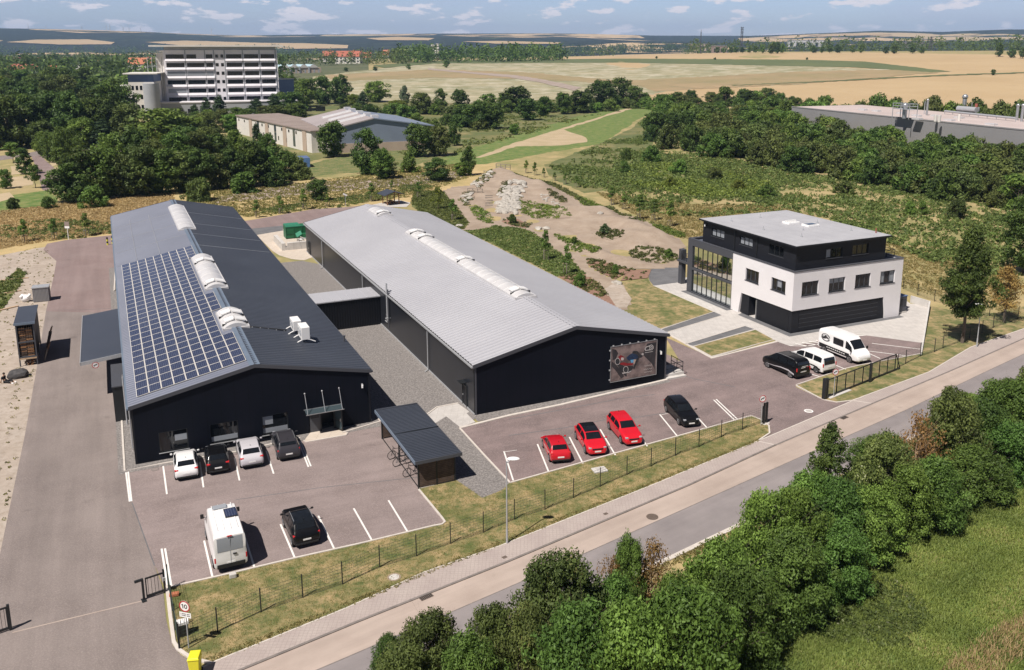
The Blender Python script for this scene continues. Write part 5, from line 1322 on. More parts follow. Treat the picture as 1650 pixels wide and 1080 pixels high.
car('hatchback', 'bright red hatchback with a black glass roof, nose towards the fence', 'hatch', front_at((963.5, 736.5), h_, 4.27), h_, 4.27, 1.80, 1.46, 'paint_red', .33, roof='glass_dark')
h_ = HR + math.pi + .09
car('estate_car', 'large red estate car, nose towards the fence, farthest right of the red cars', 'estate', front_at((1022, 720.5), h_, 4.55), h_, 4.55, 1.79, 1.53, 'paint_red', .32)
h_ = HR + math.pi + .06
car('estate_car', 'black estate car, nose towards the fence, alone in its part of the lot', 'estate', front_at((1114.5, 690.5), h_, 4.60), h_, 4.60, 1.77, 1.46, 'paint_black', .32)
HW = heading((1363, 596), (1341, 587))
def swoosh(t, L, H, hw, m, side, name='swoosh_decal'):
    q = MB(); y = side * (hw + .006)
    P = [(.06, .30), (.22, .40), (.42, .38), (.62, .30), (.80, .26)]; Q = [(.06, .22), (.22, .33), (.42, .33), (.62, .27), (.80, .245)]
    vs = [(a * L, y, b * H) for a, b in P] + [(a * L, y, b * H) for a, b in Q]; q.add(vs, [(i, i + 1, 6 + i, 5 + i) for i in range(4)], m); q.build(name, t)
h_ = HW
t, _ = car('minivan', 'black minivan with white side swoosh parked beside the railing', 'minivan', G(1294, 611), h_, 5.05, 1.93, 1.92, 'paint_black', .33, rails='steel')
swoosh(t, 5.05, 1.92, .965, 'paint_silver', 1); swoosh(t, 5.05, 1.92, .965, 'paint_silver', -1)
q = MB()
for y0, y1, z in ((-.55, .25, 1.25), (-.2, .35, 1.13), (-.4, .4, .72)): q.box(-.012, -.004, y0, y1, z, z + .05, 'sign_white')
q.box(-.012, -.004, -.62, -.4, 1.14, 1.22, 'sign_red'); q.build('rear_lettering', t)
t, _ = car('minivan', 'white minivan with black side swoosh parked between the other vans', 'minivan', G(1336, 603.5), h_, 5.05, 1.93, 1.92, 'paint_white', .33)
swoosh(t, 5.05, 1.92, .965, 'paint_black', 1); swoosh(t, 5.05, 1.92, .965, 'paint_black', -1)
h_ = HW + math.pi - .03
t, _ = car('delivery_van', 'white high roofed van with black ring emblem, nose towards the gate', 'van', front_at((1393, 588), h_, 5.75), h_, 5.75, 2.05, 2.50, 'paint_white', .35, black_lower=False)
for sg_ in (-1, 1):
    y = sg_ * 1.027
    q = MB(); q.box(2.25, 3.65, min(y, y - sg_ * .02), max(y, y - sg_ * .02), 1.42, 2.10, 'glass_dark'); q.build('side_window', t)
    q = MB(); q.box(.25, 4.55, min(y, y - sg_ * .03), max(y, y - sg_ * .03), .52, .92, 'black_plastic'); q.build('side_skirt', t)
    q = MB()
    for k in range(9): q.box(1.35 + k * .30, 1.35 + k * .30 + .2, y if sg_ < 0 else y, y + sg_ * .006, .68, .76, 'sign_white')
    q.build('side_lettering', t)
    q = MB(); c0 = (1.15, 1.72); n_ = 20
    for r0_, r1_, a0_, a1_ in ((.42, .50, .2, 6.0),):
        vs = []; 
        for i in range(n_ + 1):
            a_ = a0_ + (a1_ - a0_) * i / n_; vs += [(c0[0] + r0_ * 1.25 * math.cos(a_), y + sg_ * .004, c0[1] + r0_ * .8 * math.sin(a_)), (c0[0] + r1_ * 1.25 * math.cos(a_), y + sg_ * .004, c0[1] + r1_ * .8 * math.sin(a_))]
        q.add(vs, [(2 * i, 2 * i + 1, 2 * i + 3, 2 * i + 2) for i in range(n_)], 'sign_black')
    q.add([(c0[0] + a, y + sg_ * .004, c0[1] + b) for a, b in ((-.75, -.12), (-.3, .02), (0, .22), (.2, .1), (.42, .02), (.5, -.08), (.1, -.02), (-.1, -.1), (-.3, -.14))], [tuple(range(9))], 'sign_black')
    q.build('emblem', t)
# ------------------------------------------------------------------ wire fences
mat('fence_wire', (.05, .075, .06), rough=.6)
def fence(name, label, bases, h=1.55, hv=.25, group=None, post='black_metal', wire='fence_wire', world=False, nw=8, wr=.011):
    P = [Vector((p[0], p[1], 0)) for p in bases] if world else [G(*p) for p in bases]
    t = thing(name, label, 'fence', P[0], 0, group)
    o = P[0]
    for p in P:
        q = p - o; MB().box(q.x - .03, q.x + .03, q.y - .03, q.y + .03, 0, h + .08, post).build('post', t)
    for p, q in zip(P, P[1:]):
        a, b = p - o, q - o; m = MB()
        for i in range(nw): z = .06 + (h - .08) * i / (nw - 1); m.bar((a.x, a.y, z), (b.x, b.y, z), wr, wire)
        n = int((b - a).length / hv)
        for i in range(1, n):
            c = a + (b - a) * i / n; m.bar((c.x, c.y, .05), (c.x, c.y, h), wr * .6, wire)
        m.build('mesh_panel', t)
    return t
fence('wire_fence', 'dark wire mesh fence along the front lawn beside the road', [(290, 1047), (351, 1019.5), (421, 987), (488, 964), (552, 942.5), (612, 915), (671, 897), (726, 877), (779, 859), (829, 838), (878, 822), (924, 803), (967, 785), (1010, 766), (1049, 752), (1088, 735), (1126, 721), (1162, 705), (1196, 693), (1228, 682)], 1.5)
fence('wire_fence', 'short wire fence run beside the left drive from gate to road', [(272, 950), (278, 985), (283, 1016), (289, 1047)], 1.6, .1)
fence('wire_fence', 'wire fence from the open sliding gate to the big solitary roadside tree', [(1446, 594), (1459, 587), (1482.5, 575), (1505.5, 568), (1519, 562), (1562, 546), (1582, 537.5), (1600, 529), (1619.5, 522), (1640, 515)], 1.5)
fence('wire_fence', 'wire fence behind the office on the edge of the wild meadow', [(1455, 466), (1478.6, 476), (1505.5, 486), (1550, 498), (1594, 510)], 1.5)
bf = [(-20, 408), (40, 392), (105, 377), (150, 370), (183, 365)]
fence('wire_fence', 'wire fence in the dry grass behind the left yard', bf, 1.3, .5, nw=4)
fence('wire_fence', 'wire fence in the dry grass behind the back road', [(395, 342), (418, 338), (440, 336), (465, 333), (486, 331), (510, 329), (525, 327), (548, 324), (570, 321), (595, 319), (605, 306), (621, 306), (640, 302), (662, 308), (690, 298), (706, 294), (725, 290), (745, 284)], 1.5, .5, nw=4)
# sliding gates
def gate_leaf(t, L, h, npan, nbar, x0=0.0, m='black_metal'):
    f = MB()
    f.box(x0, x0 + L, -.04, .04, .12, .24, m); f.box(x0, x0 + L, -.035, .035, h - .09, h, m)
    for i in range(npan + 1): x = x0 + .03 + (L - .06) * i / npan; f.box(x - .03, x + .03, -.033, .033, .24, h - .09, m)
    fo = f.build('frame', t); b = MB(); n = npan * nbar
    for i in range(n): x = x0 + .05 + (L - .1) * (i + .5) / n; b.box(x - .011, x + .011, -.011, .011, .24, h - .09, m)
    b.build('bar', fo)
g0 = G(1327, 644); hd = heading((1327, 644), (1443, 598))
sg = thing('sliding_gate', 'long black sliding gate standing open along the lawn by the vans', 'gate', g0, hd)
gate_leaf(sg, 11.6, 1.85, 8, 8, .5)
m = MB(); m.box(-.1, .18, -.16, .16, 0, 2.05, 'black_metal'); m.box(.28, .50, -.14, .14, 0, 2.0, 'black_metal'); m.build('gate_post', sg)
m = MB(); m.bar((12.1, 0, 1.8), (13.0, 0, .15), .07, 'black_metal'); m.bar((12.1, 0, .2), (13.0, 0, .15), .09, 'black_metal'); m.build('brace', sg)
m = MB(); m.box(7.2, 7.45, -.28, -.1, 0, 2.0, 'black_metal'); m.build('guide_post', sg); MB().box(.6, 4, -.35, -.05, 0, .08, 'concrete').build('footing', sg)
g0 = G(232, 967); hd = heading((232, 968), (264, 957))
sg = thing('sliding_gate', 'black sliding gate end with vertical bars beside the left drive', 'gate', g0, hd)
m = MB(); m.box(-.05, .07, -.06, .06, 0, 1.35, 'black_metal'); m.box(-.42, .06, -.07, .07, 1.28, 1.40, 'black_metal'); m.box(-.15, .1, -.3, .12, 0, .06, 'black_metal'); m.build('gate_post', sg)
gate_leaf(sg, 1.05, 1.38, 1, 5, .16); m = MB(); m.box(1.16, 1.26, -.07, .07, 0, 1.55, 'black_metal'); m.box(1.1, 1.26, -.2, -.1, .9, 1.1, 'galv'); m.build('lock_post', sg)
sg = thing('sliding_gate', 'black gate leaf cut off at the left edge, casting a barred shadow on the drive', 'gate', G(16, 1016), heading((232, 968), (264, 957)) + math.pi)
gate_leaf(sg, 5.0, 1.5, 3, 9, .02)
m = MB(); m.box(-.12, .02, -.08, .08, 0, 1.6, 'black_metal'); m.build('gate_post', sg)
gp = thing('gate_post', 'pair of tall black gate posts at the end of the front wire fence', 'gate post', G(1232, 683), heading((1228, 682), (1327, 644)))
for x in (-.12, .22): MB().box(x - .07, x + .07, -.07, .07, 0, 1.95, 'black_metal').build('post', gp)
m = MB(); m.box(-.12, .22, -.03, .03, 1.86, 1.92, 'black_metal'); m.box(-.3, .45, -.25, .25, 0, .05, 'concrete'); m.build('crossbar', gp)

# traffic signs
def pole_sign(base, h, r, label, faces):
    g = G(*base); t = thing('traffic_sign', label, 'traffic sign', g, 0, 'traffic signs')
    MB().tube((0, 0, 0), (0, 0, h + r * .3), .035, 'galv', 8).build('pole', t, smooth=50)
    return t
fd = Vector((.25, -1, 0)).normalized()
t = pole_sign((304.4, 1045), 2.45, .3, 'red ringed speed sign reading 10 at the left drive', 1)
fd0 = Vector((-.28, -1, 0)).normalized()
round_sign(t, fd0 * .04 + Vector((0, 0, 2.60)), fd0, .33, vehicle=False)
def face_mat(c, nrm):
    nv = Vector(nrm).normalized(); up = Vector((0, 0, 1)); x = up.cross(nv).normalized(); y = nv.cross(x)
    return Matrix((( x.x, y.x, nv.x, c[0]), (x.y, y.y, nv.y, c[1]), (x.z, y.z, nv.z, c[2]), (0, 0, 0, 1)))
Mn = face_mat(fd0 * .056 + Vector((0, 0, 2.60)), fd0)
m = MB(); m.box(-.125, -.075, -.13, .13, 0, .006, 'sign_black', Mn); m.hexa([Mn @ Vector(v) for v in ((-.125, .07, 0), (-.185, .05, 0), (-.185, .085, 0), (-.125, .13, 0))], [Mn @ Vector(v) for v in ((-.125, .07, .006), (-.185, .05, .006), (-.185, .085, .006), (-.125, .13, .006))], 'sign_black'); m.build('numeral', t)
m = MB(); n_ = 20; vs = []
for k in range(n_):
    a = 2 * math.pi * k / n_; vs += [Mn @ Vector((.075 + .10 * math.cos(a), .135 * math.sin(a), .004)), Mn @ Vector((.075 + .05 * math.cos(a), .085 * math.sin(a), .004))]
m.add(vs, [(2 * k, 2 * ((k + 1) % n_), 2 * ((k + 1) % n_) + 1, 2 * k + 1) for k in range(n_)], 'sign_black'); m.build('numeral', t)
Mx = face_mat(fd0 * .04 + Vector((0, 0, 2.08)), fd0)
m = MB(); m.box(-.36, .36, -.15, .15, 0, .012, 'sign_white', Mx)
pl = m.build('supplementary_plate', t); m = MB()
for r_, (n, w_) in enumerate(((6, .085), (6, .085))):
    for k in range(n): x = -.28 + k * .097; m.box(x, x + w_ * (.9 if k % 3 else .5), .035 - r_ * .10, .085 - r_ * .10, .012, .016, 'sign_black', Mx)
m.build('plate_lettering', pl)
for base, lab in (((1226, 686), 'round red ringed sign with a lorry mark, beside the black gate posts'), ((1343, 640), 'round red ringed sign with a lorry mark, before the long open gate')):
    t = pole_sign(base, 2.45, .3, lab, 1); round_sign(t, fd * .04 + Vector((0, 0, 2.5)), fd, .32)
# street lamps
def lamp(base, h, arm, label):
    t = thing('street_lamp', label, 'street lamp', G(*base), 0, 'street lamps')
    m = MB(); m.tube((0, 0, 0), (0, 0, 1.0), .075, 'galv', 10); m.tube((0, 0, 1.0), (0, 0, h), .055, 'galv', 10, .04); m.build('pole', t, smooth=40)
    m = MB(); d = Vector(arm); m.tube((0, 0, h - .1), d * .25 + Vector((0, 0, h)), .04, 'galv', 8)
    m.build('arm', t, smooth=40)
    m = MB(); m.ball(d * .55 + Vector((0, 0, h + .04)), .42, 'plastic_white', 14, 8, (1, .55, .22)); m.build('lamp_head', t, smooth=60)
    return t
lamp((817, 876), 5.85, (.8, .6, 0), 'tall street lamp with white head rising from the lawn edge')
lamp((1573.6, 559.7), 4.9, (-.6, -.3, 0), 'street lamp on a grey pole beside the big solitary tree')
# yellow bin, meter box behind the fence
yb = thing('wheelie_bin', 'bright yellow wheelie bin standing at the road corner', 'bin', G(316, 1088), R(8))
m = MB(); m.hexa([(-.22, -.28, .06), (.22, -.28, .06), (.22, .28, .06), (-.22, .28, .06)], [(-.29, -.36, 1.12), (.29, -.36, 1.12), (.29, .36, 1.12), (-.29, .36, 1.12)], 'yellow_plastic'); bevel(m.build('body', yb), .03)
m = MB(); m.hexa([(-.31, -.40, 1.13), (.31, -.40, 1.13), (.31, .38, 1.13), (-.31, .38, 1.13)], [(-.26, -.34, 1.24), (.26, -.34, 1.24), (.26, .34, 1.24), (-.26, .34, 1.24)], 'yellow_plastic'); bevel(m.build('lid', yb), .025)
for x in (-.24, .24): MB().tube((x - .03, .32, .1), (x + .03, .32, .1), .1, 'rubber', 12).build('wheel', yb)
MB().tube((-.24, .44, 1.1), (.24, .44, 1.1), .02, 'yellow_plastic').build('handle', yb)
mb_ = thing('meter_box', 'pale letter box with a tiled white top behind the corner fence', 'letter box', G(296, 1024), .4)
m = MB(); m.box(-.32, .32, -.2, .2, .75, .80, 'plastic_white')
for i in range(3): m.box(-.30 + i * .21, -.12 + i * .21, -.22, .22, .80, .92, 'plastic_white')
m.build('lid', mb_); MB().box(-.28, .28, -.17, .17, 0, .75, 'black_metal').build('casing', mb_)

# bicycle shelter
bs = thing('bicycle_shelter', 'open bicycle shelter with a dark ribbed roof and wooden end panels', 'bicycle shelter', G(674.7, 788), R(25.6))
for x, y in ((0, 0), (0, 4.75), (0, 9.5), (2.85, 0), (2.85, 4.75), (2.85, 9.5), (1.43, 0)): MB().box(x - .05, x + .05, y - .05, y + .05, .02, 2.28, 'black_metal').build('post', bs)
m = MB(); M_ = Matrix.Identity(4); k = 0; y = -.45
while y < 10.0:
    m.hexa([(-.35, y, 2.36), (3.25, y, 2.30), (3.25, y + .19, 2.30), (-.35, y + .19, 2.36)], [(-.35, y, 2.42), (3.25, y, 2.36), (3.25, y + .19, 2.36), (-.35, y + .19, 2.42)], 'roof_dark')
    m.hexa([(-.35, y + .19, 2.36), (3.25, y + .19, 2.30), (3.25, y + .26, 2.30), (-.35, y + .26, 2.36)], [(-.35, y + .19, 2.46), (3.25, y + .19, 2.40), (3.25, y + .26, 2.40), (-.35, y + .26, 2.46)], 'roof_dark'); y += .26
m.build('roof', bs)
m = MB(); m.box(-.42, -.36, -.5, 10.05, 2.22, 2.47, 'ridge_blue'); m.box(-.36, 3.3, -.52, -.46, 2.20, 2.46, 'frame_grey'); m.box(-.36, 3.3, 10.0, 10.06, 2.20, 2.46, 'frame_grey'); m.box(3.26, 3.32, -.45, 10.0, 2.16, 2.41, 'frame_grey'); m.box(-.36, 3.3, 4.72, 4.78, 2.425, 2.475, 'black_metal'); m.build('fascia', bs)
for x0, x1, y0, y1 in ((.06, 1.37, -.03, .03), (1.49, 2.79, -.03, .03), (2.82, 2.88, .06, 4.69), (2.82, 2.88, 4.81, 9.44), (.06, 2.79, 9.47, 9.53)): MB().box(x0, x1, y0, y1, .12, 2.05, 'wood_dark').build('wood_panel', bs)
m = MB(); m.box(.0, 2.85, -.045, .045, .06, .12, 'black_metal'); m.box(0, .06, .05, 9.45, .02, .08, 'black_metal'); m.build('base_rail', bs)
def bicycle(loc, rz, label, paint):
    t = thing('bicycle', label, 'bicycle', loc, rz, 'bicycles in the shelter')
    for x in (-.52, .52):
        m = MB(); n = 22
        for i in range(n):
            a, b = 2 * math.pi * i / n, 2 * math.pi * (i + 1) / n; m.tube((x + .34 * math.cos(a), 0, .35 + .34 * math.sin(a)), (x + .34 * math.cos(b), 0, .35 + .34 * math.sin(b)), .026, 'rubber', 6, caps=False)
        for i in range(8): a = math.pi * i / 8; m.bar((x - .33 * math.cos(a), 0, .35 - .33 * math.sin(a)), (x + .33 * math.cos(a), 0, .35 + .33 * math.sin(a)), .006, 'steel')
        m.build('wheel', t)
    m = MB()
    for p, q in (((-.52, 0, .35), (-.08, 0, .30)), ((-.08, 0, .30), (-.20, 0, .85)), ((-.08, 0, .30), (.38, 0, .78)), ((-.18, 0, .78), (.36, 0, .86)), ((-.52, 0, .35), (-.18, 0, .78)), ((.36, 0, .95), (.52, 0, .35))): m.tube(p, q, .022, paint, 7)
    m.build('frame', t); m = MB(); m.tube((.34, -.28, 1.0), (.34, .28, 1.0), .015, 'black_metal', 6); m.tube((.36, 0, .93), (.34, 0, 1.0), .018, 'black_metal', 6); m.build('handlebar', t)
    m = MB(); m.ball((-.22, 0, .92), .13, 'rubber', 8, 5, (1, .55, .3)); m.tube((-.20, 0, .85), (-.22, 0, .92), .014, 'steel', 6); m.build('saddle', t)
    m = MB(); m.disc((-.08, -.03, .30), (0, -1, 0), .09, 'steel', 14, thick=.01); m.bar((-.08, -.06, .30), (.04, -.06, .20), .02, 'steel'); m.bar((-.08, .06, .30), (-.20, .06, .40), .02, 'steel'); m.build('crank', t)
FS = Fr(*G(674.7, 788).to_2d(), R(25.6))
for y, lab, pc in ((5.6, 'dark bicycle with its front wheel out past the middle shelter post', 'black_metal'), (4.2, 'dark bicycle under the shelter roof, between the other two', 'frame_grey'), (2.2, 'dark bicycle nearest the wooden end of the shelter', 'black_metal')):
    bicycle(FS.w(.12 if y > 3 else .3, y, .03), R(25.6) + math.pi + .15, lab, pc)

# storage rack with stacked wood, grey container, white bag, boulder, person
rk = thing('storage_rack', 'tall roofed steel rack with two tiers of stacked wooden slats', 'storage rack', G(33.3, 591), R(25.8))
DW, DL, DH = 1.55, 6.4, 4.55
m = MB()
for x in (0, DW):
    for y in (0, DL / 2, DL): m.box(x - .06, x + .06, y - .06, y + .06, 0, DH, 'frame_grey')
for z in (.95, 2.55, DH - .15):
    for x in (0, DW): m.box(x - .05, x + .05, .07, DL - .07, z - .08, z + .08, 'frame_grey')
    for y in (0, DL): m.box(.07, DW - .07, y - .055, y + .055, z - .08, z + .08, 'frame_grey')
m.build('frame', rk)
m = MB(); m.hexa([(-.15, -.2, DH), (DW + .2, -.2, DH + .02), (DW + .2, DL + .2, DH + .02), (-.15, DL + .2, DH)], [(-.15, -.2, DH + .09), (DW + .2, -.2, DH + .11), (DW + .2, DL + .2, DH + .11), (-.15, DL + .2, DH + .09)], 'roof_dark'); m.box(-.16, DW + .21, -.28, -.2, DH - .1, DH + .13, 'ridge_blue'); m.build('roof', rk)
m = MB(); m.box(DW + .01, DW + .05, .1, DL - .1, 1.0, DH - .25, 'black_plastic'); m.box(.05, .09, .1, DL - .1, 1.0, DH - .25, 'black_plastic'); m.build('side_board', rk)
m = MB(); m.box(.0, DW, -.1, 1.0, .72, .86, 'wood_pale'); m.build('shelf', rk)
def stack(z0, lab):
    t = thing('slat_stack', lab, 'wood stack', FR_.w(.14, .08, z0), R(25.8), 'wood stacks in the rack')
    rs = random.Random(int(z0 * 10)); m = MB()
    for cx_ in (0, 1):
        z = 0
        while z < 1.40:
            o = rs.uniform(-.03, .03); m.box(.02 + cx_ * .63 + o, .60 + cx_ * .63 + o, rs.uniform(-.06, .02), 5.6, z, z + .07, 'wood_warm' if rs.random() < .5 else 'wood_dark'); z += .10
            for q in (.1, .3, .5): m.box(.02 + cx_ * .63 + q, .07 + cx_ * .63 + q, .0, 5.6, z - .03, z, 'wood_pale')
    m.build('slat', t)
FR_ = Fr(*G(33.3, 591).to_2d(), R(25.8))
stack(1.04, 'stack of wooden slats on the lower tier of the tall rack'); stack(2.64, 'stack of wooden slats on the upper tier of the tall rack')
t = thing('plank_heap', 'heap of offcut planks on the ground under the tall rack', 'wood heap', FR_.w(.2, .1, 0), R(25.8)); m = MB(); rs = random.Random(3)
for i in range(16): x, z, a = rs.uniform(.0, 1.1), rs.uniform(.03, .45), rs.uniform(-.3, .3); m.box(-.06, .06, -.6, .9, -.03, .03, 'wood_warm' if i % 2 else 'wood_grey', Matrix.Translation((x, .5, z)) @ Matrix.Rotation(a, 4, 'Z') @ Matrix.Rotation(rs.uniform(-.1, .1), 4, 'X'))
m.build('plank', t)
rs = random.Random(9)
for i in range(7):
    y = 1.2 + i * .72; t = thing('pallet', ['grey pallet leaning nearest the front of the tall rack', 'warm brown pallet leaning on the rack, second from the front', 'brown pallet leaning on the rack, third from the front', 'brown pallet leaning on the middle of the rack', 'pallet leaning on the rack just beyond its middle', 'pale pallet leaning on the rack, second from its far end', 'pallet leaning at the far end of the rack'][i], 'pallet', FR_.w(DW + .55, y, .03), R(25.8 - 90 + rs.uniform(-6, 6)), 'pallets leaning on the rack')
    wd = ['wood_grey', 'wood_warm', 'wood_dark', 'wood_dark', 'wood_dark', 'wood_pale', 'wood_warm'][i]; L_ = Matrix.Rotation(R(-14 - rs.uniform(0, 8)), 4, 'X'); h_ = [1.2, 1.6, 2.1, 2.4, 2.2, 2.6, 1.9][i]
    m = MB()
    for k in range(6): m.box(-.4, .4, -.02, 0, k * h_ / 6 + .02, k * h_ / 6 + h_ / 8, wd, L_)
    m.build('board', t); m = MB()
    for x in (-.36, 0, .36): m.box(x - .05, x + .05, .0, .10, 0, h_, wd, L_)
    m.build('bearer', t)
ct = thing('storage_box', 'small grey ribbed storage container with a pale flat roof beside the yard', 'container', G(54, 488), R(22.9))
m = MB(); m.box(0, 1.85, 0, 1.5, .05, 1.85, 'factory_wall')
for i in range(12): m.box(.03 + i * .155, .09 + i * .155, -.03, 0, .1, 1.8, 'factory_wall')
for i in range(10): m.box(1.85, 1.88, .05 + i * .15, .11 + i * .15, .1, 1.8, 'factory_wall')
m.build('wall', ct); m = MB(); m.box(-.06, 1.92, -.08, 1.56, 1.86, 1.96, 'galv'); m.build('roof', ct)
t = thing('bulk_bag', 'lumpy white bulk bag on the ground behind the tall rack', 'bag', G(42, 486), .3); m = MB(); m.ball((0, 0, .45), .6, 'plastic_white', 14, 9, (1, .9, .8))
for x, y in ((-.4, -.35), (.4, -.35), (.4, .35), (-.4, .35)): m.ball((x, y, .75), .22, 'plastic_white', 8, 5, (1, 1, .9))
m.build('bag', t, smooth=70)
def boulder(name, label, loc, r, m, sc=(1, 1, .7), seed=1, group=None, cat='boulder'):
    rs = random.Random(seed); bm = bmesh.new(); bmesh.ops.create_icosphere(bm, subdivisions=2, radius=r)
    for v in bm.verts:
        k = 1 + rs.uniform(-.16, .16); v.co = Vector((v.co.x * sc[0] * k, v.co.y * sc[1] * k, v.co.z * sc[2] * k))
    me = bpy.data.meshes.new(name); bm.to_mesh(me); bm.free(); me.materials.append(MATS[m])
    o = link(name, me, None, (loc[0], loc[1], loc[2] + r * sc[2] * .45), rs.uniform(0, 6)); return tag(o, label, cat, group)
boulder('boulder', 'dark grey boulder on the sandy strip beside the seated person', G(30, 608), .95, 'rock_dark', (1, .8, .62), 4)
# seated person, one skinned body with clothes and hair over it
def skin(name, verts, edges, rad, m, parent, sub=1):
    me = bpy.data.meshes.new(name); me.from_pydata(verts, edges, []); me.materials.append(MATS[m])
    o = bpy.data.objects.new(name, me); col.objects.link(o); o.parent = parent
    sk = o.modifiers.new('skin', 'SKIN'); sk.use_smooth_shade = True
    for i, v in enumerate(me.skin_vertices[0].data): v.radius = (rad[i], rad[i]) if not isinstance(rad[i], tuple) else rad[i]; v.use_root = (i == 0)
    s = o.modifiers.new('sub', 'SUBSURF'); s.levels = s.render_levels = sub
    return o
pe = thing('person', 'person in black clothes sitting on the sandy ground with legs stretched out', 'person', G(10, 617), R(-8))
V = [(-.1, 0, .16), (-.18, 0, .38), (-.22, 0, .60), (-.20, 0, .72), (-.16, 0, .80), (-.12, 0, .93)]; E_ = [(0, 1), (1, 2), (2, 3), (3, 4), (4, 5)]; Rr = [.15, .13, .15, .07, .065, .105]
for s in (-1, 1):
    k = len(V); V += [(-.21, s * .19, .62), (-.28, s * .27, .36), (-.10 if s > 0 else -.34, s * .26, .14), (-.04 if s > 0 else -.36, s * .26, .06)]; E_ += [(2, k), (k, k + 1), (k + 1, k + 2), (k + 2, k + 3)]; Rr += [.075, .055, .042, .035]
    for f in range(4):
        kk = len(V); b = V[k + 3]; V += [(b[0] + .05, b[1] - .03 + f * .022, .045), (b[0] + .09 + .012 * (f in (1, 2)), b[1] - .035 + f * .025, .02)]; E_ += [(k + 3, kk), (kk, kk + 1)]; Rr += [.010, .008]
    kk = len(V); b = V[k + 3]; V += [(b[0] + .02, b[1] - s * .055, .05), (b[0] + .055, b[1] - s * .07, .03)]; E_ += [(k + 3, kk), (kk, kk + 1)]; Rr += [.012, .009]
    k = len(V); V += [(.0, s * .11, .14), (.38, s * .16, .30 if s > 0 else .16), (.72, s * .17, .09), (.86, s * .20, .06)]; E_ += [(0, k), (k, k + 1), (k + 1, k + 2), (k + 2, k + 3)]; Rr += [.10, .07, .05, .045]
skin('body', V, E_, Rr, 'skin_tone', pe)
skin('shirt', [(-.1, 0, .17), (-.18, 0, .38), (-.22, 0, .60), (-.205, 0, .70)] + [(-.21, s * .2, .62) for s in (-1, 1)] + [(-.27, s * .265, .40) for s in (-1, 1)], [(0, 1), (1, 2), (2, 3), (2, 4), (2, 5), (4, 6), (5, 7)], [.165, .150, .165, .085, .09, .09, .068, .068], 'cloth_black', pe)
skin('trousers', [(-.08, 0, .165)] + [q for s in (-1, 1) for q in ((.0, s * .11, .14), (.38, s * .16, .30 if s > 0 else .16), (.68, s * .17, .11))], [(0, 1), (1, 2), (2, 3), (0, 4), (4, 5), (5, 6)], [.165, .115, .085, .068, .115, .085, .068], 'cloth_black', pe)
for s in (-1, 1): bevel(MB().cbox(.84, s * .19, .07, .26, .10, .11, 'plastic_white').build('shoe', pe), .03)
m = MB(); m.ball((-.145, 0, .955), .118, 'hair_dark', 10, 7, (1, .92, .95)); m.build('hair', pe, smooth=60)
m = MB(); m.ball((-.012, 0, .915), .018, 'skin_tone', 6, 4)
for s in (-1, 1): m.ball((-.022, s * .04, .94), .012, 'sign_black', 6, 4); m.ball((-.12, s * .105, .92), .025, 'skin_tone', 6, 4)
m.box(-.026, -.014, -.025, .025, .872, .880, 'tile_dark'); m.build('face', pe)

# skip container, block wall and rubbish behind the silver hall corner
sk = thing('skip_container', 'large green skip container in the block wall bay behind the silver hall', 'skip', G(461, 386), TH)
m = MB(); m.box(0, 4.2, 0, 2.2, .15, 2.15, 'green_paint'); m.hexa([(0, 0, 2.16), (2.6, 0, 2.16), (2.6, 2.2, 2.16), (0, 2.2, 2.16)], [(0, .15, 2.42), (2.4, .15, 2.42), (2.4, 2.05, 2.42), (0, 2.05, 2.42)], 'green_light')
for x in (0, 1.3, 2.7, 4.12): m.box(x, x + .09, -.06, -.003, .15, 2.15, 'green_paint')
m.box(0, 4.2, -.07, -.003, .9, 1.0, 'green_paint'); m.box(0, 4.2, -.06, 0, 2.05, 2.16, 'green_light'); m.build('body', sk)
m = MB(); m.box(.1, 4.1, .2, 2.0, 0, .15, 'black_metal'); m.build('skid', sk)
m = MB(); m.hexa([(1.6, -1.4, .45), (2.5, -1.2, .9), (2.4, -.3, 1.35), (1.5, -.5, .9)], [(1.6, -1.4, .52), (2.5, -1.2, .97), (2.4, -.3, 1.42), (1.5, -.5, .97)], 'green_light'); m.box(2.6, 4.0, -1.3, -.3, .1, .95, 'green_paint'); tag(m.build('open_skip'), 'low open green skip with a raised lid before the large green one', 'skip').parent = None
o = bpy.data.objects['open_skip']; o.location = G(461, 386); o.rotation_euler.z = TH
rs = random.Random(4)
t = thing('scrap_heap', 'heap of pale scrap pipes and sheets beside the green skips', 'scrap heap', G(484, 391), TH); m = MB()
for i in range(14): p = Vector((rs.uniform(-.6, 1.0), rs.uniform(-.6, .6), rs.uniform(.1, .6))); q = p + Vector((rs.uniform(-.9, .9), rs.uniform(-.6, .6), rs.uniform(-.1, .4))); m.tube(p, q, rs.uniform(.03, .08), ['galv', 'black_metal', 'plastic_white'][i % 3], 6)
m.build('pipe', t)
bw = thing('block_wall', 'low pale concrete block wall forming a bay round the skips', 'wall', G(461, 404), TH)
m = MB()
for i in range(3): m.box(0 + i * 1.25, 1.22 + i * 1.25, 0, .6, 0, .62, 'concrete')
for i in range(3): m.box(.3 + i * 1.0, 1.27 + i * 1.0, .02, .58, .63, 1.2, 'concrete')
for i in range(5): m.box(-.62, -.02, .0 + i * 1.55, 1.5 + i * 1.55, 0, .62, 'concrete'); m.box(-.61, -.03, .0 + i * 1.5, 1.47 + i * 1.5, .63, 1.2, 'concrete')
m.build('block', bw)
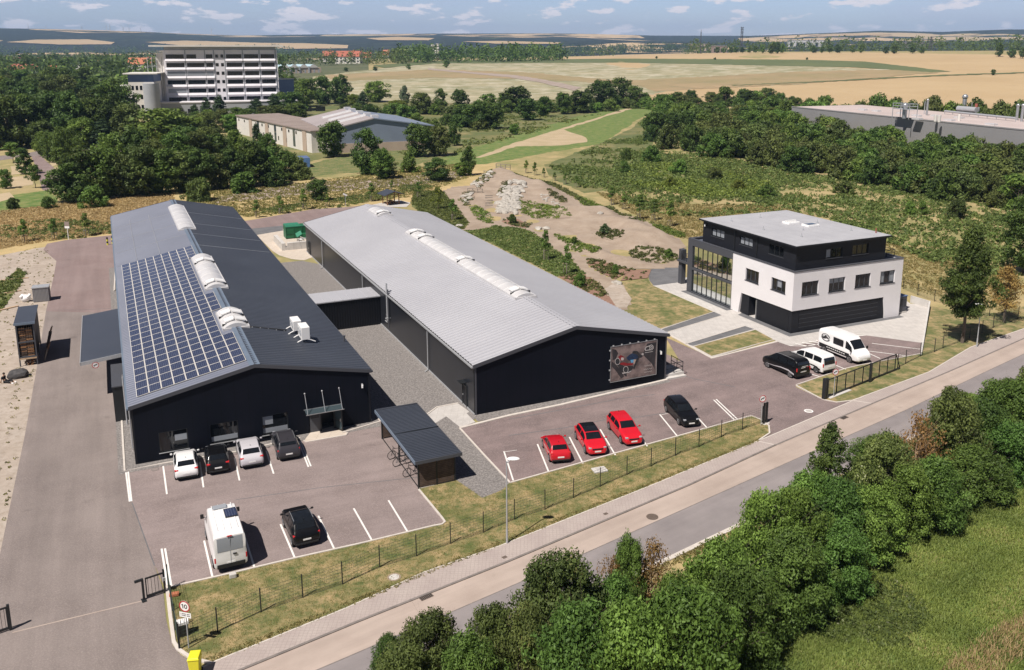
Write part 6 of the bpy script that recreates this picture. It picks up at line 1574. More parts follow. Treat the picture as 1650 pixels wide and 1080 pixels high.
# pavilion
pv = thing('picnic_pavilion', 'small timber picnic pavilion with a dark gabled roof behind the silver hall', 'pavilion', G(630, 329), .55)
m = MB()
for x in (-1.3, 1.3):
    for y in (-1.2, 1.2): m.box(x - .09, x + .09, y - .09, y + .09, 0, 2.2, 'wood_warm')
for y in (-1.2, 1.2): m.bar((-1.9, y, 2.1), (0, y, 2.75), .14, 'wood_warm'); m.bar((1.9, y, 2.1), (0, y, 2.75), .14, 'wood_warm'); m.bar((-1.4, y, 2.15), (1.4, y, 2.15), .12, 'wood_warm')
m.build('frame', pv)
m = MB(); m.hexa([(-2.2, -2.1, 2.1), (0, -2.1, 2.85), (0, 2.1, 2.85), (-2.2, 2.1, 2.1)], [(-2.2, -2.1, 2.2), (0, -2.1, 2.95), (0, 2.1, 2.95), (-2.2, 2.1, 2.2)], 'roof_dark'); m.hexa([(0, -2.1, 2.85), (2.2, -2.1, 2.1), (2.2, 2.1, 2.1), (0, 2.1, 2.85)], [(0, -2.1, 2.95), (2.2, -2.1, 2.2), (2.2, 2.1, 2.2), (0, 2.1, 2.95)], 'roof_dark'); m.build('roof', pv)
m = MB(); m.box(-.4, .4, -.95, .95, .68, .75, 'wood_warm'); m.box(-.35, -.25, -.6, .6, 0, .68, 'wood_warm'); m.box(.25, .35, -.6, .6, 0, .68, 'wood_warm'); m.build('table', pv)
for x in (-.95, .95): m = MB(); m.box(x - .18, x + .18, -.95, .95, .40, .46, 'wood_warm'); m.box(x - .12, x + .12, -.6, -.5, 0, .4, 'wood_warm'); m.box(x - .12, x + .12, .5, .6, 0, .4, 'wood_warm'); m.build('bench', pv)
sheet('pavilion_paving', [(592, 332), (640, 322), (662, 327), (655, 334), (620, 334)], .042, 'paving')
# bollards and notice board at the back of the yard
for px, lab in (((173.5, 395), 'yellow banded bollard at the back corner of the solar hall, the left one'), ((181.5, 393), 'yellow banded bollard close to the back corner wall of the solar hall')):
    t = thing('bollard', lab, 'bollard', G(*px), 0, 'yellow bollards'); m = MB()
    for i in range(4): m.tube((0, 0, i * .32), (0, 0, (i + 1) * .32), .13, 'yellow_plastic' if i % 2 == 0 else 'black_plastic', 12)
    m.build('post', t); m = MB(); m.tube((0, 0, 1.28), (0, 0, 1.32), .135, 'black_plastic', 12); m.build('cap', t)
t = thing('notice_board', 'notice board on a white post in the grass behind the left yard', 'notice board', G(110.5, 386), -.1)
MB().tube((0, 0, 0), (0, 0, 2.2), .06, 'plastic_white').build('post', t); MB().box(-.42, .42, -.08, -.04, 1.95, 2.3, 'plastic_white').build('panel', t); MB().box(-.42, .42, -.07, -.03, 2.32, 3.1, 'roof_brown').build('board', t)
t = thing('notice_board', 'pale angled board on a thin post in the grass behind the back road', 'notice board', G(557, 333.5), .4)
MB().tube((0, 0, 0), (0, 0, 2.6), .05, 'galv').build('post', t); m = MB(); m.hexa([(-.5, -.1, 2.6), (.3, -.1, 2.2), (.45, -.1, 2.45), (-.3, -.1, 2.9)], [(-.5, -.04, 2.6), (.3, -.04, 2.2), (.45, -.04, 2.45), (-.3, -.04, 2.9)], 'plastic_white'); m.build('board', t)
for px, L_, a, lab in (((10, 452), 5.5, .5, 'long pale board lying in the sandy ground, the upper of three'), ((4, 474), 4.5, .8, 'pale board lying in the sandy ground, the middle of three'), ((3, 500), 4, 1.0, 'pale board lying in the sandy ground, the lowest of three')):
    g = G(*px); o = tag(MB().box(-L_ / 2, L_ / 2, -.18, .18, 0, .1, 'wood_pale').build('timber_board'), lab, 'board', 'boards in the sandy ground'); o.location = (g.x, g.y, .02); o.rotation_euler.z = a
# ------------------------------------------------------------------ buildings farther off
# tower block
H0 = G(271, 186); H1 = G(452, 182)
hl = (H1 - H0).length; hth = math.atan2(H1.y - H0.y, H1.x - H0.x)
FH = Fr(H0.x, H0.y, hth)
hp_ = thing('tower_block', 'tall pale grey tower block with ribbon windows and a flat oversailing roof', 'tower block', H0, hth)
HH = HT((271, 186), 81); HD = 16
m = MB(); m.box(0, hl, 0, HD, 0, HH, 'panel_lilac'); m.build('wall', hp_)
m = MB(); m.box(-6, hl + 3, -2.2, HD + 3, HH + 1.6, HH + 2.3, 'plaster'); m.box(.5, hl - .5, .4, HD - .5, HH, HH + 1.6, 'panel_grey'); m.build('roof', hp_)
fl = [HH - 3.9 - i * 4.05 for i in range(6)]


bays = [(1.5, 12.6), (14.2, 25), (26.3, 30.4), (39, 48.8), (50.5, 59.5), (61.2, 70)]
bays = [(a * hl / 72, b * hl / 72) for a, b in bays]
for j, z in enumerate(fl):
    for i, (a, b) in enumerate(bays):
        if (j == 2 and i < 3) or (j == 4 and i == 0):
            q = MB(); q.box(a, b, -.10, -.003, z, z + 1.9, 'blind')
            o = q.build('window', hp_); q = MB(); q.box(a, b, -.13, -.10, z + .9, z + .98, 'panel_grey'); q.build('blind_rail', o); continue
        b2 = b - (3.5 if (j == 0 and i == 1) else 0)
        q = MB(); q.box(a, b2, -.06, -.003, z, z + 1.9, 'black_metal'); o = q.build('window', hp_)
        q = MB(); n = max(1, int((b2 - a) / 1.8))
        for k in range(n): q.box(a + .15 + (b2 - a - .2) * k / n, a + (b2 - a - .2) * (k + 1) / n, -.09, -.06, z + .12, z + 1.78, 'glass_dark')
        q.build('pane', o)
for z in fl:
    for a, b in bays: q = MB(); q.hexa([(a - .4, -.8, z - 1.15), (b + .4, -.8, z - 1.15), (b + .4, -.004, z - 1.15), (a - .4, -.004, z - 1.15)], [(a - .4, -.12, z - .25), (b + .4, -.12, z - .25), (b + .4, -.004, z - .25), (a - .4, -.004, z - .25)], 'panel_lilac'); q.build('sunshade', hp_)
    for a in (32.2 * hl / 72, 35.5 * hl / 72):
        q = MB(); q.box(a, a + 1.3, -.07, -.003, z + .3, z + 1.8, 'glass_dark'); q.build('window', hp_)
q = MB()
for a in (13.4, 25.6, 31.3, 38, 49.6, 60.3, 70.8): a *= hl / 72; q.box(a - .25, a + .25, -.18, -.003, 0, HH, 'panel_grey')
q.build('mullion', hp_)
# end tower, fire stair
q = MB(); q.box(-1.6, -.003, 1, 4, 0, HH - 1, 'plaster'); q.box(-3.4, -1.62, 4, 7.5, 0, HH - 1.5, 'plaster'); q.box(-1.0, -.9, .9, 1.0, 2, HH - 3, 'glass_dark'); q.build('end_tower', hp_)
q = MB()
for i in range(7):
    z = 3 + i * 3.9; q.box(-7.4, -3.5, 2.5, 6, z, z + .15, 'black_metal'); q.bar((-7.2, 3, z + .1), (-4.2, 3, z + 2.0), .25, 'black_metal'); q.bar((-4.2, 4.5, z + 2.0), (-7.2, 4.5, z + 3.9), .25, 'black_metal')
    for zz in (.5, 1.1): q.bar((-7.4, 2.5, z + zz), (-3.5, 2.5, z + zz), .08, 'galv')
for x in (-7.4, -5.4, -3.5): q.bar((x, 2.5, 0), (x, 2.5, HH - 3), .22, 'galv')
q.build('fire_stair', hp_)
# podium
pd = thing('podium_wing', 'low pale podium wing running along the foot of the tower block', 'building wing', H0, hth)
q = MB(); q.box(-19, hl + 8, -9, -1.2, 0, 6.2, 'panel_grey'); q.build('wall', pd); q = MB(); q.box(-19.3, hl + 8.3, -9.3, -1.0, 6.21, 6.7, 'panel_lilac'); q.build('roof', pd)
for i in range(14): q = MB(); a = -17 + i * 6.6; q.box(a, a + 4.6, -9.08, -9.0, 1.0, 3.4, 'glass_dark'); q.build('window', pd)
q = MB(); q.hexa([(-13, -5, 6.75), (-9, -5, 6.75), (-9, -4.8, 6.75), (-13, -4.8, 6.75)], [(-11, -2, 9.5), (-7, -2, 9.5), (-7, -1.8, 9.5), (-11, -1.8, 9.5)], 'blue_panel'); q.build('solar_frame', pd)
# stair wing with blue top
g0 = G(212, 191)
sw = thing('stair_wing', 'white four storey wing with a blue top band and curved grey corner', 'building wing', g0, hth - .12)
q = MB(); q.box(0, 11, 0, 18, 0, 16.5, 'plaster'); q.box(-.02, 11, -.02, 18, 16.51, 20, 'blue_panel'); q.build('wall', sw); q = MB(); q.box(-1.8, 13, -1.5, 19, 20.01, 20.5, 'plaster'); q.build('roof', sw)
q = MB(); q.tube((9.2, 1.8, 0), (9.2, 1.8, 15.8), 3.6, 'panel_grey', 24); q.build('stair_drum', sw, smooth=50)
for z in (4.2, 8.8, 12.9):
    for a in (1.2, 3.0, 4.8): q = MB(); q.box(a, a + 1.0, -.08, -.003, z, z + 1.9, 'glass_dark'); q.build('window', sw)
def hall_far(name, label, p0, p1, h, depth, wallm, roofm, cat='building', nwin=0, winz=(1, 2.6), rise=0.0):
    a, b = G(*p0), G(*p1); L = (b - a).length; th = math.atan2(b.y - a.y, b.x - a.x)
    t = thing(name, label, cat, a, th)
    q = MB(); q.box(0, L, 0, depth, 0, h, wallm); q.build('wall', t)
    q = MB()
    if rise: 
        q.hexa([(-.4, -.5, h), (L + .4, -.5, h), (L + .4, depth / 2, h + rise), (-.4, depth / 2, h + rise)], [(-.4, -.5, h + .3), (L + .4, -.5, h + .3), (L + .4, depth / 2, h + rise + .3), (-.4, depth / 2, h + rise + .3)], roofm)
        q.hexa([(-.4, depth / 2, h + rise), (L + .4, depth / 2, h + rise), (L + .4, depth + .5, h), (-.4, depth + .5, h)], [(-.4, depth / 2, h + rise + .3), (L + .4, depth / 2, h + rise + .3), (L + .4, depth + .5, h + .3), (-.4, depth + .5, h + .3)], roofm)
        for x in (0, L): q.add([(x, 0, h), (x, depth, h), (x, depth / 2, h + rise)], [(0, 1, 2)], wallm)
    else: q.box(-.3, L + .3, -.3, depth + .3, h + .01, h + .4, roofm)
    q.build('roof', t)
    for i in range(nwin):
        a_ = L * (i + .25) / nwin
        for z in ([winz] if not isinstance(winz, list) else winz):
            q = MB(); q.box(a_, a_ + L / nwin * .5, -.07, -.003, z[0], z[1], 'glass_dark'); q.build('window', t)
    return t, L
hall_far('flat_roofed_hall', 'low white flat roofed hall among trees left of the white stair wing', (150, 158), (216, 166), 7.5, 40, 'plaster', 'concrete', nwin=6, winz=(3.5, 4.6))
hall_far('flat_roofed_hall', 'pale brown walled hall cut off at the left edge', (-40, 170), (20, 166), 8.5, 22, 'panel_brown', 'concrete')
hall_far('flat_roofed_hall', 'small white flat roofed building half hidden by trees near the left edge', (36, 158), (68, 156), 4, 12, 'plaster', 'concrete')
hall_far('link_block', 'dark blue glazed block with a pale flat roof right of the tower', (452, 180), (476, 178), 16, 16, 'blue_panel', 'concrete')
# halls with barrel roofs
a = G(452, 127); b = G(518, 126)
L = (b - a).length; th = math.atan2(b.y - a.y, b.x - a.x)
bh = thing('barrel_roof_hall', 'pale brown hall with four light blue barrel roof bays', 'hall', a, th)
q = MB(); q.box(0, L, 0, 30, 0, 11, 'panel_brown'); q.build('wall', bh)
for i in range(4):
    q = MB(); w_ = L / 4.3; x0 = i * w_; P = [(x0 + w_ * (k / 8), 11 + 3.4 * math.sin(math.pi * k / 8)) for k in range(9)]
    vs = [(x, y, z) for y in (-.6, 30) for x, z in P]; q.add(vs, [(k, k + 1, 10 + k, 9 + k) for k in range(8)], 'sheet_light')
    q.add([(x, -.6, z) for x, z in P], [tuple(range(9))], 'concrete'); q.box(x0 - .8, x0 + .8, -.9, -.01, 5.5, 12.5, 'galv'); q.build('barrel_roof', bh, smooth=40)
q = MB()
for i in range(9): q.box(i * L / 9 + 1.5, i * L / 9 + 3, -.06, -.003, .5, 9.5, 'panel_grey')
q.build('window', bh)
# sports hall and its low front wing
g1, g2 = G(565, 246), G(685, 240.5)
th = math.atan2(g2.y - g1.y, g2.x - g1.x); L = (g2 - g1).length
# gable runs from the near corner behind the wing to the far right corner
FG = Fr(g1.x, g1.y, th)
sh = thing('sports_hall', 'big sports hall with blue grey gable and mauve sheet roof with rooflights', 'sports hall', FG.w(-6.5, 0), th)
Lg = L + 6.5; dpt = 46; he = 7.6; hr = 10.2
q = MB(); panel(q, FRONT(), [(0, 0), (Lg, 0), (Lg, he), (Lg * .46, hr), (0, he - .4)], [], .4, 'sheet_blue_grey'); q.box(0, .4, .4, dpt, 0, he - .4, 'plaster'); q.box(Lg - .4, Lg, .4, dpt, 0, he, 'sheet_blue_grey'); panel(q, FRONT(dpt - .4), [(.4, 0), (Lg - .4, 0), (Lg - .4, he), (Lg * .46, hr), (.4, he - .4)], [], .4, 'plaster'); q.build('wall', sh)
q = MB(); q.box(-.05, Lg + .1, -.25, -.01, 0, 2.8, 'panel_brown'); q.build('plinth', sh)
q = MB()
q.hexa([(-1, -.5, he - .7), (Lg * .46, -.5, hr), (Lg * .46, dpt + .5, hr), (-1, dpt + .5, he - .7)], [(-1, -.5, he - .35), (Lg * .46, -.5, hr + .35), (Lg * .46, dpt + .5, hr + .35), (-1, dpt + .5, he - .35)], 'roof_mauve')
q.hexa([(Lg * .46, -.5, hr), (Lg + 3.2, -.5, he - .4), (Lg + 3.2, dpt + .5, he - .4), (Lg * .46, dpt + .5, hr)], [(Lg * .46, -.5, hr + .35), (Lg + 3.2, -.5, he - .05), (Lg + 3.2, dpt + .5, he - .05), (Lg * .46, dpt + .5, hr + .35)], 'sheet_blue_grey'); q.build('roof', sh)
kk_ = (hr - he + .7) / (Lg * .46 + 1)
for y in (9, 20, 31):
    q = MB(); q.hexa([(4, y, he - .35 + kk_ * 5), (Lg * .46 - .3, y, hr + .3), (Lg * .46 - .3, y + 2.4, hr + .3), (4, y + 2.4, he - .35 + kk_ * 5)], [(4, y + .3, he + .15 + kk_ * 5), (Lg * .46 - .3, y + .3, hr + .8), (Lg * .46 - .3, y + 2.1, hr + .8), (4, y + 2.1, he + .15 + kk_ * 5)], 'skylight'); q.build('roof_light', sh)
for y in (3, 13, 24, 36, 44): q = MB(); q.box(Lg * .46 + .3, Lg * .46 + 2.4, y, y + 2.4, hr, hr + .9, 'skylight'); q.build('roof_vent', sh)
g3, g4 = G(503, 247), G(383, 215)
thw = math.atan2(g4.y - g3.y, g4.x - g3.x); Lw = (g4 - g3).length
wg = thing('sports_hall_wing', 'low white wing with brown wall panels in front of the sports hall', 'building wing', g4, thw + math.pi)
q = MB(); q.box(0, Lw, 0, 16, 0, 6.6, 'plaster'); q.box(Lw, Lw + .02, .02, 15.9, 0, 6.4, 'plaster'); q.build('wall', wg)
q = MB(); q.box(-.4, Lw + .4, -.4, 16.4, 6.61, 6.95, 'roof_brown'); q.build('roof', wg)
for i in range(4): a_ = Lw * (.20 + .235 * i); q = MB(); q.box(a_, a_ + 3.2, -.22, -.003, 0, 6.9, 'panel_brown'); q.build('wall_panel', wg)
for i in range(11):
    a_ = Lw * (.03 + .088 * i)
    q = MB(); q.box(a_, a_ + 1.1, -.06, -.003, 4.9, 5.8, 'glass_dark'); q.build('window', wg)
for i in range(3): a_ = Lw * (.32 + .235 * i); q = MB(); q.box(a_, a_ + 1.9, -.10, -.003, .8, 6.3, 'glass_blue'); q.build('window', wg)
for i in range(6): a_ = Lw * (.40 + .1 * i); q = MB(); q.box(a_, a_ + .9, -.06, -.003, 1.5, 2.8, 'glass_dark'); q.build('window', wg)
# blue shipping container
g5 = G(500, 270); bc = thing('shipping_container', 'blue shipping container in front of the white sports hall wing', 'container', g5, math.radians(112))
q = MB(); q.box(0, 6.0, 0, 2.4, 0, 2.5, 'blue_paint')
for i in range(20): q.box(.1 + i * .3, .22 + i * .3, -.05, -.003, .1, 2.4, 'blue_paint')
for i in range(8): q.box(-.05, -.003, .1 + i * .3, .22 + i * .3, .1, 2.4, 'blue_paint')
q.build('wall', bc); q = MB(); q.box(-.02, 6.02, -.02, 2.42, 2.51, 2.6, 'blue_panel'); q.build('roof', bc)
# grey factory on the right
f0, f1 = G(1345, 224), G(1700, 275)
fth = math.atan2(f1.y - f0.y, f1.x - f0.x); fL = (f1 - f0).length
fa = thing('factory', 'long grey factory with a flat pinkish roof full of pipes', 'factory', f0, fth)
fh = HT((1650, 267.5), 211)
q = MB(); q.box(-26, fL + 40, 0, 33, 0, fh, 'factory_wall'); q.build('wall', fa); q = MB(); q.box(-26, fL + 40, .3, 32.7, fh + .01, fh + .2, 'factory_roof'); q.box(-26.1, fL + 40, -.1, .29, fh + .01, fh + .35, 'factory_wall'); q.build('roof', fa)
FF = Fr(f0.x, f0.y, fth)
def onroof(px, py): return FF.loc(G(px, py, fh + .2))
a_, b_ = onroof(1522, 184); a2, b2 = onroof(1636, 196)
q = MB(); q.tube((a_, b_, fh + 1.2), (a2, b2, fh + 1.2), .35, 'galv', 8)
for k in range(9): aa = a_ + (a2 - a_) * k / 8; bb = b_ + (b2 - b_) * k / 8; q.bar((aa, bb, fh + .2), (aa, bb, fh + 1), .15, 'galv')
q.build('roof_pipe', fa)
def chim(px, py, ty, r, mt='steel', cap=True):
    a, b = onroof(px, py); w_ = FF.w(a, b); h0 = fh + .2; lo = h0
    while proj(w_.x, w_.y, lo)[1] > ty and lo < 60: lo += .1
    q = MB(); q.tube((a, b, h0), (a, b, lo - r), r, mt, 12)
    if cap: q.ball((a, b, lo - r), r * 1.35, mt, 10, 6)
    q.build('chimney', fa, smooth=45); return a, b, lo
a, b, lo = chim(1457, 191, 167, .75)
q = MB()
for x in (-3.6, 3.6):
    for y in (-1.6, 1.6): q.bar((a + x, b + y, fh + .2), (a + x, b + y, lo), .16, 'galv')
for z in (lo - 1.8, lo - .9, lo - .1):
    for y in (-1.6, 1.6): q.bar((a - 3.6, b + y, z), (a + 3.6, b + y, z), .12, 'galv')
    for x in (-3.6, 3.6): q.bar((a + x, b - 1.6, z), (a + x, b + 1.6, z), .12, 'galv')
q.box(a - 3.6, a + 3.6, b - 1.6, b + 1.6, lo - 1.9, lo - 1.82, 'galv'); q.build('gantry', fa)
chim(1493, 186, 160, .35); chim(1553, 179, 153, .75); chim(1489, 184, 163, .12, 'galv', False); chim(1565, 181, 165, .12, 'galv', False); chim(1572, 184, 165, .5, 'tile_dark', False); chim(1576, 184, 172, .3, 'galv', False); chim(1638, 194, 168, .42); chim(1646, 196, 168, .42); chim(1548, 179, 170, .15, 'galv', False)
a, b = onroof(1558, 183); q = MB(); q.tube((a - 4, b, fh + 1.6), (a + 4, b, fh + 1.6), 1.0, 'galv', 14); q.build('tank', fa, smooth=45)
for px, py in ((1452, 184), (1477, 188), (1478, 193), (1508, 188), (1530, 195), (1597, 202), (1545, 191), (1412, 180), (1390, 178)):
    a, b = onroof(px, py); q = MB(); q.box(a - 1.6, a + 1.6, b - .8, b + .8, fh + .2, fh + .75, 'skylight'); q.build('roof_light', fa)
for px, py in ((1507, 196), (1513, 197), (1545, 195)):
    a, b = onroof(px, py); q = MB(); q.tube((a, b, fh + .2), (a, b, fh + 2.2), .45, 'plaster', 10); q.build('roof_vent', fa)

# town houses
def house(px, py, wpx, hpx, label, roofm, rz=0.0, depth=11, rf=.45, nwin=5, wallm='plaster', group='red roofed town houses'):
    p = GT(px, py); s = px_m(p); w_ = wpx * s; h_ = hpx * s
    t = thing('town_house', label, 'house', p, rz, group)
    hw_ = h_ * (1 - rf)
    q = MB(); q.box(-w_ / 2, w_ / 2, 0, depth, -2, hw_, wallm)
    for x in (-w_ / 2, w_ / 2): q.add([(x, 0, hw_), (x, depth, hw_), (x, depth / 2, h_ - .2)], [(0, 1, 2)], wallm)
    q.build('wall', t)
    q = MB(); q.hexa([(-w_ / 2 - .5, -.7, hw_ - .4), (w_ / 2 + .5, -.7, hw_ - .4), (w_ / 2 + .5, depth / 2, h_), (-w_ / 2 - .5, depth / 2, h_)], [(-w_ / 2 - .5, -.7, hw_ - .1), (w_ / 2 + .5, -.7, hw_ - .1), (w_ / 2 + .5, depth / 2, h_ + .3), (-w_ / 2 - .5, depth / 2, h_ + .3)], roofm)
    q.hexa([(-w_ / 2 - .5, depth / 2, h_), (w_ / 2 + .5, depth / 2, h_), (w_ / 2 + .5, depth + .7, hw_ - .4), (-w_ / 2 - .5, depth + .7, hw_ - .4)], [(-w_ / 2 - .5, depth / 2, h_ + .3), (w_ / 2 + .5, depth / 2, h_ + .3), (w_ / 2 + .5, depth + .7, hw_ - .1), (-w_ / 2 - .5, depth + .7, hw_ - .1)], roofm)
    ro = q.build('roof', t); q = MB(); q.box(w_ * .2, w_ * .2 + 1.2, depth * .4, depth * .4 + 1.2, h_ - 1, h_ + 1.6, roofm); q.build('chimney', ro)
    for i in range(nwin):
        x = -w_ / 2 + w_ * (i + .3) / nwin
        for z in (hw_ * .25, hw_ * .62): q = MB(); q.box(x, x + w_ / nwin * .38, -.1, -.003, z, z + hw_ * .2, 'glass_dark'); q.build('window', t)
house(38, 104, 50, 11, 'long house with a dull red tiled roof in the town, the farther of two', 'tile_dark', .05, 14, .7)
house(28, 118, 60, 14, 'long house with a red tiled roof at the left edge, the nearer of two', 'tile_red', .12, 12, .55, 7)
house(88, 116, 13, 10, 'small house showing an orange roof end among trees, left of the tower block', 'tile_orange', .9, 9, .5, 2)
house(137, 113, 12, 11, 'white gable end among the trees between orange roofed houses', 'tile_dark', 1.2, 10, .4, 2)
house(229, 113, 42, 19, 'white house with a bright orange roof beside the tower block stair', 'tile_orange', .12, 12, .5, 6)
house(155, 104, 9, 8, 'little house with an orange roof in the trees, farther off', 'tile_orange', .7, 9, .5, 2)
house(529, 100, 17, 17, 'pale house with a red roof, left one right of the tower block', 'tile_red', .1, 12, .45, 4)
house(560, 103, 42, 20, 'long white house with a red tiled roof at the field edge', 'tile_red', -.15, 14, .42, 6)
house(621, 94, 14, 13, 'house with a steep orange roof above the tree line', 'tile_orange', -.6, 10, .6, 2)
house(590, 96, 16, 11, 'small orange roof behind the long white house', 'tile_orange', .2, 9, .7, 2)
# barns and factory buildings beyond the crest on the right
for px, py, w_, h_, lab, mm in ((1300, 78.5, 62, 7, 'long white barn beyond the wheat field crest', 'plaster'), (1480, 79, 60, 6, 'long dark roofed barn behind the crest trees, near the lattice pylon', 'roof_brown'), (1125, 83, 34, 7, 'brown barn behind the crest, below the thin mast', 'panel_brown'), (1160, 83, 22, 7, 'brown barn behind the crest, below the lattice mast', 'roof_brown')):
    p = GT(px, py + 3); p = Vector((p.x * 1.12, p.y * 1.12, 0)); p.z = float(TZ(p.x, p.y)); s = px_m(p)
    t = thing('barn', lab, 'barn', p, .05, 'barns beyond the crest'); q = MB(); q.box(-w_ * s / 2, w_ * s / 2, 0, 14, -3, h_ * s * 1.5, mm); q.build('wall', t)
    q = MB(); q.box(-w_ * s / 2 - .5, w_ * s / 2 + .5, -.5, 14.5, h_ * s * 1.5, h_ * s * 1.5 + 1.0, 'roof_mauve'); q.build('roof', t)
    for i in range(6): x = -w_ * s / 2 + w_ * s * (i + .3) / 6; q = MB(); q.box(x, x + w_ * s / 15, -.2, -.01, 1.5, h_ * s * 1.0, 'glass_dark'); q.build('window', t)
for px, hp, lab in ((697, 21, 'left tall white silo block on the horizon above the far trees'), (705, 21, 'middle tall white silo block on the horizon above the far trees'), (702, 18, 'lower white silo block between the two tall ones')):
    p = GT(px, 96); p = Vector((p.x * 1.6, p.y * 1.6, 0)); p.z = float(TZ(p.x, p.y)); s = px_m(p); t = thing('silo_block', lab, 'silo', p, 0, 'white silo blocks')
    top = proj(p.x, p.y, p.z)[1] - (72 if hp > 20 else 74); q = MB(); q.box(-2.0 * s, 2.0 * s, 0, 6, 0, top * s, 'plaster'); q.build('wall', t); q = MB(); q.box(-2.1 * s, 2.1 * s, -.5, 6.5, top * s, top * s + 1.5, 'concrete'); q.build('roof', t)
# masts, pylons, wind turbines
def lattice(name, label, cat, px, base_y, top_y, d, w0, w1, arms=()):
    u = ray(px, 200); u = Vector((u[0], u[1], 0)).normalized(); p = Vector((u.x * d, u.y * d, 0)); p.z = float(TZ(p.x, p.y)); s = px_m(p)
    h_ = 0
    while proj(p.x, p.y, p.z + h_)[1] > top_y: h_ += 1
    t = thing(name, label, cat, p); q = MB(); n = 7
    for i in range(n):
        z0, z1 = h_ * i / n, h_ * (i + 1) / n; a0 = w0 + (w1 - w0) * i / n; a1 = w0 + (w1 - w0) * (i + 1) / n
        C0 = [(-a0, -a0, z0), (a0, -a0, z0), (a0, a0, z0), (-a0, a0, z0)]; C1 = [(-a1, -a1, z1), (a1, -a1, z1), (a1, a1, z1), (-a1, a1, z1)]
        for k in range(4): q.bar(C0[k], C1[k], .45, 'frame_grey'); q.bar(C0[k], C1[(k + 1) % 4], .22, 'frame_grey')
    q.build('lattice', t)
    if arms:
        q = MB()
        for f, L_ in arms: q.bar((-L_, 0, h_ * f), (L_, 0, h_ * f), .6, 'frame_grey')
        q.build('arm', t)
    else: q = MB(); q.tube((0, 0, h_), (0, 0, h_ + 4), .3, 'frame_grey', 6); q.build('aerial', t)
lattice('lattice_mast', 'tall dark lattice mast with antennas on the right horizon', 'mast', 1188.5, 75, 44, 1500, 1.5, 1.2, ((.97, 2.6), (.90, 2.6), (.80, 2.4)))
lattice('lattice_mast', 'thin mast left of the tall antenna mast on the horizon', 'mast', 1124, 80, 53, 1500, .35, .3)
lattice('pylon', 'pale power pylon among the crest trees right of the barns', 'pylon', 1488, 80, 60, 1550, 2.4, .6, ((.95, 4), (.8, 6)))
lattice('pylon', 'faint power pylon near the right end of the crest', 'pylon', 1583, 82, 63, 1700, 1.8, .5, ((.95, 4), (.8, 6)))
def turbine(px, ty, label, ph):
    d = 8200; u = ray(px, 200); u = Vector((u[0], u[1], 0)).normalized(); p = Vector((u.x * d, u.y * d, 0)); p.z = float(TZ(p.x, p.y)); h_ = 20
    while proj(p.x, p.y, p.z + h_)[1] > ty and h_ < 140: h_ += 1
    t = thing('wind_turbine', label, 'wind turbine', p, 0, 'wind turbines on the left skyline'); q = MB(); q.tube((0, 0, 0), (0, 0, h_), 2.4, 'plaster', 8, 1.4); q.build('tower', t)
    q = MB()
    for k in range(3): a = ph + k * 2.094; q.bar((0, -3, h_), (34 * math.sin(a), -3, h_ + 34 * math.cos(a)), 2.2, 'plaster', .6)
    q.build('rotor', t); MB().box(-2, 2, -3, 4, h_ - 1.5, h_ + 2, 'plaster').build('nacelle', t)
for i, (px, ty) in enumerate(((64, 44), (91, 44), (148, 43), (187, 43), (192, 41), (213, 45), (222, 46), (240, 46), (352, 47))):
    turbine(px, ty, ['leftmost faint wind turbine on the skyline', 'second faint wind turbine from the left on the skyline', 'third faint wind turbine from the left on the skyline', 'faint wind turbine just left of the tallest one of the pair', 'tallest turbine of the close pair on the skyline', 'faint wind turbine right of the close pair', 'middle turbine of the three right of the close pair', 'last turbine before the tower block roof', 'single faint wind turbine above the tower block'][i], i * .7)
# ------------------------------------------------------------------ sandy track garden
Z6 = lambda *p: pts(680, 250, 3.6, *p)
track_px = Z6((120, 210), (180, 185), (270, 180), (330, 135), (400, 108), (500, 103), (620, 150), (760, 180), (870, 240), (1000, 325), (1100, 318), (1240, 393), (1310, 388), (1400, 448), (1512, 498), (1530, 570), (1512, 650), (1310, 665), (1200, 662), (1115, 645), (1040, 612), (965, 604), (960, 640), (1040, 690), (1120, 728), (1150, 745), (1215, 840), (1180, 900), (1135, 895), (1110, 850), (1060, 785), (1000, 730), (940, 690), (900, 655), (870, 610), (780, 560), (690, 480), (590, 430), (430, 413), (300, 440), (235, 435), (270, 400), (200, 302), (150, 250))
def edge_dist(X, Y, poly):
    D = np.full(X.shape, 1e9); n = len(poly)
    for i in range(n):
        ax, ay = poly[i]; bx, by = poly[(i + 1) % n]; dx, dy = bx - ax, by - ay
        t = np.clip(((X - ax) * dx + (Y - ay) * dy) / (dx * dx + dy * dy + 1e-9), 0, 1)
        D = np.minimum(D, np.hypot(X - ax - t * dx, Y - ay - t * dy))
    return D
TP = [tuple(p) for p in W2(track_px)]
bumps = [(G(*p), h, r) for p, h, r in ((Z6((430, 130))[0], 1.6, 14), (Z6((700, 200))[0], .9, 12), (Z6((1100, 340))[0], 1.0, 7), (Z6((1250, 410))[0], .9, 6), (Z6((950, 400))[0], .5, 5), (Z6((1400, 470))[0], .8, 5), (Z6((1180, 480))[0], .45, 4), (Z6((1330, 500))[0], .5, 4), (Z6((880, 340))[0], .6, 6))]
def track_z(x, y):
    x = np.asarray(x, float); y = np.asarray(y, float); z = np.zeros(x.shape)
    for g, h, r in bumps: z = z + 1.5 * h * np.exp(-(((x - g.x) ** 2 + (y - g.y) ** 2) / (r * r)))
    z = z + .16 * np.sin(x * .9 + y * .35) * np.sin(y * .33) + .10 * np.sin(x * .5 - y * .7)
    z = z + .45 * np.maximum(0, np.sin((x * .62 + y * .42))) * np.exp(-(((x - 18) / 14) ** 2 + ((y - 140) / 22) ** 2))
    return z * sstep(0, 4.0, edge_dist(x, y, TP))
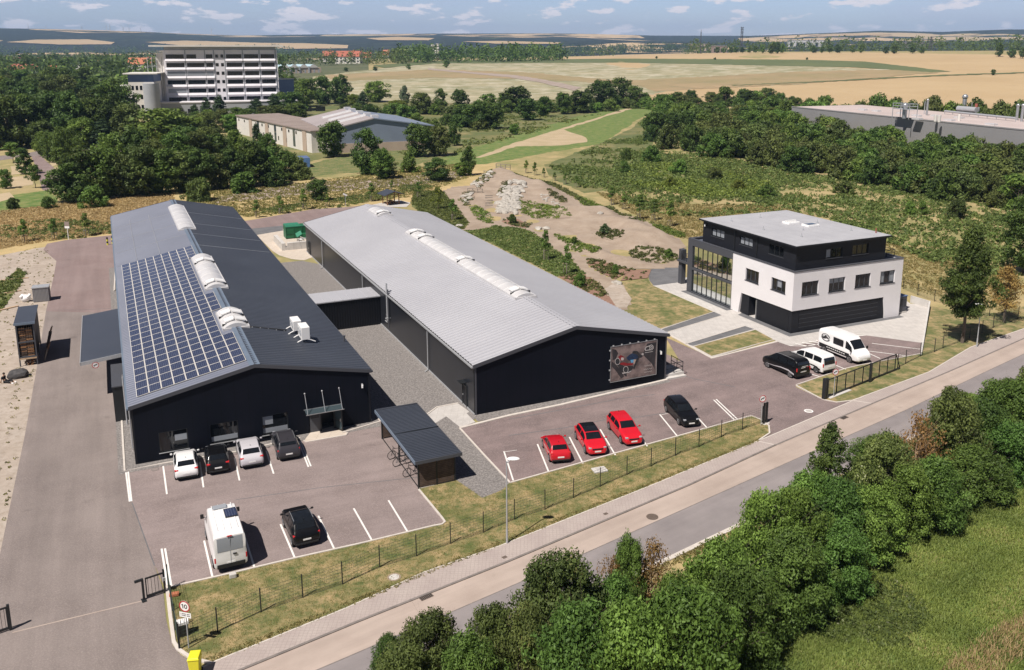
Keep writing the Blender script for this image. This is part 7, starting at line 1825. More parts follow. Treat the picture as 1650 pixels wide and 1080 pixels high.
def TR(x, y):
    return float(track_z(np.array([x]), np.array([y]))[0]) if inpoly(np.array([x]), np.array([y]), TP)[0] else 0.0
xs_ = [p[0] for p in TP]; ys_ = [p[1] for p in TP]; st_ = .7
gx = np.arange(min(xs_), max(xs_) + st_, st_); gy = np.arange(min(ys_), max(ys_) + st_, st_)
XX, YY = np.meshgrid(gx, gy); n_ = len(gx); Vt = np.stack([XX.ravel(), YY.ravel(), .062 + track_z(XX, YY).ravel()], 1)
i_, j_ = np.meshgrid(np.arange(n_ - 1), np.arange(len(gy) - 1)); i_ = i_.ravel(); j_ = j_.ravel()
Ft = np.stack([j_ * n_ + i_, j_ * n_ + i_ + 1, (j_ + 1) * n_ + i_ + 1, (j_ + 1) * n_ + i_], 1); Ct = Vt[Ft].mean(1)
Ft = Ft[inpoly(Ct[:, 0], Ct[:, 1], TP)]; u_, inv_ = np.unique(Ft, return_inverse=True)
me = np_mesh('sandy_track', Vt[u_], inv_.reshape(Ft.shape), ['track_sand']); me.polygons.foreach_set('use_smooth', np.ones(len(Ft), bool)); kind(link('sandy_track', me), 'structure')
for poly, mt in ((Z6((120, 210), (150, 250), (200, 302), (270, 400), (235, 435), (180, 410), (0, 335), (-60, 300), (-40, 215)), 'lawn_green'), (Z6((235, 435), (300, 440), (430, 413), (590, 430), (690, 480), (780, 560), (870, 610), (900, 655), (940, 690), (790, 705), (500, 560)), 'lawn_green'), (Z6((940, 690), (1000, 730), (1060, 785), (1110, 850), (1135, 895), (1000, 830), (790, 705)), 'mulch')):
    sheet('planted_slope', poly, .055, mt)
def bed_sheet(poly_px, m='mulch'):
    P = [tuple(p) for p in W2(poly_px)]; cx = sum(p[0] for p in P) / len(P); cy = sum(p[1] for p in P) / len(P)
    vs = [(cx, cy, .085 + TR(cx, cy) + .03)]; fs = []; k = 3
    ring = []
    for i in range(len(P)):
        a, b = P[i], P[(i + 1) % len(P)]
        for j in range(k): ring.append((a[0] + (b[0] - a[0]) * j / k, a[1] + (b[1] - a[1]) * j / k))
    for f in (.5, 1.0):
        for x, y in ring: x2, y2 = cx + (x - cx) * f, cy + (y - cy) * f; vs.append((x2, y2, .085 + TR(x2, y2) + (.03 if f < 1 else .012)))
    n = len(ring)
    for i in range(n): fs.append((0, 1 + i, 1 + (i + 1) % n)); fs.append((1 + i, 1 + n + i, 1 + n + (i + 1) % n, 1 + (i + 1) % n))
    o = MB().add(vs, fs, m).build('planting_bed'); shade(o.data, 180); return kind(o, 'structure')

# ------------------------------------------------------------------ small plants as cover
def blades(P, k, h, w, spread, seed, flop=.5, jitter=.6, patch=0):
    """k bent blades round every point of P (N,3)"""
    r = np.random.default_rng(seed); N = len(P) * k
    B = np.repeat(P, k, 0) + np.stack([r.normal(0, spread, N), r.normal(0, spread, N), np.zeros(N)], 1)
    a = r.uniform(0, 2 * math.pi, N); hh = h * r.uniform(1 - jitter, 1 + jitter, N); lean = r.uniform(0, flop, N) * hh
    d = np.stack([np.cos(a), np.sin(a), np.zeros(N)], 1); s = np.stack([-np.sin(a), np.cos(a), np.zeros(N)], 1) * (w * r.uniform(.6, 1.3, N))[:, None]
    top = B + d * lean[:, None] + np.array([0, 0, 1]) * hh[:, None]
    V = np.stack([B - s, B + s, top + s * .45, top - s * .45], 1).reshape(-1, 3); F = np.arange(N * 4).reshape(-1, 4)
    bt = r.uniform(0, 1, len(P))
    if patch:
        x, y = P[:, 0], P[:, 1]; f = np.sin(x * .9 + 2 * np.sin(y * .45)) + np.sin(y * 1.1 + 1.7 * np.sin(x * .55)) + .8 * np.sin(x * .31 - y * .27)
        bt = np.clip(.5 + .22 * f + .30 * (bt - .5), 0, 1)
    base_t = np.repeat(bt, k); tint = np.clip(.6 * base_t + .4 * r.uniform(0, 1, N), 0, 1)
    return V, F, tint
def leafball(P, k, rad, leaf, seed, sq=.8):
    """little rounded plants of k leaves at every point"""
    r = np.random.default_rng(seed); N = len(P) * k
    d = r.normal(0, 1, (N, 3)); d[:, 2] = np.abs(d[:, 2]); d /= np.linalg.norm(d, axis=1)[:, None]
    R_ = np.repeat(rad * r.uniform(.55, 1.3, len(P)), k)
    c = np.repeat(P, k, 0) + d * (R_ * r.uniform(.55, 1.05, N))[:, None] * np.array([1, 1, sq])
    nn = d * .7 + r.normal(0, .6, (N, 3)); nn /= np.linalg.norm(nn, axis=1)[:, None]
    t = np.cross(nn, r.normal(0, 1, (N, 3))); t /= np.linalg.norm(t, axis=1)[:, None]; b = np.cross(nn, t); L = (leaf * r.uniform(.6, 1.3, N))[:, None]
    V = np.stack([c - t * L * .5 - b * L * .35, c + t * L * .5 - b * L * .2, c + t * L * .5 + b * L * .35, c - t * L * .5 + b * L * .2], 1).reshape(-1, 3)
    tint = np.clip(.6 * np.repeat(r.uniform(0, 1, len(P)), k) + .4 * r.uniform(0, 1, N), 0, 1)
    return V, np.arange(N * 4).reshape(-1, 4), tint
def scatter(poly_px, n, seed, zf=None, world=False, clump=0, clumpr=1.0):
    P = poly_px if world else wpoly(poly_px); r = np.random.default_rng(seed); xs = [p[0] for p in P]; ys = [p[1] for p in P]; out = np.zeros((0, 2))
    C = None
    while len(out) < n:
        if clump:
            if C is None: C = np.stack([r.uniform(min(xs), max(xs), clump), r.uniform(min(ys), max(ys), clump)], 1)
            q = C[r.integers(0, clump, n * 2)] + r.normal(0, clumpr, (n * 2, 2))
        else: q = np.stack([r.uniform(min(xs), max(xs), n * 2), r.uniform(min(ys), max(ys), n * 2)], 1)
        q = q[inpoly(q[:, 0], q[:, 1], P)]; out = np.vstack([out, q])
        if len(q) == 0: break
    out = out[:n]; z = TZ(out[:, 0], out[:, 1]) + .03
    if zf is not None: z = np.array([zf(x, y) + .10 for x, y in out])
    return np.column_stack([out, z])
def stuff(name, label, cat, parts, m):
    V = []; F = []; T = []; k = 0
    for v, f, t in parts: V.append(v); F.append(f + k); T.append(t); k += len(v)
    me = np_mesh(name, np.vstack(V), np.vstack(F), [m], np.concatenate(T)); o = link(name, me); tag(o, label, cat); return kind(o, 'stuff')
BEDS = [  # outline, plants, plant radius, leaf material, bed surface
 (Z6((280, 315), (340, 310), (408, 350), (413, 402), (370, 400), (318, 368)), 70, .55, 'bed_lime', 'track_sand', 'yellow green shrubs in the small bed beside the left arm of the track'),
 (Z6((460, 388), (500, 375), (560, 380), (635, 408), (600, 426), (520, 412)), 40, .4, 'bed_green', 'mulch', 'low shrubs in the red mulched bed round the dark round bush'),
 (Z6((556, 250), (600, 270), (700, 290), (780, 320), (862, 366), (858, 386), (760, 385), (640, 370), (575, 340)), 190, .55, 'bed_lime', 'track_sand', 'mixed shrubs in the big bed right of the rock field'),
 (Z6((442, 240), (465, 192), (505, 188), (492, 245)), 45, .5, 'bed_green', 'track_sand', 'green shrubs in the small bed left of the rock field'),
 (Z6((728, 218), (790, 236), (845, 270), (830, 280), (742, 252)), 50, .5, 'bed_green', 'track_sand', 'green shrubs in the upper right island bed of the track'),
 (Z6((770, 462), (830, 480), (900, 500), (960, 530), (1035, 570), (1020, 582), (900, 562), (800, 502)), 120, .42, 'bed_lime', 'track_sand', 'yellow green shrubs in the long bed above the footpath'),
 (Z6((980, 462), (1060, 455), (1165, 470), (1165, 500), (1090, 506), (1000, 482)), 70, .40, 'bed_green', 'track_sand', 'green shrubs in the island bed round the small pine'),
 (Z6((1190, 562), (1240, 545), (1380, 555), (1490, 590), (1480, 616), (1360, 631), (1230, 606)), 130, .38, 'bed_green', 'track_sand', 'dark green shrubs in the bed nearest the office'),
 (Z6((958, 607), (1040, 616), (1130, 648), (1235, 668), (1180, 690), (1120, 722), (1035, 686), (964, 638)), 95, .36, 'bed_green', 'mulch', 'shrubs in the red mulched bed at the fork of the footpath'),
 (Z6((1180, 692), (1235, 668), (1330, 668), (1310, 716), (1150, 732)), 8, .3, 'bed_green', 'mulch', 'few tiny plants in the bare mulch patch by the office gravel'),
 (Z6((900, 245), (960, 262), (1060, 310), (1000, 328), (930, 290)), 80, .6, 'bed_lime', 'lawn_green', 'yellow shrubs along the upper right rim of the track'),
 (Z6((1310, 388), (1400, 412), (1512, 462), (1520, 486), (1400, 452)), 70, .5, 'bed_lime', 'lawn_green', 'yellow shrubs along the right rim of the track towards the office'),
 (Z6((1108, 322), (1200, 350), (1295, 386), (1230, 390), (1130, 348)), 40, .4, 'leaf_rust', 'track_sand', 'reddish shrubs along the rim of the track between the yellow ones'),
 (Z6((215, 250), (240, 225), (300, 215), (303, 290), (228, 295)), 40, .5, 'bed_green', 'track_sand', 'green shrubs round the small rocky mound on the track'),
 (Z6((285, 180), (340, 135), (400, 130), (420, 158), (330, 212)), 60, .5, 'leaf_rust', 'track_sand', 'brownish plants on the rocky mound below the wooden railings')]
for i, (pp, n, r_, lm, bm_, lab) in enumerate(BEDS):
    bed_sheet(pp, bm_); Pn = scatter(pp, n, 50 + i, TR)
    stuff('bed_plants', lab, 'bed plants', [leafball(Pn, 26, r_, .22, 80 + i)], lm)
stuff('slope_cover', 'green ground cover on the slope between silver hall and sandy track', 'ground cover', [leafball(scatter(Z6((235, 435), (300, 440), (430, 413), (590, 430), (690, 480), (780, 560), (870, 610), (900, 655), (940, 690), (790, 705), (500, 560)), 1500, 5), 18, .42, .22, 6, .5)], 'weed')
stuff('slope_cover', 'green ground cover on the slope beside the pavilion and left arm of the track', 'ground cover', [leafball(scatter(Z6((120, 210), (150, 250), (200, 302), (270, 400), (235, 435), (180, 410), (0, 335), (-60, 290), (-40, 205)), 1500, 7), 18, .45, .25, 8, .5)], 'weed')
stuff('slope_cover', 'dark green strip of ground cover along the upper rim of the sandy track', 'ground cover', [leafball(scatter(Z6((500, 96), (620, 140), (760, 165), (880, 225), (1000, 310), (1100, 305), (1110, 318), (1000, 325), (870, 240), (760, 182), (620, 155), (500, 108)), 380, 9), 22, .6, .27, 10)], 'bed_green')
stuff('slope_plants', 'small shrubs on the red mulched slope by the end of the footpath', 'bed plants', [leafball(scatter(Z6((900, 690), (1000, 735), (1060, 790), (1105, 850), (1000, 815), (800, 705)), 90, 11), 24, .38, .2, 12)], 'bed_green')
# rock field and stones
protos = [boulder('garden_stone', 'x', (0, 0, 0), .55, 'rock', (1.2, .8, .6), s) for s in (11, 12, 13)]
rk_ = scatter(Z6((445, 240), (505, 190), (590, 190), (600, 212), (562, 262), (562, 350), (440, 340)), 150, 21, TR)
rs = random.Random(5); first = list(protos)
def stone(x, y, z, sc, label, group):
    p = protos[rs.randrange(3)]
    if first: o = first.pop()
    else: o = p.copy(); col.objects.link(o)
    o.location = (x, y, z); o.rotation_euler = (rs.uniform(-.2, .2), rs.uniform(-.2, .2), rs.uniform(0, 6)); o.scale = (sc, sc, sc * rs.uniform(.7, 1.1)); tag(o, label, 'stone', group)
for x, y, z in rk_: stone(x, y, z + .1, rs.uniform(.8, 1.7), 'one of the pale stones packed in the rock field of the track', 'stones of the rock field')
for x, y, z in scatter(Z6((290, 180), (330, 150), (410, 150), (420, 165), (330, 215)), 22, 23, TR): stone(x, y, z + .1, rs.uniform(.7, 1.3), 'pale stone on the rocky mound below the wooden railings', 'stones below the railings')
for x, y, z in scatter(Z6((235, 245), (290, 225), (298, 270), (250, 285)), 12, 24, TR): stone(x, y, z + .1, rs.uniform(.8, 1.4), 'pale stone on the small rocky mound of the left track arm', 'stones of the small mound')
for x, y, z in scatter(Z6((680, 240), (720, 240), (860, 340), (830, 345), (700, 270)), 26, 25, TR): stone(x, y, z, rs.uniform(.35, .8), 'scattered pale stone on the sand right of the rock field', 'scattered stones on the sand')
for (x, y), sc, lab in (((675, 430), 1.5, 'flat pale stone on the sand above the long slope, the left one of two'), ((718, 432), 1.3, 'flat pale stone on the sand above the long slope, the right one of two'), ((1032, 375), 1.1, 'lone small boulder on the sand near the small pine'), ((215, 415), 1.2, 'white stone at the lower end of the left track arm'), ((1130, 745), 1.1, 'round pale stone at the end of the footpath, nearer the hall'), ((1146, 752), .9, 'smaller pale stone at the end of the footpath, nearer the office')):
    g = G(*Z6((x, y))[0]); stone(g.x, g.y, TR(g.x, g.y) + .1, sc, lab, None)
for i in range(6):
    g = G(*Z6((388, 245 + i * 11))[0]); tag(link('step_log', MB().box(-.8, .8, -.12, .12, 0, .16, 'wood_grey').mesh('step_log'), None, (g.x, g.y, TR(g.x, g.y) + .06), .1), 'grey timber step set in the sand left of the rock field', 'step', 'timber steps in the sand')
def railing(px, L, rz, label):
    g = G(*px); t = thing('wooden_railing', label, 'railing', (g.x, g.y, TR(g.x, g.y) + .06), rz); m = MB()
    for i in range(4): x = L * i / 3; m.box(x - .06, x + .06, -.06, .06, 0, 1.3, 'wood_grey')
    m.build('post', t); m = MB()
    for z in (.6, 1.2): m.bar((0, -.08, z), (L, -.08, z), .05, 'wood_grey', .13)
    m.build('rail', t)
railing(Z6((360, 120))[0], 4.4, -.6, 'grey wooden railing at the top of the track, left one of two'); railing(Z6((430, 125))[0], 4.4, -.6, 'grey wooden railing at the top of the track, right one of two'); railing(Z6((265, 230))[0], 3.4, -.2, 'dark wooden railing on the small rocky mound of the track')

sheet('path_end', [(974, 467), (988, 458), (1001, 458), (1018, 483), (1010, 497), (994, 497)], .09, 'sand')
# ------------------------------------------------------------------ trees and shrubs
def prof(shape, t):
    if shape == 'round': return np.sqrt(np.clip(1 - (2 * t - 1) ** 2, 0, 1)) * (1.0 - .12 * t)
    if shape == 'oval': return np.clip(np.sin(math.pi * t ** .8), 0, 1) ** .7
    if shape == 'cone': return np.clip((1 - t) ** .75 * np.minimum(1, t * 7 + .35), .03, 1)
    if shape == 'column': return np.clip(np.minimum(1, t * 5 + .4) * np.sqrt(np.clip(1 - t ** 2.4, 0, 1)), .05, 1)
    if shape == 'pear': return np.clip(np.sin(math.pi * np.clip(t, 0, 1) ** .62), 0, 1) ** .8 * (1 - .35 * t)
    if shape == 'dome': return np.sqrt(np.clip(1 - t ** 2.2, 0, 1)) * np.minimum(1, .72 + t)
    return np.ones_like(t)
def crown(seed, H, Rw, shape, ncl, nleaf, leaf, z0, csize=.30, fill=.55):
    r = np.random.default_rng(seed)
    t = r.uniform(0.02, .97, ncl); a = r.uniform(0, 2 * math.pi, ncl); rad = prof(shape, t) * Rw * (r.uniform(0, 1, ncl) ** fill) * r.uniform(.82, 1.08, ncl)
    lobes = 1 + .16 * np.sin(a * 3 + seed) + .10 * np.sin(a * 5 + 2 * seed + t * 6)
    C = np.stack([np.cos(a) * rad * lobes, np.sin(a) * rad * lobes, z0 + (H - z0) * t], 1)
    cr = csize * Rw * r.uniform(.55, 1.25, ncl)
    k = np.maximum(3, (nleaf * cr ** 2 / (cr ** 2).sum()).astype(int)); idx = np.repeat(np.arange(ncl), k); N = len(idx)
    d = r.normal(0, 1, (N, 3)); d /= np.linalg.norm(d, axis=1)[:, None]
    c = C[idx] + d * (cr[idx] * r.uniform(.25, 1.1, N) ** .6)[:, None] * np.array([1, 1, .8])
    c[:, 2] = np.maximum(c[:, 2], .08)
    nn = d * .8 + r.normal(0, .55, (N, 3)) + np.array([0, 0, .35]); nn /= np.linalg.norm(nn, axis=1)[:, None]
    tt = np.cross(nn, r.normal(0, 1, (N, 3))); tt /= np.linalg.norm(tt, axis=1)[:, None]; b = np.cross(nn, tt); L = (leaf * r.uniform(.55, 1.35, N))[:, None]
    V = np.stack([c - tt * L * .5 - b * L * .32, c + tt * L * .5 - b * L * .18, c + tt * L * .5 + b * L * .32, c - tt * L * .5 + b * L * .18], 1).reshape(-1, 3)
    tint = np.clip(.55 * r.uniform(0, 1, ncl)[idx] + .45 * r.uniform(0, 1, N), 0, 1)
    return V, np.arange(N * 4).reshape(-1, 4), tint
def trunk_mesh(seed, H, z0, r0, Rw, m='bark', multi=1, limbs=5):
    rs = random.Random(seed); mb = MB()
    for s in range(multi):
        ox, oy = (0, 0) if multi == 1 else (rs.uniform(-.25, .25) * Rw, rs.uniform(-.25, .25) * Rw)
        p = Vector((ox * .4, oy * .4, -.2)); top = z0 + (H - z0) * .7; n = 5; rr = r0
        for i in range(n):
            q = Vector((ox + rs.uniform(-.06, .06) * Rw, oy + rs.uniform(-.06, .06) * Rw, top * (i + 1) / n)); r2 = r0 * (1 - .78 * (i + 1) / n); mb.tube(p, q, rr, m, 7, r2, caps=False); p, rr = q, r2
            if i >= 1:
                for _ in range(max(1, limbs // n + 1)):
                    a = rs.uniform(0, 6.28); L = Rw * rs.uniform(.4, .8); e = q + Vector((math.cos(a) * L, math.sin(a) * L, L * rs.uniform(.3, .9))); mb.tube(q, e, rr * .55, m, 5, rr * .15, caps=False)
    return mb.mesh('trunk')
PROTO = {}
def proto(key, shape, H, Rw, leafm, ncl, nleaf, leaf, z0, r0, nvar=2, multi=1, csize=.30, fill=.55, bark='bark', limbs=5):
    PROTO[key] = []
    for v in range(nvar):
        sd = abs(hash_(key)) % 1000 + v * 17
        V, F, T = crown(sd, H, Rw, shape, ncl, nleaf, leaf, z0, csize, fill)
        PROTO[key].append((trunk_mesh(sd, H, z0, r0, Rw, bark, multi, limbs), np_mesh('crown', V, F, [leafm], T), H, Rw * 1.12))
def hash_(s): return sum((i + 1) * ord(c) for i, c in enumerate(s))
# mid distance trees
for key, shp, lm in (('dark', 'round', 'leaf_dark'), ('mid', 'round', 'leaf_mid'), ('olive', 'round', 'leaf_olive'), ('oval', 'oval', 'leaf_mid'), ('darkoval', 'oval', 'leaf_dark'), ('bright', 'round', 'leaf_bright'), ('lime', 'round', 'leaf_lime'), ('silver', 'oval', 'leaf_silver')):
    proto(key, shp, 10, 4.2, lm, 95, 5600, .46, .7, .22, 2, csize=.27)
proto('conifer', 'cone', 12, 3.2, 'leaf_conifer', 110, 4200, .42, .6, .2, 2, csize=.22, fill=.35)
proto('column', 'column', 10, 2.4, 'leaf_dark', 80, 3800, .38, .5, .18, 2, csize=.30)
proto('small', 'oval', 6, 2.2, 'leaf_mid', 50, 2400, .30, 2.0, .11, 2, csize=.30)
for key, lm in (('shrub', 'leaf_mid'), ('shrub_olive', 'leaf_olive'), ('shrub_dark', 'leaf_dark'), ('shrub_bright', 'leaf_bright'), ('shrub_rust', 'leaf_rust'), ('shrub_lime', 'leaf_lime')):
    proto(key, 'dome', 4, 3.0, lm, 70, 4200, .33, .1, .07, 3, multi=4, csize=.25, fill=.5)
proto('sapling', 'pear', 3.4, .75, 'leaf_mid', 22, 700, .18, 1.3, .05, 2, csize=.42)
proto('sapling_lime', 'pear', 3.2, 1.1, 'leaf_lime', 24, 500, .2, .9, .05, 1, csize=.35)
proto('pine', 'cone', 2.6, 1.2, 'leaf_conifer', 50, 2200, .17, .1, .07, 1, csize=.26, fill=.4)
proto('far', 'round', 10, 5.0, 'leaf_dark', 45, 900, 1.15, 1.5, .3, 3, csize=.30)
proto('far_mid', 'round', 10, 5.0, 'leaf_mid', 45, 900, 1.15, 1.5, .3, 3, csize=.30)
proto('far_olive', 'oval', 10, 4.6, 'leaf_olive', 45, 900, 1.1, 1.0, .3, 2, csize=.30)
# near hedge, fine leaves
for key, lm in (('hedge_bright', 'leaf_bright'), ('hedge_mid', 'leaf_fresh'), ('hedge_olive', 'leaf_olive'), ('hedge_rust', 'leaf_rust'), ('hedge_dark', 'leaf_dark'), ('hedge_pale', 'leaf_pale')):
    proto(key, 'dome', 4.5, 2.6, lm, 170, 23000, .125, .15, .06, 2, multi=5, csize=.21, fill=.45, limbs=8)
proto('hedge_dry', 'dome', 4.2, 2.2, 'leaf_dry', 80, 2600, .13, .4, .06, 2, multi=7, csize=.26, fill=.6, bark='wood_pale', limbs=14)
proto('hedge_tree', 'pear', 6.5, 2.0, 'leaf_dark', 90, 9000, .17, .9, .11, 1, csize=.26, fill=.5)
proto('road_tree', 'pear', 12.8, 3.6, 'leaf_dark', 210, 19000, .24, 3.3, .24, 1, csize=.20, fill=.5, limbs=10)
proto('dry_tree', 'pear', 7, 2.6, 'leaf_dry', 90, 2600, .20, 2.1, .17, 1, csize=.24, fill=.6, bark='bark', limbs=20)
proto('big_dark', 'round', 11.5, 4.4, 'leaf_dark', 160, 13000, .30, 1.2, .3, 1, csize=.22)
prng = random.Random(11)
def plant(key, px, py, ty, wpx, label, group=None, cat='tree', at=None, h=None, w=None):
    p = GT(px, py) if at is None else at; v = prng.choice(PROTO[key]); s = px_m(p)
    if h is None:
        h = 1.0
        while proj(p.x, p.y, p.z + h)[1] > ty and h < 40: h += .1
    w_ = wpx * s * (1.0 if key[:5] == 'hedge' else 1.1) if w is None else w; sx = w_ / 2 / v[3]; sz = h / v[2]
    name = 'shrub' if cat in ('shrub', 'bush', 'hedge bush') else 'sapling' if cat == 'sapling' else 'tree'
    t = thing(name, label, cat, p, prng.uniform(0, 6.28), group); t.scale = (sx, sx * prng.uniform(.9, 1.1), sz)
    for nm, me in (('trunk', v[0]), ('crown', v[1])): link(nm, me, t)
    return t
ORD = ['first', 'second', 'third', 'fourth', 'fifth', 'sixth', 'seventh', 'eighth', 'ninth', 'tenth', 'eleventh', 'twelfth', 'thirteenth', 'fourteenth', 'fifteenth', 'sixteenth', 'seventeenth', 'eighteenth', 'nineteenth', 'twentieth', 'twenty-first', 'twenty-second', 'twenty-third', 'twenty-fourth', 'twenty-fifth', 'twenty-sixth', 'twenty-seventh', 'twenty-eighth', 'twenty-ninth', 'thirtieth']
LOOK = {'dark': 'dark green round', 'mid': 'mid green round', 'olive': 'olive green round', 'oval': 'mid green oval', 'darkoval': 'dark green oval', 'bright': 'bright green round', 'lime': 'yellowish green round', 'silver': 'greyish slender', 'conifer': 'dark pointed', 'column': 'dark slim', 'small': 'small round', 'big_dark': 'large dark', 'far': 'small dark', 'far_mid': 'small green', 'far_olive': 'small olive'}
def row(items, where, group, cat='tree', noun='tree'):
    items = sorted(items)
    for i, it in enumerate(items): plant(it[4], it[0], it[1], it[2], it[3], f"{LOOK.get(it[4], 'green')} {noun}, {ORD[i]} from left {where}", group, cat)
# wood behind the solar hall
row([(112, 326, 264, 62, 'darkoval'), (138, 322, 244, 66, 'dark'), (168, 319, 240, 64, 'mid'), (199, 317, 250, 62, 'olive'), (230, 315, 238, 68, 'olive'), (262, 312, 242, 66, 'mid'), (292, 309, 246, 64, 'olive'), (322, 307, 240, 62, 'dark'), (350, 304, 248, 58, 'olive'), (378, 302, 240, 64, 'dark'), (407, 301, 228, 62, 'darkoval'), (434, 297, 238, 50, 'mid'), (462, 289, 243, 42, 'dark')], 'in the front row behind the solar hall', 'front row of the wood behind the solar hall')
row([(185, 290, 216, 56, 'mid'), (222, 288, 208, 58, 'dark'), (250, 290, 226, 52, 'olive'), (285, 282, 216, 60, 'mid'), (318, 277, 214, 58, 'olive'), (350, 273, 217, 56, 'dark'), (380, 268, 212, 54, 'oval'), (416, 252, 200, 32, 'conifer'), (432, 268, 216, 42, 'mid'), (300, 262, 204, 56, 'dark'), (336, 250, 206, 50, 'olive')], 'in the second row behind the solar hall', 'second row of the wood behind the solar hall')
row([(152, 334, 302, 46, 'shrub'), (320, 324, 288, 46, 'shrub_olive'), (482, 289, 257, 42, 'shrub_olive'), (446, 300, 270, 44, 'shrub_dark'), (22, 337, 320, 24, 'shrub_dark'), (78, 336, 318, 24, 'shrub'), (395, 310, 280, 50, 'shrub')], 'at the foot of the wood', 'bushes at the foot of the wood', 'shrub', 'bush')
row([(265, 240, 176, 108, 'mid'), (306, 236, 188, 64, 'olive'), (212, 236, 170, 66, 'olive'), (182, 234, 156, 58, 'dark'), (150, 232, 160, 62, 'mid'), (118, 236, 150, 60, 'darkoval'), (85, 232, 150, 62, 'dark'), (50, 236, 156, 66, 'dark'), (18, 240, 158, 68, 'dark'), (-10, 242, 162, 60, 'dark'), (135, 240, 190, 50, 'bright'), (70, 240, 195, 52, 'dark'), (168, 240, 192, 48, 'conifer'), (335, 222, 182, 46, 'olive')], 'at the wood edge beyond the car park', 'wood edge beyond the car park')
row([(100, 268, 205, 30, 'oval'), (85, 262, 213, 34, 'dark'), (112, 254, 207, 34, 'mid'), (10, 304, 274, 24, 'mid'), (57, 303, 267, 26, 'small'), (41, 281, 239, 27, 'column'), (22, 263, 230, 28, 'small'), (97, 271, 238, 26, 'small'), (127, 256, 223, 24, 'small'), (72, 252, 212, 30, 'oval'), (205, 258, 220, 24, 'column'), (220, 262, 224, 34, 'column')], 'among the car park trees', 'trees of the left car park')
rr_ = random.Random(21)
it = []
for y, tp, stp in ((200, 140, 30), (178, 124, 27), (160, 112, 24)):
    x = -12 + rr_.uniform(0, 10)
    while x < 205:
        if not (145 < x and y < 170): it.append((x, y + rr_.uniform(-4, 4), tp + rr_.uniform(-7, 9), stp * rr_.uniform(1.5, 2.0), rr_.choice(['dark', 'mid', 'olive', 'darkoval', 'dark', 'lime', 'conifer'])))
        x += stp * rr_.uniform(.85, 1.15)
for a in it: plant(a[4], a[0], a[1], a[2], a[3], 'tree crown in the deep wood left of the white stair wing', 'trees of the deep wood', 'tree')
row([(315, 200, 168, 26, 'conifer'), (334, 200, 158, 28, 'conifer'), (355, 197, 153, 34, 'conifer'), (337, 206, 177, 24, 'mid'), (361, 202, 176, 32, 'olive'), (381, 199, 174, 34, 'mid'), (414, 187, 159, 36, 'conifer'), (443, 188, 151, 38, 'conifer'), (428, 190, 171, 34, 'olive'), (363, 220, 202, 20, 'small'), (346, 218, 203, 26, 'olive'), (472, 187, 150, 48, 'dark'), (471, 168, 124, 30, 'oval'), (292, 200, 180, 36, 'olive'), (455, 182, 150, 36, 'dark'), (400, 205, 176, 40, 'mid'), (318, 214, 182, 44, 'dark'), (446, 202, 170, 44, 'olive'), (290, 214, 184, 44, 'mid'), (376, 210, 184, 44, 'bright'), (420, 212, 186, 40, 'dark'), (478, 200, 166, 50, 'dark')], 'in front of the tower block', 'trees in front of the tower block')
row([(538, 253, 197, 54, 'dark'), (592, 281, 210, 52, 'dark'), (617, 289, 240, 42, 'mid'), (625, 287, 252, 30, 'mid'), (672, 253, 201, 52, 'dark'), (708, 251, 205, 42, 'olive'), (732, 235, 198, 22, 'darkoval'), (755, 283, 236, 23, 'darkoval'), (704, 291, 257, 46, 'dark'), (743, 284, 262, 24, 'bright'), (513, 323, 290, 37, 'dark'), (660, 278, 248, 30, 'shrub')], 'beside the sports hall gable', 'trees beside the sports hall gable')
row([(493, 172, 128, 46, 'mid'), (520, 168, 124, 44, 'dark'), (550, 170, 121, 44, 'darkoval'), (585, 174, 148, 30, 'conifer'), (607, 165, 131, 46, 'bright'), (652, 175, 139, 18, 'silver'), (680, 184, 150, 42, 'olive'), (710, 178, 144, 24, 'dark'), (740, 177, 145, 28, 'dark'), (747, 204, 170, 40, 'dark'), (771, 207, 165, 58, 'dark'), (795, 208, 166, 42, 'dark'), (833, 180, 140, 52, 'dark'), (850, 194, 159, 40, 'dark'), (877, 188, 156, 30, 'mid'), (907, 184, 150, 34, 'dark'), (935, 182, 147, 48, 'dark'), (968, 174, 130, 50, 'dark'), (1000, 169, 127, 46, 'dark'), (1022, 172, 140, 34, 'dark'), (1039, 172, 150, 20, 'dark'), (828, 217, 201, 18, 'bright'), (640, 178, 162, 34, 'lime'), (570, 172, 152, 24, 'lime'), (788, 173, 151, 26, 'bright'), (812, 176, 152, 26, 'mid')], 'in the belt below the pale field', 'tree belt below the pale field')
rr_ = random.Random(91); it = []
for x in range(560, 1050, 15): it.append((x + rr_.uniform(-5, 5), 186 - max(0, x - 800) * .055 + rr_.uniform(-5, 4), 0, 0))
for x in range(640, 800, 16): it.append((x + rr_.uniform(-5, 5), 208 + rr_.uniform(-6, 6), 0, 0))
for x, y, a, b in it: hp = rr_.uniform(11, 21); plant(rr_.choice(['shrub', 'shrub_olive', 'shrub_dark', 'shrub_bright']), x, y, y - hp, hp * 1.5, 'low bush of the undergrowth in the tree belt below the pale field', 'undergrowth of the tree belt', 'shrub')
for i, (px, py, ty, w_) in enumerate(((558, 116, 109, 10), (605, 115, 108, 10), (659, 113, 104, 8), (719, 110, 98, 12))): plant('far' if i < 2 else 'far_mid', px, py, ty, w_, ['dark round bush alone in the far field, left one', 'dark round bush alone in the far field, right one', 'light green bush alone in the far field', 'pointed green bush by the field track'][i], None, 'bush')
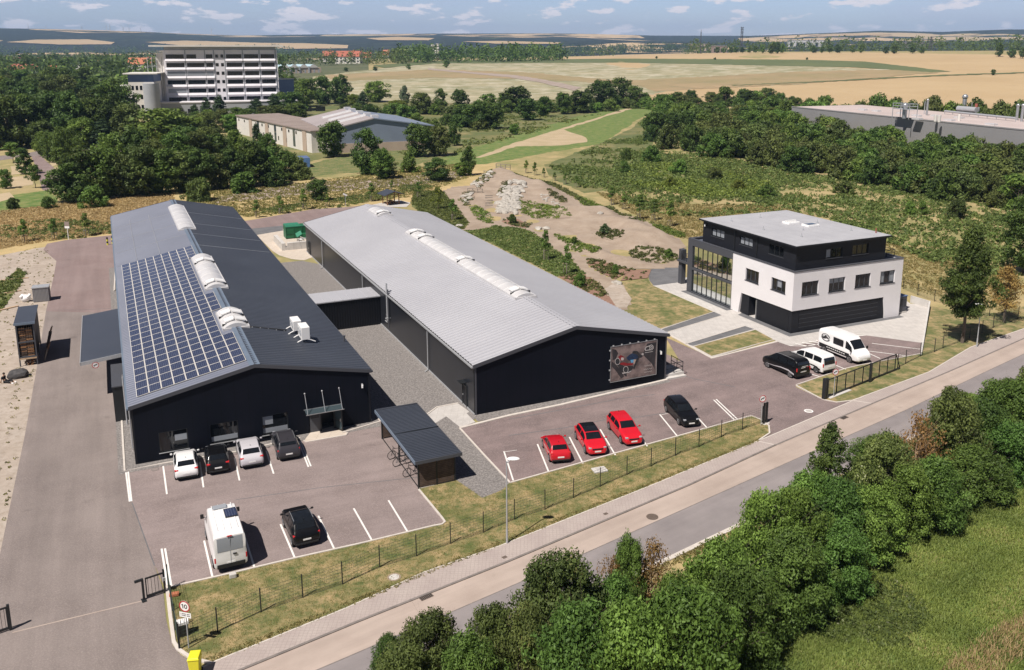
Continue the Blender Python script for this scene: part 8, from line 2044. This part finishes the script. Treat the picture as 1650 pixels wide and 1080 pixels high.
# crest trees on the right
row([(1156, 86, 76, 10, 'far'), (1166, 86, 77, 9, 'far_mid'), (1177, 86, 76, 9, 'far'), (1186, 86, 76, 10, 'far'), (1196, 86, 77, 10, 'far'), (1207, 86, 76, 9, 'far_mid'), (1217, 86, 74, 10, 'far_mid'), (1229, 86, 73, 11, 'far_mid'), (1243, 87, 69, 14, 'far_mid'), (1252, 87, 68, 14, 'far'), (1260, 87, 72, 10, 'far_mid'), (1311, 86, 75, 13, 'far'), (1324, 86, 75, 9, 'far_mid'), (1337, 86, 73, 12, 'far'), (1350, 86, 73, 12, 'far'), (1374, 86, 73, 11, 'far_mid'), (1387, 86, 73, 12, 'far_mid'), (1428, 87, 75, 11, 'far'), (1441, 87, 73, 13, 'far'), (1470, 87, 74, 13, 'far'), (1485, 87, 76, 11, 'far_mid')], 'along the wheat crest', 'row of trees along the wheat crest')
row([(1609, 92, 70, 16, 'far'), (1630, 94, 79, 14, 'far'), (1647, 95, 79, 13, 'far')], 'at the right end of the crest', 'three trees at the right end of the crest')
plant('far', 1600, 122, 112, 8, 'small dark bush alone in the wheat on the hedge line', None, 'bush')
for px, py in ((1058, 95), (1152, 97), (1300, 97)): plant('far', px, py, py - 4, 5, 'tiny dark bush in the green strip of the far field', 'tiny bushes in the green strip', 'bush')
# far belts of trees: too many to tell apart
def far_wood(name, label, pts_, hmin, hmax, m, seed, leaf=1.6, n=42):
    r = np.random.default_rng(seed); parts = []
    for (x, y, z) in pts_:
        H = r.uniform(hmin, hmax); V, F, T = crown(int(r.integers(1e6)), H, H * r.uniform(.42, .62), 'round', 9, n, leaf * H / 12, H * .08, .45, .6); parts.append((V + np.array([x, y, z]), F, T))
    stuff(name, label, 'wood', parts, m)
def belt(x0, x1, yb, n, seed, dd=60):
    r = np.random.default_rng(seed); out = []
    for i in range(n):
        px = r.uniform(x0, x1); g = GT(px, yb(px) + r.uniform(-1, .5)); k = 1 + r.uniform(0, dd) / g.y; x, y = g.x * k, g.y * k; out.append((x, y, float(TZ(x, y))))
    return out
far_wood('tree_belt', 'belt of green trees behind the pale field, left of the dark crest wood', belt(640, 905, lambda x: 103 - (x - 640) * .012, 190, 1, 120), 13, 24, 'leaf_mid', 2)
far_wood('tree_belt', 'belt of olive trees round the red roofed houses at the field edge', belt(452, 660, lambda x: 107 - (x - 452) * .01, 110, 3, 160), 11, 19, 'leaf_olive', 4)
far_wood('crest_wood', 'dark wood along the crest behind the wheat field', belt(890, 1120, lambda x: 89 - (x - 890) * .018, 200, 5, 200), 17, 30, 'leaf_dark', 6)
def arc(x0, x1, d0, d1, n, seed):
    r = np.random.default_rng(seed); out = []
    for i in range(n):
        px = r.uniform(x0, x1); d = r.uniform(d0, d1); u = ray(px, 200); u = u[:2] / np.hypot(*u[:2]); x, y = u * d; out.append((x, y, float(TZ(x, y))))
    return out
far_wood('crest_wood', 'dark wood and gardens behind the crest trees on the right', arc(1100, 1700, 1500, 2000, 260, 7), 14, 26, 'leaf_dark', 8)
far_wood('town_wood', 'dark trees of the town far behind the deep wood and the tower block', arc(-60, 470, 640, 2450, 700, 9), 12, 21, 'leaf_dark', 10, 1.8, 40)
far_wood('town_wood', 'mid green trees of the town far behind the deep wood and the tower block', arc(-60, 470, 640, 2450, 420, 12), 11, 19, 'leaf_mid', 13, 1.8, 40)
far_wood('slope_wood', 'bluish woods rising beyond the town towards the far hills', arc(-80, 480, 2300, 4300, 520, 16), 12, 20, 'leaf_dark', 17, 2.4, 26)
far_wood('valley_wood', 'wooded band in the valley before the far hills', arc(380, 1000, 2000, 3300, 380, 14), 14, 24, 'leaf_dark', 15, 2.2, 30)
# thicket on the right
thick = [(1055, 172), (1110, 160), (1205, 154), (1256, 170), (1374, 190), (1473, 214), (1590, 232), (1640, 270), (1668, 345), (1600, 337), (1500, 322), (1433, 304), (1394, 294), (1300, 286), (1197, 264), (1118, 248), (1035, 234), (1042, 200)]
rr_ = random.Random(33); y = 170.0; cnt = 0
while y < 345:
    x = 1030 + rr_.uniform(0, 20)
    while x < 1680:
        jx, jy = x + rr_.uniform(-6, 6), y + rr_.uniform(-3, 3)
        if inpoly(np.array([jx]), np.array([jy]), thick)[0]:
            key = rr_.choice(['shrub', 'shrub_olive', 'shrub_olive', 'shrub_dark', 'shrub_rust', 'shrub'] if jy > 225 else ['shrub', 'shrub_dark', 'shrub', 'mid', 'dark', 'shrub_bright', 'olive'])
            hp = (22 + (jy - 170) * .12) * rr_.uniform(.8, 1.35)
            plant(key, jx, jy, jy - hp, hp * rr_.uniform(1.1, 1.6), 'dense green bush in the large thicket between sandy track and grey factory', 'bushes of the large thicket', 'shrub'); cnt += 1
        x += rr_.uniform(20, 30)
    y += rr_.uniform(9.5, 13.5)
row([(1470, 232, 192, 26, 'darkoval'), (1545, 245, 216, 40, 'darkoval'), (1600, 250, 214, 44, 'mid'), (1500, 235, 205, 30, 'mid'), (1256, 178, 150, 22, 'dark'), (1275, 178, 156, 20, 'dark'), (1240, 172, 148, 18, 'conifer'), (1203, 176, 146, 42, 'dark'), (1156, 174, 152, 18, 'dark')], 'standing out of the big thicket', 'trees standing out of the thicket')
for k in range(20):
    a = -32 + k * 6.4; p = FF.w(a, 37.5 + (k % 3) * 3); px, py = proj(p.x, p.y, 0)
    plant(['shrub_olive', 'shrub_dark', 'shrub_olive', 'shrub'][k % 4], 0, 0, py - 0, 0, 'hedge bush in the row behind the grey factory roof', 'hedge row behind the factory', 'shrub', at=Vector((p.x, p.y, 0)), h=11.8 + rr_.uniform(-1.5, 2.0), w=13)
# meadow bushes and single trees on the right
row([(1542, 352, 322, 36, 'shrub_rust'), (1608, 334, 306, 40, 'shrub_olive'), (1466, 346, 326, 20, 'shrub_bright'), (1486, 346, 326, 16, 'shrub_bright'), (1235, 318, 300, 30, 'shrub'), (1150, 290, 270, 30, 'shrub_olive'), (1095, 280, 258, 30, 'shrub_bright'), (1050, 262, 236, 34, 'shrub'), (1010, 258, 240, 24, 'shrub_dark'), (1005, 280, 262, 22, 'shrub'), (1360, 312, 292, 34, 'shrub_olive'), (1080, 300, 286, 20, 'shrub_lime'), (1190, 306, 292, 26, 'shrub_lime')], 'scattered in the wild meadow', 'bushes scattered in the wild meadow', 'shrub', 'bush')
plant('road_tree', 1550, 553, 371, 92, 'tall dark green tree standing alone beside the road and the street lamp')
plant('dry_tree', 1618, 520, 430, 74, 'small brown dried tree beside the tall dark roadside tree')
plant('big_dark', 1650, 440, 318, 92, 'big dark tree cut by the right edge behind the dried tree')
plant('dark', 1652, 302, 233, 60, 'dark tree cut by the right edge beside the grey factory wall')
# trees round the track and staked saplings
def stakes(p, h=1.2):
    t = thing('tree_stake', 'timber stakes tied round the sapling ' + p[1], 'tree stake', p[0], prng.uniform(0, 1), 'sapling stakes'); m = MB()
    for i in range(3): a = i * 2.094; m.tube((.45 * math.cos(a), .45 * math.sin(a), 0), (.42 * math.cos(a), .42 * math.sin(a), h), .04, 'wood_grey', 6)
    for i in range(3): a, b = i * 2.094, (i + 1) * 2.094; m.bar((.42 * math.cos(a), .42 * math.sin(a), h - .1), (.42 * math.cos(b), .42 * math.sin(b), h - .1), .05, 'wood_grey')
    m.build('stake', t)
sap = [(40, 390, 356, 'first from the left behind the left yard'), (88, 385.5, 354, 'second from the left behind the left yard'), (139, 381, 345, 'third from the left, right of the notice board'), (414, 351, 323, 'first from the left behind the back road'), (452, 345, 317, 'second from the left behind the back road'), (490, 338, 306, 'third from the left behind the back road'), (528, 334, 314, 'beside the dark round tree behind the back road'), (599, 325, 296, 'left of the pavilion'), (632, 309, 291, 'behind the pavilion'), (674, 318, 294, 'right of the pavilion')]
sap += [(*p[0], p[1], p[2]) for p in (((Z6((605, 105))[0]), 259, 'first in the row along the meadow fence'), ((Z6((655, 118))[0]), 263, 'second in the row along the meadow fence'), ((Z6((705, 130))[0]), 271, 'third in the row along the meadow fence'), ((Z6((768, 150))[0]), 278, 'fourth in the row along the meadow fence'), ((Z6((830, 168))[0]), 280, 'fifth in the row along the meadow fence'), ((Z6((895, 188))[0]), 284, 'sixth in the row along the meadow fence'), ((Z6((1100, 290))[0]), 302, 'seventh in the row along the meadow fence'), ((Z6((1172, 315))[0]), 312, 'eighth in the row along the meadow fence'), ((Z6((1260, 375))[0]), 316, 'ninth in the row along the meadow fence'), ((Z6((1345, 380))[0]), 322, 'tenth in the row along the meadow fence'), ((Z6((1438, 415))[0]), 324, 'last in the row along the meadow fence'), ((Z6((180, 380))[0]), 322, 'slender one on the slope beside the left track arm'))]
for x, y, ty, lab in sap:
    t = plant('sapling', x, y, ty, (y - ty) * .48, 'slim young tree, ' + lab, 'young trees', 'sapling'); stakes((t.location, lab))
plant('sapling_lime', *Z6((92, 315))[0], 303, 26, 'young tree with yellow leaves on the slope near the pavilion', None, 'sapling')
for (x, y), ty, lab in ((Z6((715, 612))[0], 372, 'taller one on the green slope above the silver hall'), (Z6((838, 690))[0], 398, 'shorter one on the green slope above the silver hall')):
    t = plant('sapling', x, y, ty, 16, 'slim young tree, ' + lab, 'young trees', 'sapling'); stakes((t.location, lab), 1.7)
def on_track(key, z6, ty, w, label, cat):
    g = G(*Z6(z6)[0]); plant(key, 0, 0, ty, w, label, None, cat, at=Vector((g.x, g.y, TR(g.x, g.y) + .05)))
on_track('pine', (1060, 482), 361, 22, 'small dark pine in the island bed of the sandy track', 'pine'); on_track('shrub_dark', (525, 398), 347, 16, 'dark round bush in the red mulched bed of the track', 'bush'); on_track('shrub', (1430, 598), 402, 18, 'green round bush in the dark bed nearest the office', 'bush'); on_track('shrub', (885, 525), 383, 12, 'small bush in the yellow green bed above the footpath', 'bush'); on_track('shrub', (915, 765), 442, 20, 'low green bush on the mulched slope by the footpath', 'bush'); on_track('shrub', (1120, 695), 428, 12, 'little bush in the red mulched bed at the path fork', 'bush')
# hedge along the road
hedge = [(628, 1100, 1030, 66, 'hedge_dark', 'dark small leaved bush at the left tip of the roadside hedge'), (692, 1120, 996, 130, 'hedge_olive', 'olive green bush near the left tip of the hedge'), (655, 1190, 1052, 150, 'hedge_olive', 'low olive bush at the bottom edge, left tip of the hedge'), (795, 1120, 985, 112, 'hedge_olive', 'light olive bush left of the tall reddish tipped bush'), (760, 1190, 1035, 150, 'hedge_mid', 'green bush at the bottom edge below the light olive bush'),
 (905, 1085, 903, 176, 'hedge_rust', 'tall reddish tipped bush bulging over the road lane'), (850, 1150, 985, 120, 'hedge_rust', 'shaded reddish bush below the tall reddish tipped one'), (925, 1200, 985, 190, 'hedge_mid', 'shaded green bush at the bottom edge of the hedge'), (985, 1065, 930, 100, 'hedge_mid', 'green bush right of the tall reddish tipped bush'), (1012, 1010, 868, 66, 'hedge_mid', 'upright green bush between dry yellow twigs'), (1045, 1005, 878, 96, 'hedge_dry', 'dry yellow bush in the middle of the hedge'), (985, 1010, 900, 60, 'hedge_dry', 'dry yellow twigs left of the upright green bush'),
 (1010, 1200, 985, 190, 'hedge_bright', 'bright green bush at the bottom edge, left of centre'), (1105, 1180, 960, 200, 'hedge_bright', 'bright green bush at the bottom edge near the flowers'), (1092, 1060, 932, 118, 'hedge_bright', 'bright green bush right of the dry yellow one'), (1160, 1020, 874, 128, 'hedge_bright', 'large bright green bush in the middle of the hedge'), (1224, 950, 800, 120, 'hedge_bright', 'bright green bush with the highest crown of the bright ones'), (1275, 945, 796, 128, 'hedge_bright', 'bright green bush right of the highest bright one'), (1190, 1080, 925, 150, 'hedge_mid', 'green bush on the meadow side below the bright ones'), (1275, 1000, 868, 140, 'hedge_mid', 'green bush on the meadow side in the middle'),
 (1332, 815, 684, 78, 'hedge_tree', 'dark green small tree rising from the hedge'), (1385, 820, 745, 60, 'hedge_dark', 'dark bush right of the small dark tree'), (1300, 880, 765, 120, 'hedge_bright', 'bright green bush in front of the small dark tree'), (1345, 900, 775, 130, 'hedge_mid', 'mid green bush right of the bright group'), (1420, 840, 706, 120, 'hedge_pale', 'pale flowering bush behind the dark small tree'), (1395, 900, 790, 120, 'hedge_bright', 'bright bush below the pale flowering one'), (1350, 960, 850, 120, 'hedge_mid', 'mid green bush on the meadow side below the olive one'),
 (1475, 800, 672, 96, 'hedge_dry', 'dry branched bush right of the pale flowering one'), (1455, 860, 755, 110, 'hedge_bright', 'green bush below the dry branched one'), (1525, 775, 636, 124, 'hedge_olive', 'olive bush bulging over the road right of the dry one'), (1500, 845, 745, 120, 'hedge_mid', 'green bush on the meadow side below the olive one'), (1575, 750, 650, 110, 'hedge_dark', 'dark green bush between two olive ones'), (1618, 720, 618, 120, 'hedge_mid', 'green bush near the right edge of the photo'), (1565, 805, 725, 120, 'hedge_mid', 'low brownish green bush on the meadow side near the right'), (1625, 770, 685, 110, 'hedge_mid', 'low green bush on the meadow side at the right edge'), (1668, 690, 590, 120, 'hedge_olive', 'olive bush cut by the right edge of the photo'), (1690, 735, 640, 120, 'hedge_bright', 'green bush just beyond the right edge')]
for x, y, ty, w_, key, lab in hedge[:-1]: plant(key, x, y, ty, w_ * 1.06, lab, 'roadside hedge', 'hedge bush')
rr_ = random.Random(57)
FAR_W = [Vector((9.3, 51.7)), Vector((47.1, 81.2))]; NEAR_W = [Vector((10.5, 41.6)), Vector((14.1, 44.6)), Vector((19.2, 48.9)), Vector((25.2, 55.3)), Vector((33.3, 60.3)), Vector((39.8, 66.7))]
for k in range(46):
    f = rr_.random(); i_ = min(4, int(f * 5)); q = NEAR_W[i_].lerp(NEAR_W[i_ + 1], f * 5 - i_); d = FAR_W[0].lerp(FAR_W[1], f * .9 + .02); g = q.lerp(d, rr_.uniform(.10, .62 if f < .5 else .85)); hh = rr_.uniform(1.4, 2.9)
    plant(rr_.choice(['hedge_bright', 'hedge_mid', 'hedge_mid', 'hedge_bright', 'hedge_olive', 'hedge_pale']), 0, 0, 0, 0, 'low leafy bush filling the roadside hedge between its taller bushes', 'low filling bushes of the roadside hedge', 'hedge bush', at=Vector((g.x, g.y, 0)), h=hh, w=hh * rr_.uniform(1.1, 1.7))
# grasses
MP = [(1150, 1100), (1215, 1040), (1290, 985), (1361, 938), (1450, 862), (1520, 825), (1600, 785), (1690, 720), (1720, 780), (1720, 1130), (1130, 1130)]
stuff('meadow_grass', 'long bright green grass of the meadow below the hedge', 'grass', [blades(scatter(MP, 32000, 41), 5, .12, .022, .13, 42, 1.1, patch=1)], 'grass_green')
stuff('meadow_grass', 'drier tan grass along the trodden track in the lower right meadow', 'grass', [blades(scatter([(1480, 1130), (1540, 1060), (1650, 990), (1730, 950), (1730, 1010), (1600, 1090), (1560, 1130)], 1300, 43), 5, .22, .02, .12, 44, .9)], 'grass_dry')
stuff('thistles', 'pale green thistles and big leaves in the meadow corner beside the hedge', 'thistles', [leafball(scatter([(1300, 960), (1440, 925), (1500, 985), (1460, 1045), (1380, 1040), (1290, 1020)], 330, 45, clump=40, clumpr=.7), 30, .30, .13, 46)], 'leaf_pale')
stuff('edge_weeds', 'weeds and dry tufts along the kerbs of road and lawn', 'weeds', [leafball(scatter([(341, 1068), (560, 979), (807, 879), (1057, 779), (1225, 711), (1225, 706), (1057, 774), (807, 872), (560, 971), (330, 1064)], 900, 71), 8, .13, .07, 72), leafball(scatter([(900, 985), (1146, 870), (1460, 713), (1641, 624), (1641, 630), (1460, 722), (1146, 884), (900, 1000)], 1200, 73), 10, .2, .09, 74)], 'grass_mix')
stuff('hedge_weeds', 'tall weeds along the meadow edge of the hedge', 'weeds', [leafball(scatter([(1180, 1085), (1260, 1005), (1361, 935), (1450, 845), (1580, 785), (1660, 725), (1690, 745), (1590, 810), (1460, 875), (1370, 965), (1270, 1035), (1200, 1100)], 1300, 47), 26, .42, .13, 48)], 'leaf_olive')
stuff('meadow_weeds', 'yellow green weeds in patches across the wild meadow beyond the track', 'weeds', [leafball(scatter([(1050, 262), (1140, 268), (1250, 300), (1260, 322), (1130, 318), (1020, 300), (990, 275)], 1200, 51, clump=90, clumpr=2.2), 16, .8, .42, 52)], 'bed_lime')
stuff('meadow_weeds', 'green weeds spread over the wild meadow behind the office', 'weeds', [leafball(scatter([(960, 300), (1010, 245), (1120, 245), (1300, 280), (1430, 300), (1640, 338), (1640, 450), (1540, 440), (1460, 405), (1300, 345), (1120, 350), (1050, 345)], 6500, 53, clump=420, clumpr=3.0), 13, .75, .40, 54)], 'weed')
stuff('meadow_weeds', 'tall dry and green grass of the wild meadow beside the office', 'grass', [leafball(scatter([(960, 310), (1120, 330), (1250, 330), (1460, 400), (1640, 440), (1640, 510), (1560, 490), (1460, 465), (1100, 385), (1000, 335)], 9000, 55), 8, .42, .2, 56, .45)], 'grass_mix')
stuff('dry_grass_tufts', 'tall dry yellow grass behind the left yard and the solar hall', 'grass', [leafball(scatter([(-40, 345), (90, 330), (280, 306), (280, 330), (183, 360), (183, 376), (70, 390), (-40, 408)], 7000, 57), 8, .42, .24, 58, .4)], 'grass_dry')
stuff('dry_grass_tufts', 'tall dry grass and weeds behind the back road', 'grass', [leafball(scatter([(290, 310), (450, 300), (660, 272), (760, 262), (760, 285), (660, 318), (560, 330), (440, 346), (330, 356)], 5500, 59), 8, .5, .26, 60, .4)], 'grass_mix')
stuff('dry_grass_tufts', 'green weed patches in the dry grass behind the yards', 'weeds', [leafball(scatter([(-40, 372), (90, 352), (183, 360), (183, 378), (70, 392), (-40, 412)], 500, 64, clump=60, clumpr=1.6), 16, .5, .26, 65, .6), leafball(scatter([(400, 340), (560, 318), (700, 290), (700, 302), (560, 333), (400, 355)], 700, 66, clump=60, clumpr=2), 16, .5, .26, 67, .6)], 'weed')
stuff('meadow_weeds', 'weeds and rough grass between the sports hall and the green field', 'weeds', [leafball(scatter([(560, 190), (640, 165), (1030, 158), (1010, 173), (740, 246), (690, 264), (640, 246)], 1800, 68, clump=140, clumpr=5), 12, .8, .6, 69, .6)], 'weed')
stuff('lawn_grass', 'short patchy grass of the front lawn strip along the road', 'grass', [blades(scatter(front_lawn, 22000, 61), 3, .045, .016, .09, 62, .8)], 'grass_mix')
stuff('meadow_weeds', 'weeds and bushes between the green field and the wild meadow', 'weeds', [leafball(scatter([(885, 268), (1000, 220), (1050, 186), (1045, 240), (1090, 262), (1010, 298), (945, 310)], 1500, 76, clump=110, clumpr=3), 13, .75, .42, 77)], 'weed')
stuff('sand_tufts', 'scattered dry tufts on the sandy strip along the yard', 'weeds', [leafball(scatter([(0, 412), (76, 396), (88, 441), (70, 500), (55, 600), (0, 880), (-60, 880)], 260, 78), 8, .2, .12, 79)], 'grass_mix')
stuff('sand_weeds', 'ragged green weeds on the sandy ground left of the yard', 'weeds', [leafball(scatter([(-30, 470), (10, 450), (30, 432), (42, 441), (34, 458), (16, 482), (0, 505), (-40, 530)], 260, 63), 18, .35, .2, 64)], 'leaf_olive')
# ------------------------------------------------------------------ the air
m = bpy.data.materials.new('haze'); m.use_nodes = True; n, l = m.node_tree.nodes, m.node_tree.links; n.clear()
o_ = n.new('ShaderNodeOutputMaterial'); v = n.new('ShaderNodeVolumePrincipled'); v.inputs['Color'].default_value = (.42, .64, 1.0, 1); v.inputs['Density'].default_value = 7.5e-5; l.new(v.outputs[0], o_.inputs['Volume'])
MATS['haze'] = m
kind(tag(MB().box(-13500, 13500, -13500, 13500, -60, 345, 'haze').build('haze'), 'thin bluish summer haze fading the far hills', 'haze'), 'stuff')
